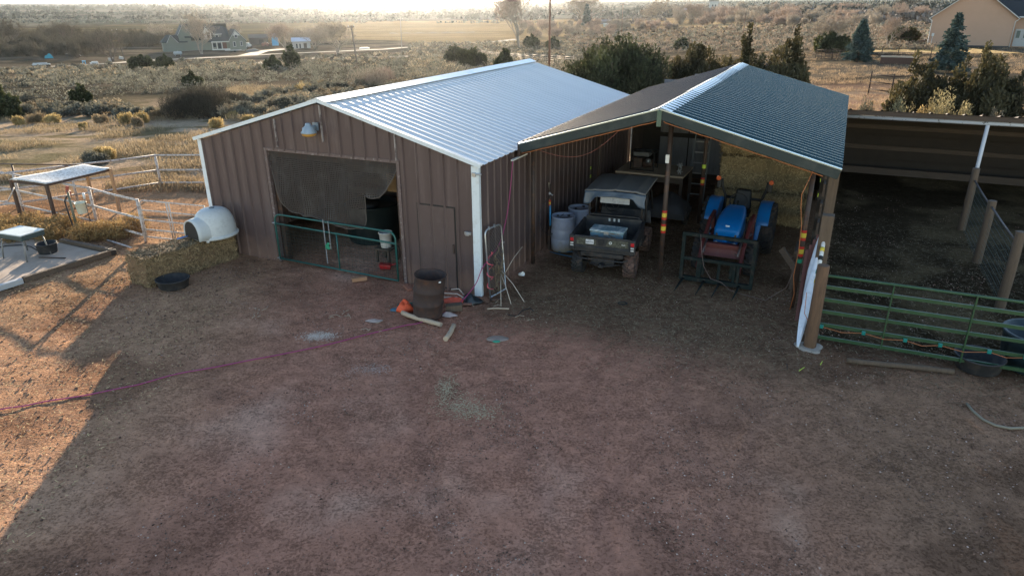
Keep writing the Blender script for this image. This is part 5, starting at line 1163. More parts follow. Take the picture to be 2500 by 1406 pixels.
# post at the shed front corner with cement foot
t=thing('gate_post','stout brown wooden gate post in a concrete foot at the shed corner','post',B(6.27,.32),0)
MB().tube([(0,0,-.1),(0,0,.8),(0,0,1.52)],[.105,.10,.095],14).build('post_timber',mat('brown_post',(.13,.075,.045),.9,var=.35,scale=5,stretch=(5,5,.6),bump=.5,bscale=14,dirt=(.06,.04,.03),dirtamt=.5),t,bevel=.01)
MB().lathe([(.23,-.03),(.21,.012),(.17,.02),(.1,.02)],20,jit=.12).build('concrete_foot',mat('rough_concrete',(.34,.30,.26),.9,var=.2,bump=.6),t)
o=thing('wooden_post','square grey post behind the brown gate post','post',B(6.22,1.35),-YAW); MB().box(-.10,.10,-.10,.10,0,2.1).build('post_timber',m_wood,o,bevel=.01)
# shiny white wrapped pole and striped pole
pl=thing('white_sheeting_pole','tall leaning pole wrapped in glossy white sheeting at the right front of the shed','pole',B(6.08,.22),0)
m_gl=mat('glossy_white_sheet',(.62,.68,.78),.18,var=.1,scale=4,dirt=(.2,.25,.3),dirtamt=.4,dscale=6,spec=.7,bump=.3,bscale=6)
def sheet(a,b):
    z=.02+1.95*b; w_=.015+.075*math.sin(PI*min(1,b*1.15))**.8
    q=(B(6.08,.22,0)*(1-b)+B(6.20,1.9,0)*b)-B(6.08,.22,0); th=2*PI*a
    rr=1+.25*math.sin(4*th+9*b)
    return (q.x-w_*rr*.9*math.cos(th)-.03*b,q.y+w_*rr*math.sin(th)*1.1,z)
MB().grid(sheet,20,30).build('sheeting',m_gl,pl); MB().cyl((.0,0,0),tuple(B(6.20,1.9,1.9)-B(6.08,.22,0)),.024).build('pole',m_white,pl)
st_=thing('striped_pole','white pipe banded in yellow and teal tape leaning beside the white sheeting','pole',B(6.2,.65,.95),0)
e=B(6.22,1.55,1.92)-B(6.2,.65,.95)
MB().tube([(0,0,0),e*.5+Vector((.0,0,-.02)),e],.035,10).build('pipe',m_white,st_)
for k,(t_,mt) in enumerate(((.08,m_lime),(.22,m_teald),(.42,m_black),(.55,m_lime),(.75,m_black),(.82,m_teald),(.97,m_teald))):
    MB().cyl(e*t_,e*(t_+.055),.039,n=12).build('tape_band',m_yel if mt is m_lime else mt,st_)
# dark red pipes bundle
o=thing('pipe_bundle','bundle of dark red boards leaning inside the right front of the shed','boards',B(5.98,1.35),-YAW)
for k in range(4): MB().beam((.03*k,.12*k,0),(.05*k-.02,.5+.12*k,1.25+.07*k),.05,.03).build('board',mat('dark_red_board',(.09,.025,.022),.6),o)
# tubs by the gate
tub('water_tub','tall dark blue-green stock tub behind the green gate at the right edge',B(9.62,1.05,0),.52,.62,mt=mat('tub_dark_blue',(.02,.035,.042),.45,var=.2,dirt=(.07,.08,.08),dirtamt=.4))
tub('feed_tub','low black rubber tub half under the green gate',B(8.80,.62,0),.36,.24,mt=m_rubber,content=m_dark)
# ================================================================ vegetation
m_sage=mat('sage_leaf',(.15,.142,.108),.9,var=.1,scale=.7,tint=True,trans=.3)
m_sagetan=mat('sage_tan',(.26,.21,.14),.9,var=.1,scale=.7,tint=True,trans=.3)
m_gold=mat('bunch_grass',(.42,.31,.14),.9,var=.15,scale=2,tint=True,trans=.35)
m_tan=mat('dry_grass',(.27,.205,.125),.9,var=.15,scale=2,tint=True,trans=.3)
m_jun=mat('juniper_leaf',(.050,.055,.022),.8,var=.2,scale=1.2,tint=True,trans=.25)
m_junb=mat('juniper_brown',(.070,.058,.024),.8,var=.2,scale=1.2,tint=True,trans=.25)
m_spr=mat('spruce_needle',(.06,.088,.078),.8,var=.2,scale=1.5,tint=True,trans=.2)
m_bark=mat('bark',(.13,.10,.08),.9,var=.3,scale=5)
m_twig=mat('pale_twig',(.26,.215,.165),.9,var=.15,scale=1,tint=True,trans=.2)
m_twigd=mat('dark_twig',(.075,.064,.046),.9,var=.15,scale=1,tint=True,trans=.2)
m_rabbit=mat('rabbitbrush_leaf',(.30,.25,.13),.9,var=.15,scale=2,tint=True,trans=.35)
m_twigp=mat('pink_twig',(.26,.19,.145),.9,var=.15,scale=.5,tint=True,trans=.2)
m_weed=mat('tumbleweed',(.32,.21,.09),.9,var=.15,scale=3,tint=True,trans=.3)
def lean_blob(n,blobs,size,up,asp,shell,out=.6):
    c,d,k=blobpts(blobs,n,shell); return leafq(c,size,up,asp,out=d*out),k
def crown(name,blobs,n,size,mt,parent=None,up=.6,asp=2.,shell=.45,zmin=0.0,out=.6):
    V,k=lean_blob(n,blobs,size,up,asp,shell,out)
    keep=V[:,:,2].min(1)>zmin; V=V[keep]; k=k[keep]
    sh=rng.random(len(blobs)); ti=.25+.5*sh[k]+.45*(rng.random(len(V))-.5); return quads(name,V,mt,parent,tint=np.clip(ti,0,1))
def tree_root(name,label,cat,loc,group=None): return thing(name,label,cat,loc,0,group)
def px_m(px,loc):   # metres for a photo-pixel length at that place
    return px/CF*((Vector((loc[0],loc[1],loc[2]))-Vector((0,0,CH))).dot(_F))
def juniper(label,loc,w,h,n=5000,size=.10,spires=6,seed=0,mt=None,group=None,base=.06):
    r_=random.Random(seed+1); t=tree_root('juniper_tree',label,'juniper',loc,group); B_=[]
    for k in range(int(18+spires*6)):
        a=r_.uniform(0,2*PI); rr=w/2*r_.uniform(.05,.95)**.7; z=h*(base+r_.uniform(.0,.62)*(1-.35*rr/(w/2))); s=w*r_.uniform(.09,.20)
        B_.append((rr*math.cos(a),rr*math.sin(a),max(z,s*.5),s,s,s*r_.uniform(1.,1.7)))
    for k in range(spires):
        a=r_.uniform(0,2*PI); rr=w*r_.uniform(.0,.42); top_=h*(1-.9*(rr/(w/2))**2*.5)*r_.uniform(.84,1.)*(1 if k==0 else .95); x,y=rr*math.cos(a),rr*math.sin(a)
        for j in range(5): f=j/4; B_.append((x*(1+.1*f)+r_.uniform(-.05,.05)*w,y*(1+.1*f),top_*(.5+.5*f)-w*.02,w*.14*(1.05-.70*f),w*.14*(1.05-.70*f),h*.12*(1.05-.5*f)))
    crown('crown',B_,int(n*2.3),size*.95,mt or m_jun,t,up=.7,asp=2.1,shell=.35,zmin=-.2)
    M=MB()
    for k in range(5):
        a=r_.uniform(0,2*PI); M.tube([(0,0,-.3),(.08*w*math.cos(a),.08*w*math.sin(a),h*.3),(.2*w*math.cos(a),.2*w*math.sin(a),h*.62)],[.035*w,.02*w,.008*w],6)
    M.build('trunk',m_bark,t); return t
def at_px(x,y): return P(x,y)
def J(label,x,top_,base_,wpx,n=4000,size=None,spires=6,seed=0,mt=None,dist=None,group=None):
    loc=PD(x,dist) if dist else P(x,base_)
    h=px_m((base_-top_)*1.06,loc); w=px_m(wpx,loc); d=math.hypot(loc.x,loc.y)
    # crown starts at the ground; when the distance is forced, reach the same top line
    if dist:
        ztop=None
        for z in np.arange(0,15,.05):
            q=Vector((loc.x,loc.y,loc.z+z))-Vector((0,0,CH)); yy=703-CF*q.dot(_U)/q.dot(_F)
            if yy<=top_: ztop=z; break
        h=ztop or h
    return juniper(label,loc,w,h,n,size or max(.07,d*.0021),spires,seed,mt,group)
J('broad dark juniper tree behind the valley between the two roofs',1503,74,225,232,16000,.085,9,3,dist=40)
J('round brown-green juniper tree behind the left slope of the green roof',1712,94,215,168,11000,.085,6,8,m_junb,dist=42)
J('tall pointed juniper tree just left of the two-spired one behind the green roof ridge',1828,58,215,104,8000,.08,5,5,m_junb,dist=37)
J('wide two-spired juniper tree behind the peak of the green roof',1912,54,225,170,13000,.08,7,12,m_junb,dist=36)
J('brown-green juniper tree behind the shelter, left of the large dark one',2290,120,270,165,11000,.075,7,15,m_junb,dist=34)
J('large dark juniper tree behind the shelter at the right edge of the photo',2440,102,290,190,14000,.075,8,17,m_junb,dist=34)
mids=[(1113,113,156,48,'left of the three hazy junipers above the silver roof'),(1153,120,168,56,'middle of the three hazy junipers above the silver roof'),(1229,120,178,42,'right of the three hazy junipers above the silver roof'),
 (1298,89,119,32,'small round juniper left of the tall utility pole'),(1350,93,120,26,'small round juniper right behind the tall utility pole'),(1664,94,122,30,'small round juniper between the broad and the round junipers'),
 (345,138,172,52,'left of two dark junipers below the gravel road'),(402,137,171,36,'right of two dark junipers below the gravel road'),(202,203,262,44,'solitary dark juniper in the sagebrush at the left'),(12,200,292,70,'dark juniper cut off by the left edge of the photo'),
 (470,178,216,40,'small upright juniper in the sagebrush above the dark shrub'),(668,140,172,36,'low dark juniper by the road below the white building'),(716,112,168,36,'upright grey-green juniper at the driveway corner'),
 (2206,68,106,58,'neat round juniper left of the tan house'),(2030,78,128,74,'wide dark juniper behind the pale bare tree')]
for i,(x,a,b_,w_,lb) in enumerate(mids): J(lb,x,a,b_,w_,2200 if w_<45 else 3000,None,4,30+i,m_jun if i!=13 else m_jun,group='junipers scattered over the range')
def spruce(label,x,top_,base_,wpx,seed,name='spruce_tree',n=6000):
    loc=P(x,base_); h=px_m((base_-top_)*1.07,loc); w=px_m(wpx,loc); d=math.hypot(loc.x,loc.y); t=tree_root(name,label,'spruce',loc); C_=[];D_=[]
    r_=np.random.default_rng(seed); nt_=14
    for j in range(nt_*9):
        f=(j//9+r_.random()*.7)/nt_; rad=w/2*(1-f)**.85*(.8+.35*r_.random()); a=r_.random()*2*PI; m_=int(n/(nt_*9)*(1.5-f)); s=r_.random(m_)**.6
        z=h*(.05+.95*f)+rad*(.12*s-.22*s*s); q=np.stack([rad*s*math.cos(a),rad*s*math.sin(a),z],1)+r_.normal(size=(m_,3))*[w*.022,w*.022,h*.011]; C_.append(q); dd=np.zeros((m_,3)); dd[:]=(math.cos(a),math.sin(a),-.25); D_.append(dd)
    C_=np.concatenate(C_);D_=np.concatenate(D_); V=leafq(C_,max(.05,d*.0014),0.,2.6,out=D_)
    quads('crown',V,m_spr,t,tint=np.clip(.3+.6*r_.random(len(V)),0,1)); MB().cyl((0,0,-.2),(0,0,h*.93),.05*w,.01).build('trunk',m_bark,t); return t
spruce('blue-green spruce tree standing left of the lawn, nearer the green roof',2092,62,152,74,1,n=9000)
spruce('tall blue-green spruce tree in front of the tan house wall',2311,52,178,92,2,n=10000)
spruce('small dark spruce beside the large hazy bare cottonwood',1432,18,66,24,3,n=1500)
# bare trees
def bare_mesh(seed,twigs=1500,mt=m_twig):
    r_=random.Random(seed); M=MB(); tips=[]
    def br(p,d,l,r,lev):
        q=p+d*l*.5+Vector((r_.gauss(0,.03),r_.gauss(0,.03),0))*l; e=q+(d+Vector((r_.gauss(0,.12),r_.gauss(0,.12),.05))).normalized()*l*.5
        M.tube([p,q,e],[r,r*.8,r*.6],6 if lev<2 else 4,False)
        if lev>=5: tips.append((e,(e-p).normalized())); return
        n=3 if lev<4 else 3
        for k in range(n):
            ax=Vector((r_.gauss(0,1),r_.gauss(0,1),r_.gauss(0,.35))).normalized(); nd=(d*(1.0 if k==0 else .75)+ax*(.35 if k==0 else .72)+Vector((0,0,.12))).normalized()
            br(e if k<2 else q,nd,l*r_.uniform(.62,.82),r*.58,lev+1)
    for k in range(2 if seed%2 else 3):
        a=2*PI*k/3+seed; br(Vector((0,0,-.03)),Vector((.28*math.cos(a),.28*math.sin(a),1)).normalized(),.30,.020,0)
    zs=max(v[2] for v in M.v); 
    T=np.array([list(t[0]) for t in tips]); Dr=np.array([list(t[1]) for t in tips]); k=rng.integers(0,len(T),twigs); c=T[k]+rng.normal(size=(twigs,3))*.025+Dr[k]*.02
    V=leafq(c,.0055,.35,9,out=Dr[k]*1.5)
    sc_=1/max(zs,.1); M.v=[(x*sc_,y*sc_,z*sc_) for x,y,z in M.v]; V=V*sc_
    return M,V
BT=[]
def bare_proto(seed,label,loc,h,name='bare_tree',mt=m_twig,group='leafless trees of the valley',twigs=3000,cat='bare tree'):
    M,V=bare_mesh(seed,twigs); t=tree_root(name,label,cat,loc,group); M.build('trunk',m_bark if mt is m_twigd else mat('pale_bark%d'%0,(.28,.23,.18),.9,var=.2),t); quads('twigs',V,mt,t,tint=.3+.6*rng.random(len(V))); t.scale=(h,h,h); return t
bt=[(825,57,137,92,'large spreading bare tree beside the gravel road','a',0),(493,38,133,88,'pale bare cottonwood in front of the grey-green house','b',1),(700,66,128,66,'pale bare tree between the blue container and the white building','c',2),
 (770,68,122,70,'bare tree right of the small white building','a',1),(277,78,152,74,'dark bare tree by the junk yard left of the leaning pole','d',0),(1425,-12,64,118,'large hazy bare cottonwood behind the small spruce','b',2),
 (1612,2,58,66,'bare cottonwood left of the metal farm building','b',1),(1268,-20,122,80,'tall hazy bare tree left of the tall utility pole','c',2),(2022,48,128,96,'pale bare tree in front of the wide dark juniper','a',2),(2166,48,116,66,'small pinkish bare tree left of the neat round juniper','c',0),
 (2196,-10,22,50,'bare tree on the skyline left of the tan house gable','d',1),(2222,-8,22,44,'bare tree on the skyline right next to another one near the tan house','d',2),(1700,10,60,50,'bare tree right of the metal farm building','c',1),(580,62,100,40,'bare tree behind the right gable of the grey-green house','a',0),
 (30,55,120,70,'bare tree above the thicket at the left edge','d',1),(170,58,118,60,'bare tree rising from the middle of the left thicket','d',2),(390,62,108,60,'bare tree behind the garage of the grey-green house','a',1),(1570,70,30,40,'',0,0)]
mts={'a':m_twig,'b':m_twig,'c':m_twigp,'d':m_twigd}
protos={}
for x,a,b_,w_,lb,k,s_ in bt:
    if not lb: continue
    loc=P(x,b_) if b_>25 else P(x,25); h=px_m((b_-a)*1.06,loc); key=(k,s_)
    if key in protos: o=dup(protos[key],loc,random.uniform(0,6),h,lb); 
    else: o=bare_proto(hash_:=(ord(k)*3+s_*7),lb,loc,h,mt=mts[k]); protos[key]=o; o.rotation_euler[2]=random.uniform(0,6)
    r_=w_/(b_-a); o.scale=(h*min(1.4,max(.8,r_*1.1)),)*2+(h,)
# bare shrubs / thickets
def shrub_proto(label,mt,n=1100,asp=11,size=.017,name='bare_shrub',cat='shrub',group=None,up=.9):
    t=thing(name,label,cat,(0,0,0),0,group); B_=[(random.uniform(-.5,.5),random.uniform(-.5,.5),random.uniform(.25,.62),.28,.28,.34) for _ in range(9)]
    V,k=lean_blob(n,B_,size,up,asp,.1,.8); sh=rng.random(9); quads('branches',V,mt,t,tint=np.clip(.2+.5*sh[k]+.3*rng.random(n),0,1)); 
    M=MB()
    for j in range(7): a=j*.9; M.tube([(0,0,-.05),(.25*math.cos(a),.25*math.sin(a),.5)],[.018,.006],4)
    M.build('stems',m_bark,t); return t
def fill(protos_,label,pts,group,jit=.15):
    """pts: (x,ybase,hpx,aspect)"""
    first={}
    for i,(x,y,hp,asx) in enumerate(pts):
        loc=P(x,y); h=px_m(hp,loc); pr=protos_[i%len(protos_)]
        lb=label
        if pr.name not in first and not pr.get('used'): pr['used']=1; o=pr; o.location=loc; o['label']=lb; o['group']=group; first[pr.name]=1; o.rotation_euler[2]=random.uniform(0,6)
        else: o=dup(pr,loc,random.uniform(0,6),1,lb,group)
        o.scale=(h*asx,h*asx,h)
        if 'used' in o: del o['used']
D_=[shrub_proto('x',m_twigd,1500) for _ in range(3)]; T_=[shrub_proto('x',m_twig,1500) for _ in range(3)]; K_=[shrub_proto('x',m_twigp,1500) for _ in range(3)]
USED=set()
pts=[]
for row,(y,hp) in enumerate(((98,36),(112,40),(128,44),(140,36))):
    for x in range(-25,236 if row<3 else 180,27): pts.append((x+random.uniform(-8,8)+row*9,y+random.uniform(-4,4),hp*random.uniform(.75,1.15),random.uniform(.8,1.1)))
fill(D_,'bare brown brush tree of the dense thicket at the left',pts,'left thicket')
pts=[(x+random.uniform(-5,5),112+random.uniform(-3,3),34*random.uniform(.8,1.1),.9) for x in range(310,410,18)]+[(x,100+random.uniform(-2,2),30,.8) for x in range(250,420,30)]
fill(D_,'bare grey brush in the hedge between the thicket and the grey-green house',pts,'brush beside the house')
pts=[(x+random.uniform(-6,6),108+random.uniform(-3,3)-.0*x,34*random.uniform(.8,1.2),.85) for x in range(612,680,20)]+[(x,104,36,.9) for x in range(720,800,18)]
fill(T_,'pale bare brush behind the farm sheds right of the grey-green house',pts,'pale brush behind the farm sheds')
pts=[]
for y,hp in ((30,22),(40,26),(52,28),(62,26)):
    for x in range(1660,2260,26):
        if x>2150 and y>50: continue
        pts.append((x+random.uniform(-9,9),y+random.uniform(-4,4)+(x-1900)*.012,hp*random.uniform(.7,1.2),random.uniform(.8,1.2)))
fill(T_+K_,'bare grey-brown willow brush of the long thicket at the upper right',pts,'long willow thicket')
pts=[]
for y,hp in ((62,18),(75,24),(88,26)):
    for x in range(1270,1660 if y<80 else 1500,24): pts.append((x+random.uniform(-8,8),y+random.uniform(-3,3),hp*random.uniform(.6,1.1),random.uniform(.8,1.2)))
fill(K_+T_,'pinkish bare brush of the hazy thicket beyond the utility pole',pts,'hazy thicket beyond the pole')
# dark shrub + others near
def nshrub(label,x,y,hpx,wpx,mt,n=2500,name='shrub',size=.03,asp=6,up=.9,group=None,cat='shrub',dist=None):
    loc=PD(x,dist) if dist else P(x,y); h=px_m(hpx,loc)
    if dist:
        for z in np.arange(0,6,.05):
            q=Vector((loc.x,loc.y,loc.z+z))-Vector((0,0,CH))
            if 703-CF*q.dot(_U)/q.dot(_F)<=y-hpx: h=z; break
    w=px_m(wpx,loc); t=thing(name,label,cat,loc,0,group); B_=[]
    for _ in range(14):
        a=random.uniform(0,2*PI); rr=w/2*.62*math.sqrt(random.random()); B_.append((rr*math.cos(a),rr*math.sin(a)*.8,h*random.uniform(.15,.55),w*.2,w*.2,h*.42))
    crown('branches',B_,n,size,mt,t,up=up,asp=asp,shell=.15,zmin=-.1); return t
nshrub('large dark grey bare shrub among the sagebrush above the barn roof corner',488,284,78,250,m_twigd,16000,size=.022,asp=10)
nshrub('dark bare shrub right beside the largest dark shrub near the barn roof',558,272,50,90,m_twigd,5000,size=.022,asp=10)
nshrub('pale twiggy bush rising above the silver roof ridge on the left',905,222,62,110,m_twig,4500,size=.018,asp=12)
nshrub('pale bush with fine branches above the middle of the silver roof ridge',945,205,50,80,m_twigp,3500,size=.018,asp=12)
nshrub('round dark shrub half under a golden tuft near the back rail of the pen',235,400,34,70,m_sage,2500,size=.03,asp=3)
nshrub('golden tuft growing from the dark shrub near the back rail of the pen',258,388,32,64,m_gold,2200,size=.022,asp=7,name='golden_bush')
gold=[(248,302,24,40),(312,303,30,42),(350,300,30,40),(335,310,24,36),(528,312,26,46),(568,290,18,28),(90,300,26,60),(50,305,22,40),(205,318,18,22),(438,290,26,50),(690,262,28,40),(745,235,36,60),(780,222,30,50),(610,300,20,34),(130,300,22,50),(380,290,22,40)]
for i,(x,y,h_,w_) in enumerate(gold):
    nshrub(['golden bunchgrass clump','straw coloured grass clump'][i%2]+' '+['west of the tall golden pair','left of the three bright clumps','right of the three bright clumps','in front of the three bright clumps','alone near the barn roof corner','behind the lone clump near the barn roof','by the juniper at the left edge','next to the left edge juniper','small, on the bare ground','at the foot of the big dark shrub','just above the left roof slope','beside the roof ridge end','above the roof ridge end','small, near the white corner trim','left of the fallen branch','below the big dark shrub'][i],x,y,h_,w_,m_gold if i%3 else m_tan,1500,'bunchgrass',.02,9,.9,'golden grass clumps at the edge of the range','grass clump')
for i,(x,y,h_,w_,mt,lb) in enumerate(((2160,262,32,62,m_rabbit,'pale green-tan rabbitbrush just right of the green roof edge'),(2245,262,44,84,m_rabbit,'wide rabbitbrush left of the tallest one above the shelter roof'),(2348,268,64,92,m_rabbit,'tallest rabbitbrush above the shelter roof'),(2300,272,24,44,m_gold,'low orange-gold bush between rabbitbrushes above the shelter roof'),(2415,276,38,60,m_rabbit,'small rabbitbrush right of the tallest one above the shelter roof'),(2490,282,26,40,m_tan,'dry bush at the right edge above the shelter roof'))):
    nshrub(lb,x,y,h_,w_,mt,5200,'rabbitbrush',.024,4.,.8,'rabbitbrush behind the shelter','bush',dist=30.2)
# tumbleweeds by the left pen (stuff: one tangled mass)
bl=[]
for x,y in ((20,575),(60,568),(100,572),(140,570),(40,590),(120,586),(160,560),(250,580),(290,578),(210,585),(330,560),(5,560),(80,556)):
    q=P(x,y,0); bl.append((q.x,q.y,.16,.42,.40,.30))
V,k=lean_blob(26000,bl,.012,.15,9,.05,.3); tag(quads('dry_tumbleweeds',V,m_weed,tint=.2+.7*rng.random(len(V))),kind='stuff')
# ground cover of dry grass in the pen and range
def area(n,x0,x1,y0,y1):
    px=rng.uniform(x0,x1,n*1); py=rng.uniform(y0,y1,n); out=[]
    d=np.stack([_F.x*CF+_R.x*(px-1250)-_U.x*(py-703),_F.y*CF+_R.y*(px-1250)-_U.y*(py-703),_F.z*CF+_R.z*(px-1250)-_U.z*(py-703)],1)
    t=-CH/d[:,2]
    for _ in range(12): x=d[:,0]*t;y=d[:,1]*t; t=(terr(x,y)-CH)/d[:,2]; t=np.clip(t,0,1e5)
    return np.stack([d[:,0]*t,d[:,1]*t,terr(d[:,0]*t,d[:,1]*t)],1)
def tufts(name,c,per,size,asp,mt,h,spread,up=1.2):
    n=len(c); k=np.repeat(np.arange(n),per); hh=(h*(.5+rng.random(n)))[k] if np.isscalar(h) else h[k]*(.6+.6*rng.random(len(k)))
    sp=spread if np.isscalar(spread) else spread[k][:,None]
    q=c[k]+np.stack([rng.normal(size=len(k)),rng.normal(size=len(k)),np.zeros(len(k))],1)*sp; q[:,2]+=hh*rng.random(len(k))**.8
    sz=size if np.isscalar(size) else size[k]
    V=leafq(q,sz,up,asp); sh=rng.random(n)[k]; return tag(quads(name,V,mt,tint=np.clip(.15+.5*sh+.35*rng.random(len(k)),0,1)),kind='stuff')
c=area(2600,-100,520,290,470); c=c[c[:,1]>0]; rx=c[:,0]-BO.x; ry=c[:,1]-BO.y; v_=rx*BV.x+ry*BV.y; u_=rx*BU.x+ry*BU.y; k=((v_<-7.8)&((u_>3)|(v_<-13)))|(u_>12.5); c=c[k]; c=c[fbm(c[:,0]/3,c[:,1]/2,4,301)>.54]
tufts('dry_grass',c,26,.016,8,m_tan,.18,.16)
c=area(6500,1480,2520,118,290); c=c[fbm(c[:,0]/3,c[:,1]/2,4,303)>.48]; tufts('dry_grass',c,22,.016,8,mat('pinkish_grass',(.34,.235,.14),.9,var=.15,scale=2,tint=True,trans=.3),.16,.18)
c=area(2400,560,1000,215,300); tufts('dry_grass',c[c[:,1]>30],22,.02,7,m_tan,.25,.25)
# sagebrush: individuals near, one mass beyond
sp=[]
for s_ in range(6):
    t=thing('sagebrush','x','sagebrush',(0,0,-50)); B_=[(random.uniform(-.38,.38),random.uniform(-.38,.38),random.uniform(.2,.6),.24,.24,.28) for _ in range(11)]
    V,k=lean_blob(900,B_,.055,.8,2.2,.3,.6); sh=rng.random(11); quads('foliage',V,m_sagetan if s_ in(1,4) else m_sage,t,tint=np.clip(.1+.6*sh[k]+.35*rng.random(900),0,1)); sp.append(t)
c=area(5200,-60,1250,168,288); c=c[np.hypot(c[:,0],c[:,1])<112]
dens=fbm(c[:,0]/10,c[:,1]/6,4,311); c=c[dens>.44]; d=np.hypot(c[:,0],c[:,1])
keep=[]; cell={}
for i in np.argsort(d):
    q=c[i]; key=(int(q[0]//1.15),int(q[1]//1.15))
    if key in cell: continue
    rx=q[0]-BO.x; ry=q[1]-BO.y; u0=rx*BU.x+ry*BU.y
    if u0<14 or d[i]<33: continue
    cell[key]=1; keep.append(i)
near=keep[:290]
for j,i in enumerate(near):
    q=c[i]; s_=random.uniform(.55,1.15)*(1 if d[i]>40 else .8); pr=sp[j%6]; lb='grey-green sagebrush bush on the range behind the brown barn'; g_='sagebrush on the range'
    o=pr if j<6 else dup(pr,tuple(q),random.uniform(0,6),1,lb,g_)
    o.location=tuple(q); o.scale=(s_*1.15,s_*1.15,s_*.95); o.rotation_euler[2]=random.uniform(0,6); o['label']=lb; o['group']=g_
rest=c[keep[290:]]
def sagecover(c,mt,name,per,k0):
    d=np.hypot(c[:,0],c[:,1]); sz=np.clip(d*.0011,.05,.9); hh=np.clip(.55+.1*rng.random(len(c)),.3,1.2); n=len(c); k=np.repeat(np.arange(n),per)
    R_=np.clip(.68*(.5+.9*rng.random(n)),.3,1.6)*(1+np.clip((d-150)/300,0,2)); dd=rng.normal(size=(len(k),3)); dd/=np.linalg.norm(dd,axis=1)[:,None]; dd[:,2]=np.abs(dd[:,2]); rr=.5+.5*rng.random(len(k))
    q=c[k]+dd*(R_[k]*rr)[:,None]*np.array([1,1,1.0]); V=leafq(q,sz[k]*1.25,.35,1.3,out=dd*.6); sh=rng.random(n)[k]
    return tag(quads(name,V,mt,tint=np.clip(.75*sh+.25*rng.random(len(k)),0,1)),kind='stuff')
if len(rest): sagecover(rest,m_sage,'sagebrush_cover',46,0)
def notroad(c):
    return c
c=area(5200,-60,1300,128,200); d=np.hypot(c[:,0],c[:,1]); c=c[(d>105)&(d<232)]; rn=fbm(c[:,0]/25,c[:,1]/20,3,321)
# keep clear of the gravel road
RD=np.array([list(P(x,y))[:2] for x,y in ((-60,175),(60,167),(200,160),(340,150),(480,143),(600,137),(700,131),(800,127),(940,121),(1100,110),(1260,97))])
def clear(c,RD,w):
    m_=np.full(len(c),1e9)
    for a,b_ in zip(RD[:-1],RD[1:]):
        ab=b_-a; t=np.clip(((c[:,:2]-a)@ab)/(ab@ab),0,1); m_=np.minimum(m_,np.linalg.norm(c[:,:2]-a-t[:,None]*ab,axis=1))
    return c[m_>w]
c=clear(c[(rn>.40)&(rng.random(len(c))<.62)],RD,4.5)
k=rng.random(len(c))<.75; sagecover(c[k],m_sage,'sagebrush_cover',40,0); sagecover(c[~k],m_sagetan,'sagebrush_cover',40,0)
c=area(3600,1000,1420,92,200); d=np.hypot(c[:,0],c[:,1]); c=c[(d>60)&(d<300)]; k=rng.random(len(c))<.6; sagecover(c[k],m_sage,'sagebrush_cover',20,0); sagecover(c[~k],m_sagetan,'sagebrush_cover',20,0)
c=area(4200,1380,2280,52,125); d=np.hypot(c[:,0],c[:,1]); c=c[(d>75)&(d<420)]; k=rng.random(len(c))<.4; sagecover(c[k],m_sage,'sagebrush_cover',18,0); sagecover(c[~k],mat('pink_brush',(.22,.17,.125),.9,var=.1,scale=.5,tint=True,trans=.3),'pale_brush_cover',18,0)
# far brush on the mesa: dark scattered shrubs and trees
def farbrush(n,x0,x1,y0,y1,name,mt,hh,w_,dmin,dmax,th=.45,seed=1,per=10):
    c=area(n,x0,x1,y0,y1); d=np.hypot(c[:,0],c[:,1]); c=c[(d>dmin)&(d<dmax)&(fbm(c[:,0]/90,c[:,1]/120,3,seed)>th)]
    nn=len(c); k=np.repeat(np.arange(nn),per); s=(.6+.8*rng.random(nn))[k]; dd=rng.normal(size=(len(k),3)); dd/=np.linalg.norm(dd,axis=1)[:,None]; dd[:,2]=np.abs(dd[:,2])
    q=c[k]+dd*np.stack([w_*s,w_*s,hh*s],1)*(.4+.6*rng.random(len(k)))[:,None]; V=leafq(q,w_*.55,.3,1.4,out=dd); return tag(quads(name,V,mt,tint=rng.random(nn)[k]),kind='stuff')
m_fardark=mat('far_juniper',(.035,.04,.028),.9,var=.1,scale=.1,tint=True); m_farsage=mat('far_sage',(.13,.13,.10),.9,var=.1,scale=.1,tint=True)
farbrush(1600,-50,1350,18,48,'distant_juniper_wood',m_fardark,3.2,3.2,650,2600,.44,331)
farbrush(2200,-50,1350,24,58,'distant_sagebrush',m_farsage,1.2,1.6,560,1500,.3,333,8)
farbrush(900,-50,700,12,24,'distant_juniper_wood',m_fardark,6,9,2000,5000,.3,335)
farbrush(1200,1300,2520,4,40,'distant_juniper_wood',m_fardark,3.5,4,420,2600,.42,337)
farbrush(900,1300,2300,14,60,'distant_brush',mat('far_pink_brush',(.17,.135,.11),.9,var=.1,scale=.1,tint=True),2.2,2.4,260,1200,.4,339)
# fallen branch
q=P(190,276); tag(MB().tube([q,q+Vector((-.9,.3,.55)),q+Vector((-2.0,.5,.9)),q+Vector((-3.4,.4,.8))],[.06,.05,.03,.015],6).build('fallen_branch',m_twig),'long fallen bare branch arching over the sagebrush at the left','branch')
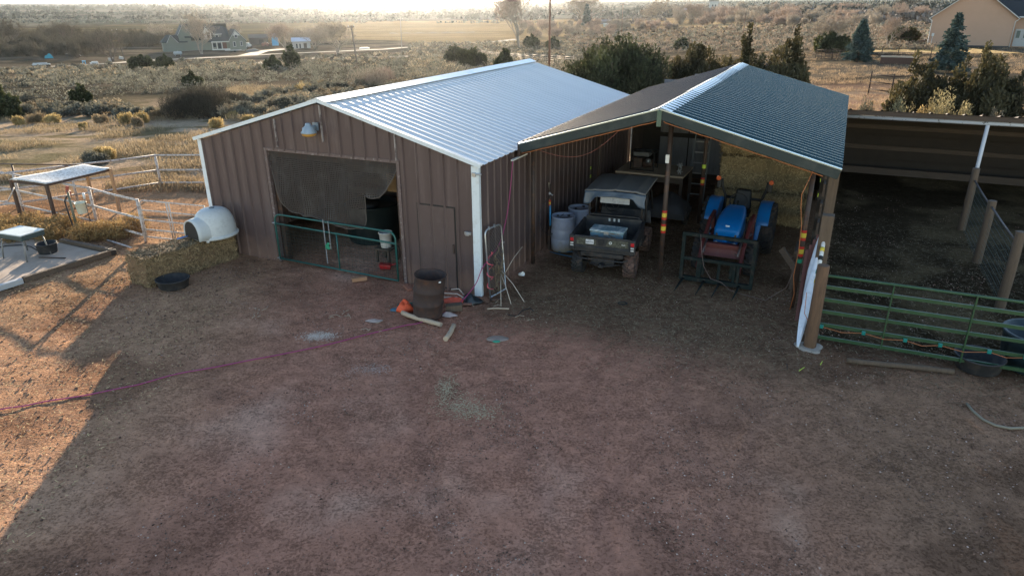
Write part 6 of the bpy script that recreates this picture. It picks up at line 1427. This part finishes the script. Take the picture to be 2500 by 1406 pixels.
# ================================================================ poles
def upole(label,x,ytop,ybase,arm=True,lean=0.,armpx=60,armdrop=.35,mt=None,rr=.15,rot=0.):
    loc=P(x,ybase); h=px_m((ybase-ytop)*1.07,loc); t=thing('utility_pole',label,'utility pole',loc,rot); t.rotation_euler=(0,R(lean),rot)
    mt=mt or mat('pole_wood',(.24,.13,.085),.85,var=.2,scale=2,stretch=(3,3,.3)); MB().cyl((0,0,-.5),(0,0,h),rr,rr*.62,n=10).build('pole_shaft',mt,t)
    if arm:
        w=px_m(armpx,loc)/2; a=MB().beam((-w,-rr,h-armdrop),(w,-rr,h-armdrop),.10,.13).beam((-w*.5,-rr,h-armdrop),(0,-rr,h-armdrop-.6),.05,.04).beam((w*.5,-rr,h-armdrop),(0,-rr,h-armdrop-.6),.05,.04).build('cross_arm',mt,t)
        for sx in (-.95,.95): MB().lathe([(.03,0),(.09,.05),(.05,.12),(.09,.17),(.001,.24)],10,(sx*w,-rr,h-armdrop+.06)).build('insulator',m_white,t)
    return t
t=upole('tall red-brown utility pole with cross arm right behind the barn roofs',1341,2,172,True,0,52,.55)
upole('utility pole with a small cross arm standing left of the tall bare tree road',872,74,158,True,-4,14,.3,mt=mat('grey_pole',(.16,.13,.11),.9,var=.2))
upole('thin pale utility pole in front of the golden field',981,54,118,True,1,12,.3,mt=mat('pale_pole',(.3,.27,.24),.9,var=.2))
upole('dark utility pole behind the broad juniper',1517,20,92,True,0,20,.5)
upole('short leaning dark utility pole beside the junk yard',306,82,150,True,-8,12,.2,mt=mat('dark_pole',(.10,.085,.07),.9,var=.2))
upole('bare dark pole behind the two-spired juniper',1813,42,96,False)
# ================================================================ grey green house
m_hw=mat('sage_green_siding',(.17,.185,.15),.7,var=.05,scale=.5); m_ht=mat('house_trim',(.60,.60,.56),.6,var=.05); m_hr=mat('dark_shingles',(.035,.048,.05),.85,var=.2,scale=.7); m_gl2=mat('window_glass',(.03,.04,.05),.08,var=.1,spec=.7)
m_hw2=mat('brick_red_wall',(.13,.06,.045),.8,var=.2)
HL=P(505,124); hs=thing('grey_green_house','grey-green two storey house with dark shingle roof, dormers and porch beyond the road','house',HL,-math.atan2(HL.x,HL.y)+R(6))
k_=px_m(1,HL)/6.25*.98   # metres per reference unit
def H(x,y): return ((x-650)*k_,(440-y)*k_)
def wallp(name,poly,y,th,mt):
    return MB().prism([H(*q) for q in poly],y,y+th,lambda a,b,t:(a,t,b)).build(name,mt,hs)
def slab_(name,pts,th,mt):
    M=MB(); M.add(pts,[tuple(range(len(pts)))]); return M.build(name,mt,hs,solid=th)
hz=lambda y:(440-y)*k_; hx=lambda x:(x-650)*k_
# main body
MB().box(hx(365),hx(1000),2.2,10,-.5,hz(310)).build('wall',m_hw,hs)
MB().box(hx(1000),hx(1245),.0,9.5,-.5,hz(305)).build('wall',m_hw,hs)
MB().prism([H(1000,305),H(1245,305),H(1105,158)],.0,9.5,lambda a,b,t:(a,t,b)).build('gable_wall',m_hw,hs)
MB().prism([H(1062,235),H(1170,235),H(1105,166)],-.05,-.01,lambda a,b,t:(a,t,b)).build('gable_panel',m_ht,hs)
def gable_roof(xl,xr,xa,ye,ya,y0,y1,over=.35,mt=m_hr):
    a=Vector((hx(xl)-over,0,hz(ye)-over*.7)); b=Vector((hx(xa),0,hz(ya)+.18)); c=Vector((hx(xr)+over,0,hz(ye)-over*.7))
    for p,q in ((a,b),(b,c)):
        slab_('roof',[p+Vector((0,y0,0)),q+Vector((0,y0,0)),q+Vector((0,y1,0)),p+Vector((0,y1,0))],.22,mt)
        M=MB().beam(p+Vector((0,y0-.08,0)),q+Vector((0,y0-.08,0)),.1,.26,up=(0,1,0)); M.build('rake_board',m_ht,hs)
gable_roof(1000,1245,1105,305,155,-.5,10)
# main roof front slope with ridge running left-right
slab_('roof',[(hx(360),1.6,hz(322)),(hx(1010),1.6,hz(322)),(hx(1085),6.6,hz(152)),(hx(380),7.2,hz(60))][:0] or [(hx(680),0.2,hz(318)),(hx(1005),.2,hz(318)),(hx(1030),5.2,hz(150)),(hx(970),6.2,hz(98)),(hx(815),6.6,hz(98)),(hx(780),7.4,hz(58)),(hx(680),7.4,hz(58))],.2,m_hr)
slab_('roof',[(hx(372),1.9,hz(60)-.2),(hx(680),1.9,hz(60)-.2),(hx(680),7.4,hz(58)),(hx(372),7.4,hz(58))][:0] or [(hx(372),7.3,hz(60)),(hx(685),7.3,hz(60)),(hx(685),1.5,hz(250)),(hx(372),1.5,hz(250))],.2,m_hr)
slab_('roof',[(hx(365),7.4,hz(58)),(hx(1030),7.4,hz(62)),(hx(1060),12.5,hz(310)),(hx(330),12.5,hz(310))],.2,m_hr)
MB().prism([H(290,205),H(460,205),H(372,68)],2.0,11,lambda a,b,t:(a,t,b)).box(hx(290),hx(460),2.0,11,-.5,hz(205)).build('gable_wall',m_hw,hs); gable_roof(290,460,372,205,64,1.7,11)
# dormers
MB().prism([H(655,285),H(755,285),H(755,185),H(688,112),H(655,150)],1.2,5,lambda a,b,t:(a,t,b)).build('dormer_wall',m_ht,hs); gable_roof(630,785,688,195,95,.9,7,.1)
MB().box(hx(790),hx(905),2.0,6,hz(285),hz(212)).build('dormer_wall',m_hw,hs); slab_('roof',[(hx(780),1.7,hz(210)),(hx(915),1.7,hz(210)),(hx(925),5.6,hz(165)),(hx(790),5.6,hz(165))],.15,m_hr)
MB().box(hx(780),hx(915),1.6,1.75,hz(213),hz(205)).build('gutter',m_ht,hs)
def window(x0,x1,y0,y1,yy,arch=False):
    f=MB().box(hx(x0),hx(x1),yy-.08,yy,hz(y1),hz(y0)).build('window',m_ht,hs); w_=.13
    M=MB().box(hx(x0)+w_,hx(x1)-w_,yy-.11,yy-.075,hz(y1)+w_,hz(y0)-w_); M.build('pane',m_gl2,f)
    if arch: 
        r_=(hx(x1)-hx(x0))/2; c=((hx(x0)+hx(x1))/2,hz(y0)); M=MB().add([(c[0]+r_*math.cos(PI*k/10),yy-.1,c[1]+r_*.9*math.sin(PI*k/10)) for k in range(11)],[tuple(range(11))]); M.build('arched_pane',m_gl2,f,solid=.05)
    return f
window(1052,1092,322,398,0); window(1158,1192,320,392,0); window(1088,1128,220,270,-.05); window(686,744,205,278,1.15,True); window(812,862,218,272,1.95)
# porch
MB().box(hx(740),hx(1000),.3,2.4,-.4,hz(428)).build('porch_floor',m_ht,hs); MB().box(hx(735),hx(1005),.15,.35,hz(328),hz(312)).build('porch_beam',m_ht,hs)
for x in (745,812,886): MB().box(hx(x)-.12,hx(x)+.12,.3,.5,hz(430),hz(322)).build('porch_column',m_ht,hs)
MB().box(hx(905),hx(965),2.1,2.2,hz(430),hz(330)).build('wall_panel',m_hw2,hs); MB().box(hx(835),hx(880),2.12,2.2,hz(430),hz(345)).build('door',m_gl2,hs); MB().box(hx(765),hx(805),2.12,2.2,hz(400),hz(345)).build('window',m_gl2,hs)
# garage
MB().box(hx(52),hx(400),2.,9,-.5,hz(315)).build('garage_wall',m_hw,hs)
MB().prism([H(112,315),H(265,315),H(175,220)],1.6,5,lambda a,b,t:(a,t,b)).box(hx(112),hx(265),1.6,3,-.5,hz(315)).build('garage_gable',m_hw,hs); gable_roof(112,265,175,315,213,1.3,6,.15)
slab_('roof',[(hx(38),1.7,hz(312)),(hx(405),1.7,hz(312)),(hx(345),5.2,hz(208)),(hx(125),5.2,hz(212))],.2,m_hr); slab_('roof',[(hx(38),9,hz(312)),(hx(38),1.7,hz(312)),(hx(125),5.2,hz(212))],.2,m_hr)
# ================================================================ farm things round the house
def gb(name,label,cat,x,y,w,d,h,wallm,roofm,rz=0,flat=False,doors=()):
    loc=P(x,y); W_=px_m(w,loc); Hh=px_m(h,loc); D=d; t=thing(name,label,cat,loc,-math.atan2(loc.x,loc.y)+rz)
    MB().box(-W_/2,W_/2,0,D,-.4,Hh*.7).build('wall',wallm,t)
    if flat: MB().box(-W_/2-.1,W_/2+.1,-.1,D+.1,Hh*.7,Hh*.76).build('roof',roofm,t)
    else:
        M=MB(); M.add([(-W_/2-.3,-.4,Hh*.66),(W_/2+.3,-.4,Hh*.66),(W_/2+.3,D/2,Hh),(-W_/2-.3,D/2,Hh)],[(0,1,2,3)]); M.add([(-W_/2-.3,D+.4,Hh*.66),(W_/2+.3,D+.4,Hh*.66),(W_/2+.3,D/2,Hh),(-W_/2-.3,D/2,Hh)],[(3,2,1,0)]); M.build('roof',roofm,t,solid=.12)
        MB().prism([(0,Hh*.69),(D,Hh*.69),(D/2,Hh*.97)],-W_/2,W_/2,lambda a,b,t_:(t_,a,b)).build('gable',wallm,t)
    for (a,b_,c,mt) in doors: MB().box(a*W_,b_*W_,-.06,-.003,.1,c*Hh).build('door' if c>.4 else 'window',mt,t)
    return t
m_bld=mat('white_boards',(.40,.40,.385),.7,var=.1); m_bluew=mat('light_blue_metal',(.16,.42,.60),.5,var=.06); m_tin=mat('tin_roof',(.50,.53,.56),.45,metal=.4,var=.1); m_dkw=mat('dark_shed_wall',(.06,.055,.05),.8,var=.2)
gb('white_building','small white building with pale metal roof right of the pale bare trees','building',737,119,42,7,24,m_bld,m_tin,doors=((-.3,-.22,.45,m_gl2),(-.12,-.04,.45,m_gl2),(.12,.3,.5,m_dkw)))
gb('blue_container','light blue upright metal container between the house and the white building','container',673,112,15,3,36,m_bluew,m_bluew,flat=True)
gb('dark_shed','long dark low shed with trees round it right of the grey-green house','shed',633,109,44,6,22,m_dkw,mat('brown_shingles',(.10,.085,.07),.8,var=.2),doors=((.0,.25,.5,m_black),))
gb('metal_building','low metal farm building with shiny roof in the upper right brush','building',1668,36,34,9,14,m_dkw,m_tin)
gb('dark_roofed_house','distant house with steep dark blue-green roof on the upper right skyline','house',1742,22,22,9,26,mat('pale_wall',(.35,.35,.33),.8),m_hr,doors=((-.2,-.05,.35,m_gl2),(.1,.25,.35,m_gl2)))
gb('farm_house','low grey house roof half hidden in the upper right brush','house',1993,34,30,9,12,m_dkw,m_hr)
gb('small_barn','small far barn beyond the golden field by the hazy tree','barn',1478,60,26,6,10,mat('barn_grey',(.22,.2,.18),.8),mat('barn_roof_grey',(.25,.23,.21),.7))
gb('stock_shed','tiny pale shed among the hazy brush right of the small spruce','shed',1479,66,12,3,9,mat('pale_green_wall',(.4,.43,.38),.8),m_tin,flat=True)
# vehicles & junk, built small
def pickup(name,label,x,y,rz,mt,s=1.):
    loc=P(x,y); t=thing(name,label,'truck',loc,-math.atan2(loc.x,loc.y)+rz); t.scale=(s,s,s)
    MB().box(-2.6,-.6,-.9,.9,.5,1.15).hexa([(-.6,-.9,.5),(2.7,-.9,.5),(2.7,.9,.5),(-.6,.9,.5),(-.6,-.9,1.15),(2.6,-.85,1.1),(2.6,.85,1.1),(-.6,.9,1.15)]).hexa([(-.6,-.88,1.15),(1.3,-.88,1.15),(1.3,.88,1.15),(-.6,.88,1.15),(-.45,-.75,1.85),(.7,-.75,1.85),(.7,.75,1.85),(-.45,.75,1.85)]).build('body',mt,t,bevel=.06)
    MB().hexa([(-.5,-.9,1.2),(1.15,-.9,1.2),(1.15,.9,1.2),(-.5,.9,1.2),(-.4,-.77,1.75),(.65,-.77,1.75),(.65,.77,1.75),(-.4,.77,1.75)]).build('windows',m_gl2,t)
    for x_ in (-1.7,1.8):
        for y_ in (-.82,.82): MB().lathe([(.001,-.12),(.3,-.12),(.4,-.1),(.4,.1),(.3,.12),(.001,.12)],16,(x_,y_,.4),'y').build('wheel',m_tyre,t)
    return t
pickup('white_truck','white truck parked at the right end of the grey-green house',603,119,R(70),m_bld,1.1)
lt=P(570,128); tr_=thing('flatbed_trailer','flat pale trailer parked in front of the grey-green house','trailer',lt,.25)
MB().box(-2.6,2.6,-.9,.9,.55,.7).box(2.6,3.8,-.05,.05,.5,.6).build('deck',m_bld,tr_)
for x_ in (-.6,.6):
    for y_ in (-.95,.95): MB().lathe([(.001,-.1),(.3,-.1),(.3,.1),(.001,.1)],14,(x_,y_,.3),'y').build('wheel',m_tyre,tr_)
lt=P(435,137); pt=thing('propane_tank','white propane tank on short legs left of the bare cottonwood','tank',lt,-math.atan2(lt.x,lt.y)); L_=px_m(10,lt)
M=MB(); M.lathe([(.001,-L_),(.3,-L_*.95),(.5,-L_*.82),(.52,0),(.5,L_*.82),(.3,L_*.95),(.001,L_)],20,(0,0,.85),'x'); M.build('tank_body',m_bld,pt)
MB().cyl((0,0,1.35),(0,0,1.5),.15).build('dome_lid',m_bld,pt); 
for x_ in (-.6,.6): MB().box(x_*L_-.08,x_*L_+.08,-.4,.4,0,.45).build('leg',m_bld,pt)
def junk(name,label,cat,x,y,fn,mt):
    loc=P(x,y); o=tag(fn(MB(),px_m(1,loc)).build(name,mt,bevel=.03),label,cat); o.location=loc; o.rotation_euler=(0,0,-math.atan2(loc.x,loc.y)); return o
m_tealt=mat('teal_tarp',(.03,.26,.32),.5,var=.2); m_ltb=mat('pale_junk',(.55,.52,.48),.6,var=.2)
def heap(M,k,w,h): 
    return M.grid(lambda a,b:(w*k*(a-.5),w*k*.5*(b-.5),h*k*(math.sin(PI*a)**.5)*(math.sin(PI*b)**.5)*(1+.2*math.sin(9*a+4*b))),12,8)
junk('tarp_heap','teal tarp covering a heap at the edge of the left thicket','tarp',120,143,lambda M,k:heap(M,k,19,10),m_tealt)
junk('old_trailer','long low dark pipe trailer left of the white junk boxes','trailer',171,142,lambda M,k:M.box(-8*k,8*k,-.7,.7,.6,1.3).box(-6*k,-5*k,-.8,.8,0,.6).box(5*k,6*k,-.8,.8,0,.6),m_dkw)
junk('white_box','white square metal box in the junk yard left of the leaning pole','box',272,151,lambda M,k:M.box(-6*k,6*k,-.6,.6,.3,8.5*k).box(-5*k,5*k,-.5,.5,0,.3),m_bld)
junk('white_appliance','tilted white appliance right of the square metal box in the junk yard','appliance',297,146,lambda M,k:M.box(-5*k,5*k,-.5,.5,.1,7*k,rot=Matrix.Rotation(.3,3,'Y')),m_bld)
junk('folding_trestle','blue folding trestle standing in the junk yard','trestle',206,157,lambda M,k:M.beam((-3*k,0,0),(-2*k,0,8*k),.2,.2).beam((3*k,0,0),(2*k,0,8*k),.2,.2).box(-4*k,4*k,-.4,.4,6*k,8*k),m_bluew)
junk('white_plank','white plank propped up at an angle in the junk yard','plank',192,137,lambda M,k:M.beam((-4*k,0,10*k),(5*k,0,0),.5,.15),m_bld)
junk('scrap_sheet','pale sheets lying flat in the junk yard below the road side','sheets',230,156,lambda M,k:M.box(-9*k,9*k,-.8,.8,0,.35).box(-5*k,8*k,-.6,.6,.35,.6),m_ltb)
junk('pale_pipes','pale pipes stacked by the road at the left','pipes',100,160,lambda M,k:M.cyl((-18*k,0,.2),(18*k,.4,.2),.2).cyl((-16*k,.5,.2),(20*k,.2,.2),.18).cyl((-16*k,.3,.5),(14*k,.2,.5),.16),m_ltb)
junk('farm_machine','rusty red farm machine beside the blue container','machine',648,113,lambda M,k:M.box(-7*k,7*k,-1,1,.5,5*k).box(-2*k,2*k,-1,1,5*k,9*k).cyl((-5*k,-1.2,.6),(-5*k,1.2,.6),.6,n=14).cyl((5*k,-1.2,.6),(5*k,1.2,.6),.6,n=14),mat('rusty_red_machine',(.14,.05,.04),.7,var=.3))
junk('gravel_heap','grey gravel heap on the yard right of the grey-green house','heap',618,127,lambda M,k:heap(M,k,34,7),mat('grey_gravel',(.2,.18,.16),.95,var=.2))
junk('rail_sculpture','small dark timber frame by the road right of the pale pole','frame',1030,118,lambda M,k:M.beam((-1.5*k,0,0),(-1.5*k,0,9*k),.3,.3).beam((-1.5*k,0,8*k),(5*k,0,1*k),.3,.3),m_woodx)
junk('stacked_panels','low grey stack of panels on the road side below the golden field','panels',890,121,lambda M,k:M.box(-12*k,12*k,-.6,.6,0,3.5*k).box(-9*k,8*k,-.5,.5,3.5*k,4.3*k),m_ltb)
junk('field_berm','long low straw berm across the golden field','berm',1055,82,lambda M,k:M.grid(lambda a,b:(-104*k+208*k*a,-1.5+3*b,.55*math.sin(PI*b)*(.6+.4*math.sin(40*a))),60,4),mat('berm_brown',(.24,.19,.12),.9,var=.2))
# rail fences of the corral behind the silver roof
def rails(name,label,pts,h,nr,mt,rr=.05,pw=.12,cat='fence'):
    o0=pts[0]; t=thing(name,label,cat,o0)
    M=MB()
    for a,b_ in zip(pts[:-1],pts[1:]):
        for j in range(nr): z=h*(j+1)/nr-.08; M.cyl(a-o0+Vector((0,0,z)),b_-o0+Vector((0,0,z)),rr,n=6)
    M.build('rails',mt,t)
    for q in pts: MB().cyl(q-o0+Vector((0,0,-.2)),q-o0+Vector((0,0,h+.1)),pw/2,n=8).build('post',mt,t)
def lin(a,b_,n): return [P(a[0]+(b_[0]-a[0])*i/n,a[1]+(b_[1]-a[1])*i/n) for i in range(n+1)]
m_rail=mat('pale_rail_wood',(.42,.33,.25),.8,var=.2)
rails('rail_fence','pale wooden rail fence of the corral left of the tall utility pole, far side',lin((1176,134),(1300,158),7),1.25,4,m_rail)
rails('rail_fence','pale wooden rail fence of the corral crossing behind the tall utility pole',lin((1240,145),(1400,160),8),1.25,4,m_rail)
rails('road_fence','thin dark wire fence posts along the road below the golden field',lin((1050,119),(1260,100),6),1.2,2,m_woodx,.02,.12)
m_dpipe=mat('brown_pipe',(.05,.036,.03),.9,var=.2,spec=.1)
rails('pipe_fence','rusty three-rail pipe fence panel on the pinkish ground behind the shelter',[P(2119,232),P(2173,240),P(2235,236)],1.35,3,m_dpipe,.035,.09)
rails('pipe_rail_fence','dark pipe rail fence in front of the golden lawn',lin((1990,146),(2270,146),7),1.15,2,m_dpipe,.03,.08)
rails('pipe_rail_fence','dark pipe rail fence beyond the golden lawn by the gravel path',lin((2118,118),(2262,108),3),1.15,2,m_dpipe,.03,.08)
lt=P(2190,158); fr=thing('wooden_crate_bed','long brown slatted wooden bed with pale rim below the lawn','planter',lt,-math.atan2(lt.x,lt.y)+.0); k=px_m(1,lt)
MB().box(-38*k,38*k,-.02,.06,.02,16*k).box(-38*k,-37*k,0,1.2,0,16*k).box(37*k,38*k,0,1.2,0,16*k).box(-38*k,38*k,1.2,1.26,0,16*k).build('slatted_side',mat('brown_slats',(.10,.055,.04),.9,var=.4,scale=9,stretch=(4,1,.4)),fr)
MB().box(-39*k,39*k,-.05,.05,16*k,18*k).box(-39*k,39*k,1.18,1.28,16*k,18*k).build('rim',m_rail,fr)
lt=P(2030,146); fr=thing('cattle_panel_stack','dark metal feeder frames stacked left of the nearer spruce','feeder',lt,0); k=px_m(1,lt)
M=MB()
for j in range(6): M.beam((-36*k,j*.15,.15+.14*j),(30*k,j*.12,.12+.15*j),.06,.06)
for j in range(8): M.beam(((-34+9*j)*k,0,0),((-33+9*j)*k,.3,1.0),.05,.05)
M.build('feeder_frame',m_dpipe,fr)
# ================================================================ tan house at the upper right
TL=P(2262,113); TR_=P(2458,115); tn=thing('tan_house','tan stucco house with white eaves and dark roof at the upper right corner','house',TL,0); 
dx=px_m(196,TL); hw_=px_m(62,TL)*1.08; rz=-math.atan2(TL.x,TL.y)-R(3); tn.rotation_euler=(0,0,rz)
m_tan_h=mat('tan_stucco',(.42,.27,.19),.85,var=.05,scale=2,bump=.2,bscale=30,dirt=(.38,.25,.17),dirtamt=.4,dscale=.6); m_tr2=mat('tan_house_trim',(.55,.55,.53),.5,var=.05); m_rf2=mat('dark_roof_shingle',(.022,.027,.032),.8,var=.25,scale=1.5)
W_=dx*.86; ap=hw_+W_*.5*.76
MB().prism([(0,-.3),(W_,-.3),(W_,hw_),(W_/2,ap),(0,hw_)],0,12,lambda a,b,t:(a,t,b)).build('wall',m_tan_h,tn)
for a,b_ in (((-.35,hw_-.27),(W_/2,ap+.0)),((W_+.35,hw_-.27),(W_/2,ap))):
    M=MB(); M.add([(a[0],-.45,a[1]+.12),(b_[0],-.45,b_[1]+.12),(b_[0],12.4,b_[1]+.12),(a[0],12.4,a[1]+.12)],[(0,1,2,3)]); M.build('roof',m_rf2,tn,solid=.12)
    MB().beam((a[0],-.47,a[1]+.03),(b_[0],-.47,b_[1]+.03),.08,.24,up=(0,1,0)).build('rake_board',m_tr2,tn)
x2=W_+.35
MB().box(W_-.02,W_+9,2.2,10,-.3,hw_-.02).build('wing_wall',m_tan_h,tn)
M=MB(); M.add([(W_*.72,1.7,hw_-.02),(W_+9.5,1.7,hw_-.02),(W_+9.5,6.2,hw_+4.),(W_*.5,6.2,hw_+4.)],[(0,1,2,3)]); M.build('wing_roof',m_rf2,tn,solid=.15)
MB().box(W_-.05,W_+9,1.6,1.72,hw_-.15,hw_+.03).build('gutter',m_tr2,tn)
MB().tube([(-.3,-.2,hw_-.3),(.05,-.08,hw_-.55),(.03,-.08,.1),(-.1,-.12,.0)],.045,8).build('downspout',m_tr2,tn); MB().tube([(W_+.28,-.2,hw_-.3),(W_-.08,-.08,hw_-.6),(W_-.08,-.08,.1)],.045,8).build('downspout',m_tr2,tn)
d_=MB().box(W_+.25,W_+2.15,2.1,2.19,.1,2.35).build('double_door',m_bld,tn)
for a in (.45,1.3): MB().box(W_+a,W_+a+.42,2.07,2.1,1.2,2.15).build('pane',mat('door_glass',(.12,.16,.15),.1,spec=.7),d_)
MB().sphere((W_+1.2,2.05,1.05),.04,.04,.04).build('handle',m_black,d_)
MB().box(.35,.65,-.14,-.01,1.35,1.75).cyl((.5,-.07,.1),(.5,-.07,1.35),.03).build('meter_box',m_tr2,tn,bevel=.02)
MB().box(0,W_,-.035,-.002,-.05,.22).build('foundation_stones',m_dkw,tn)
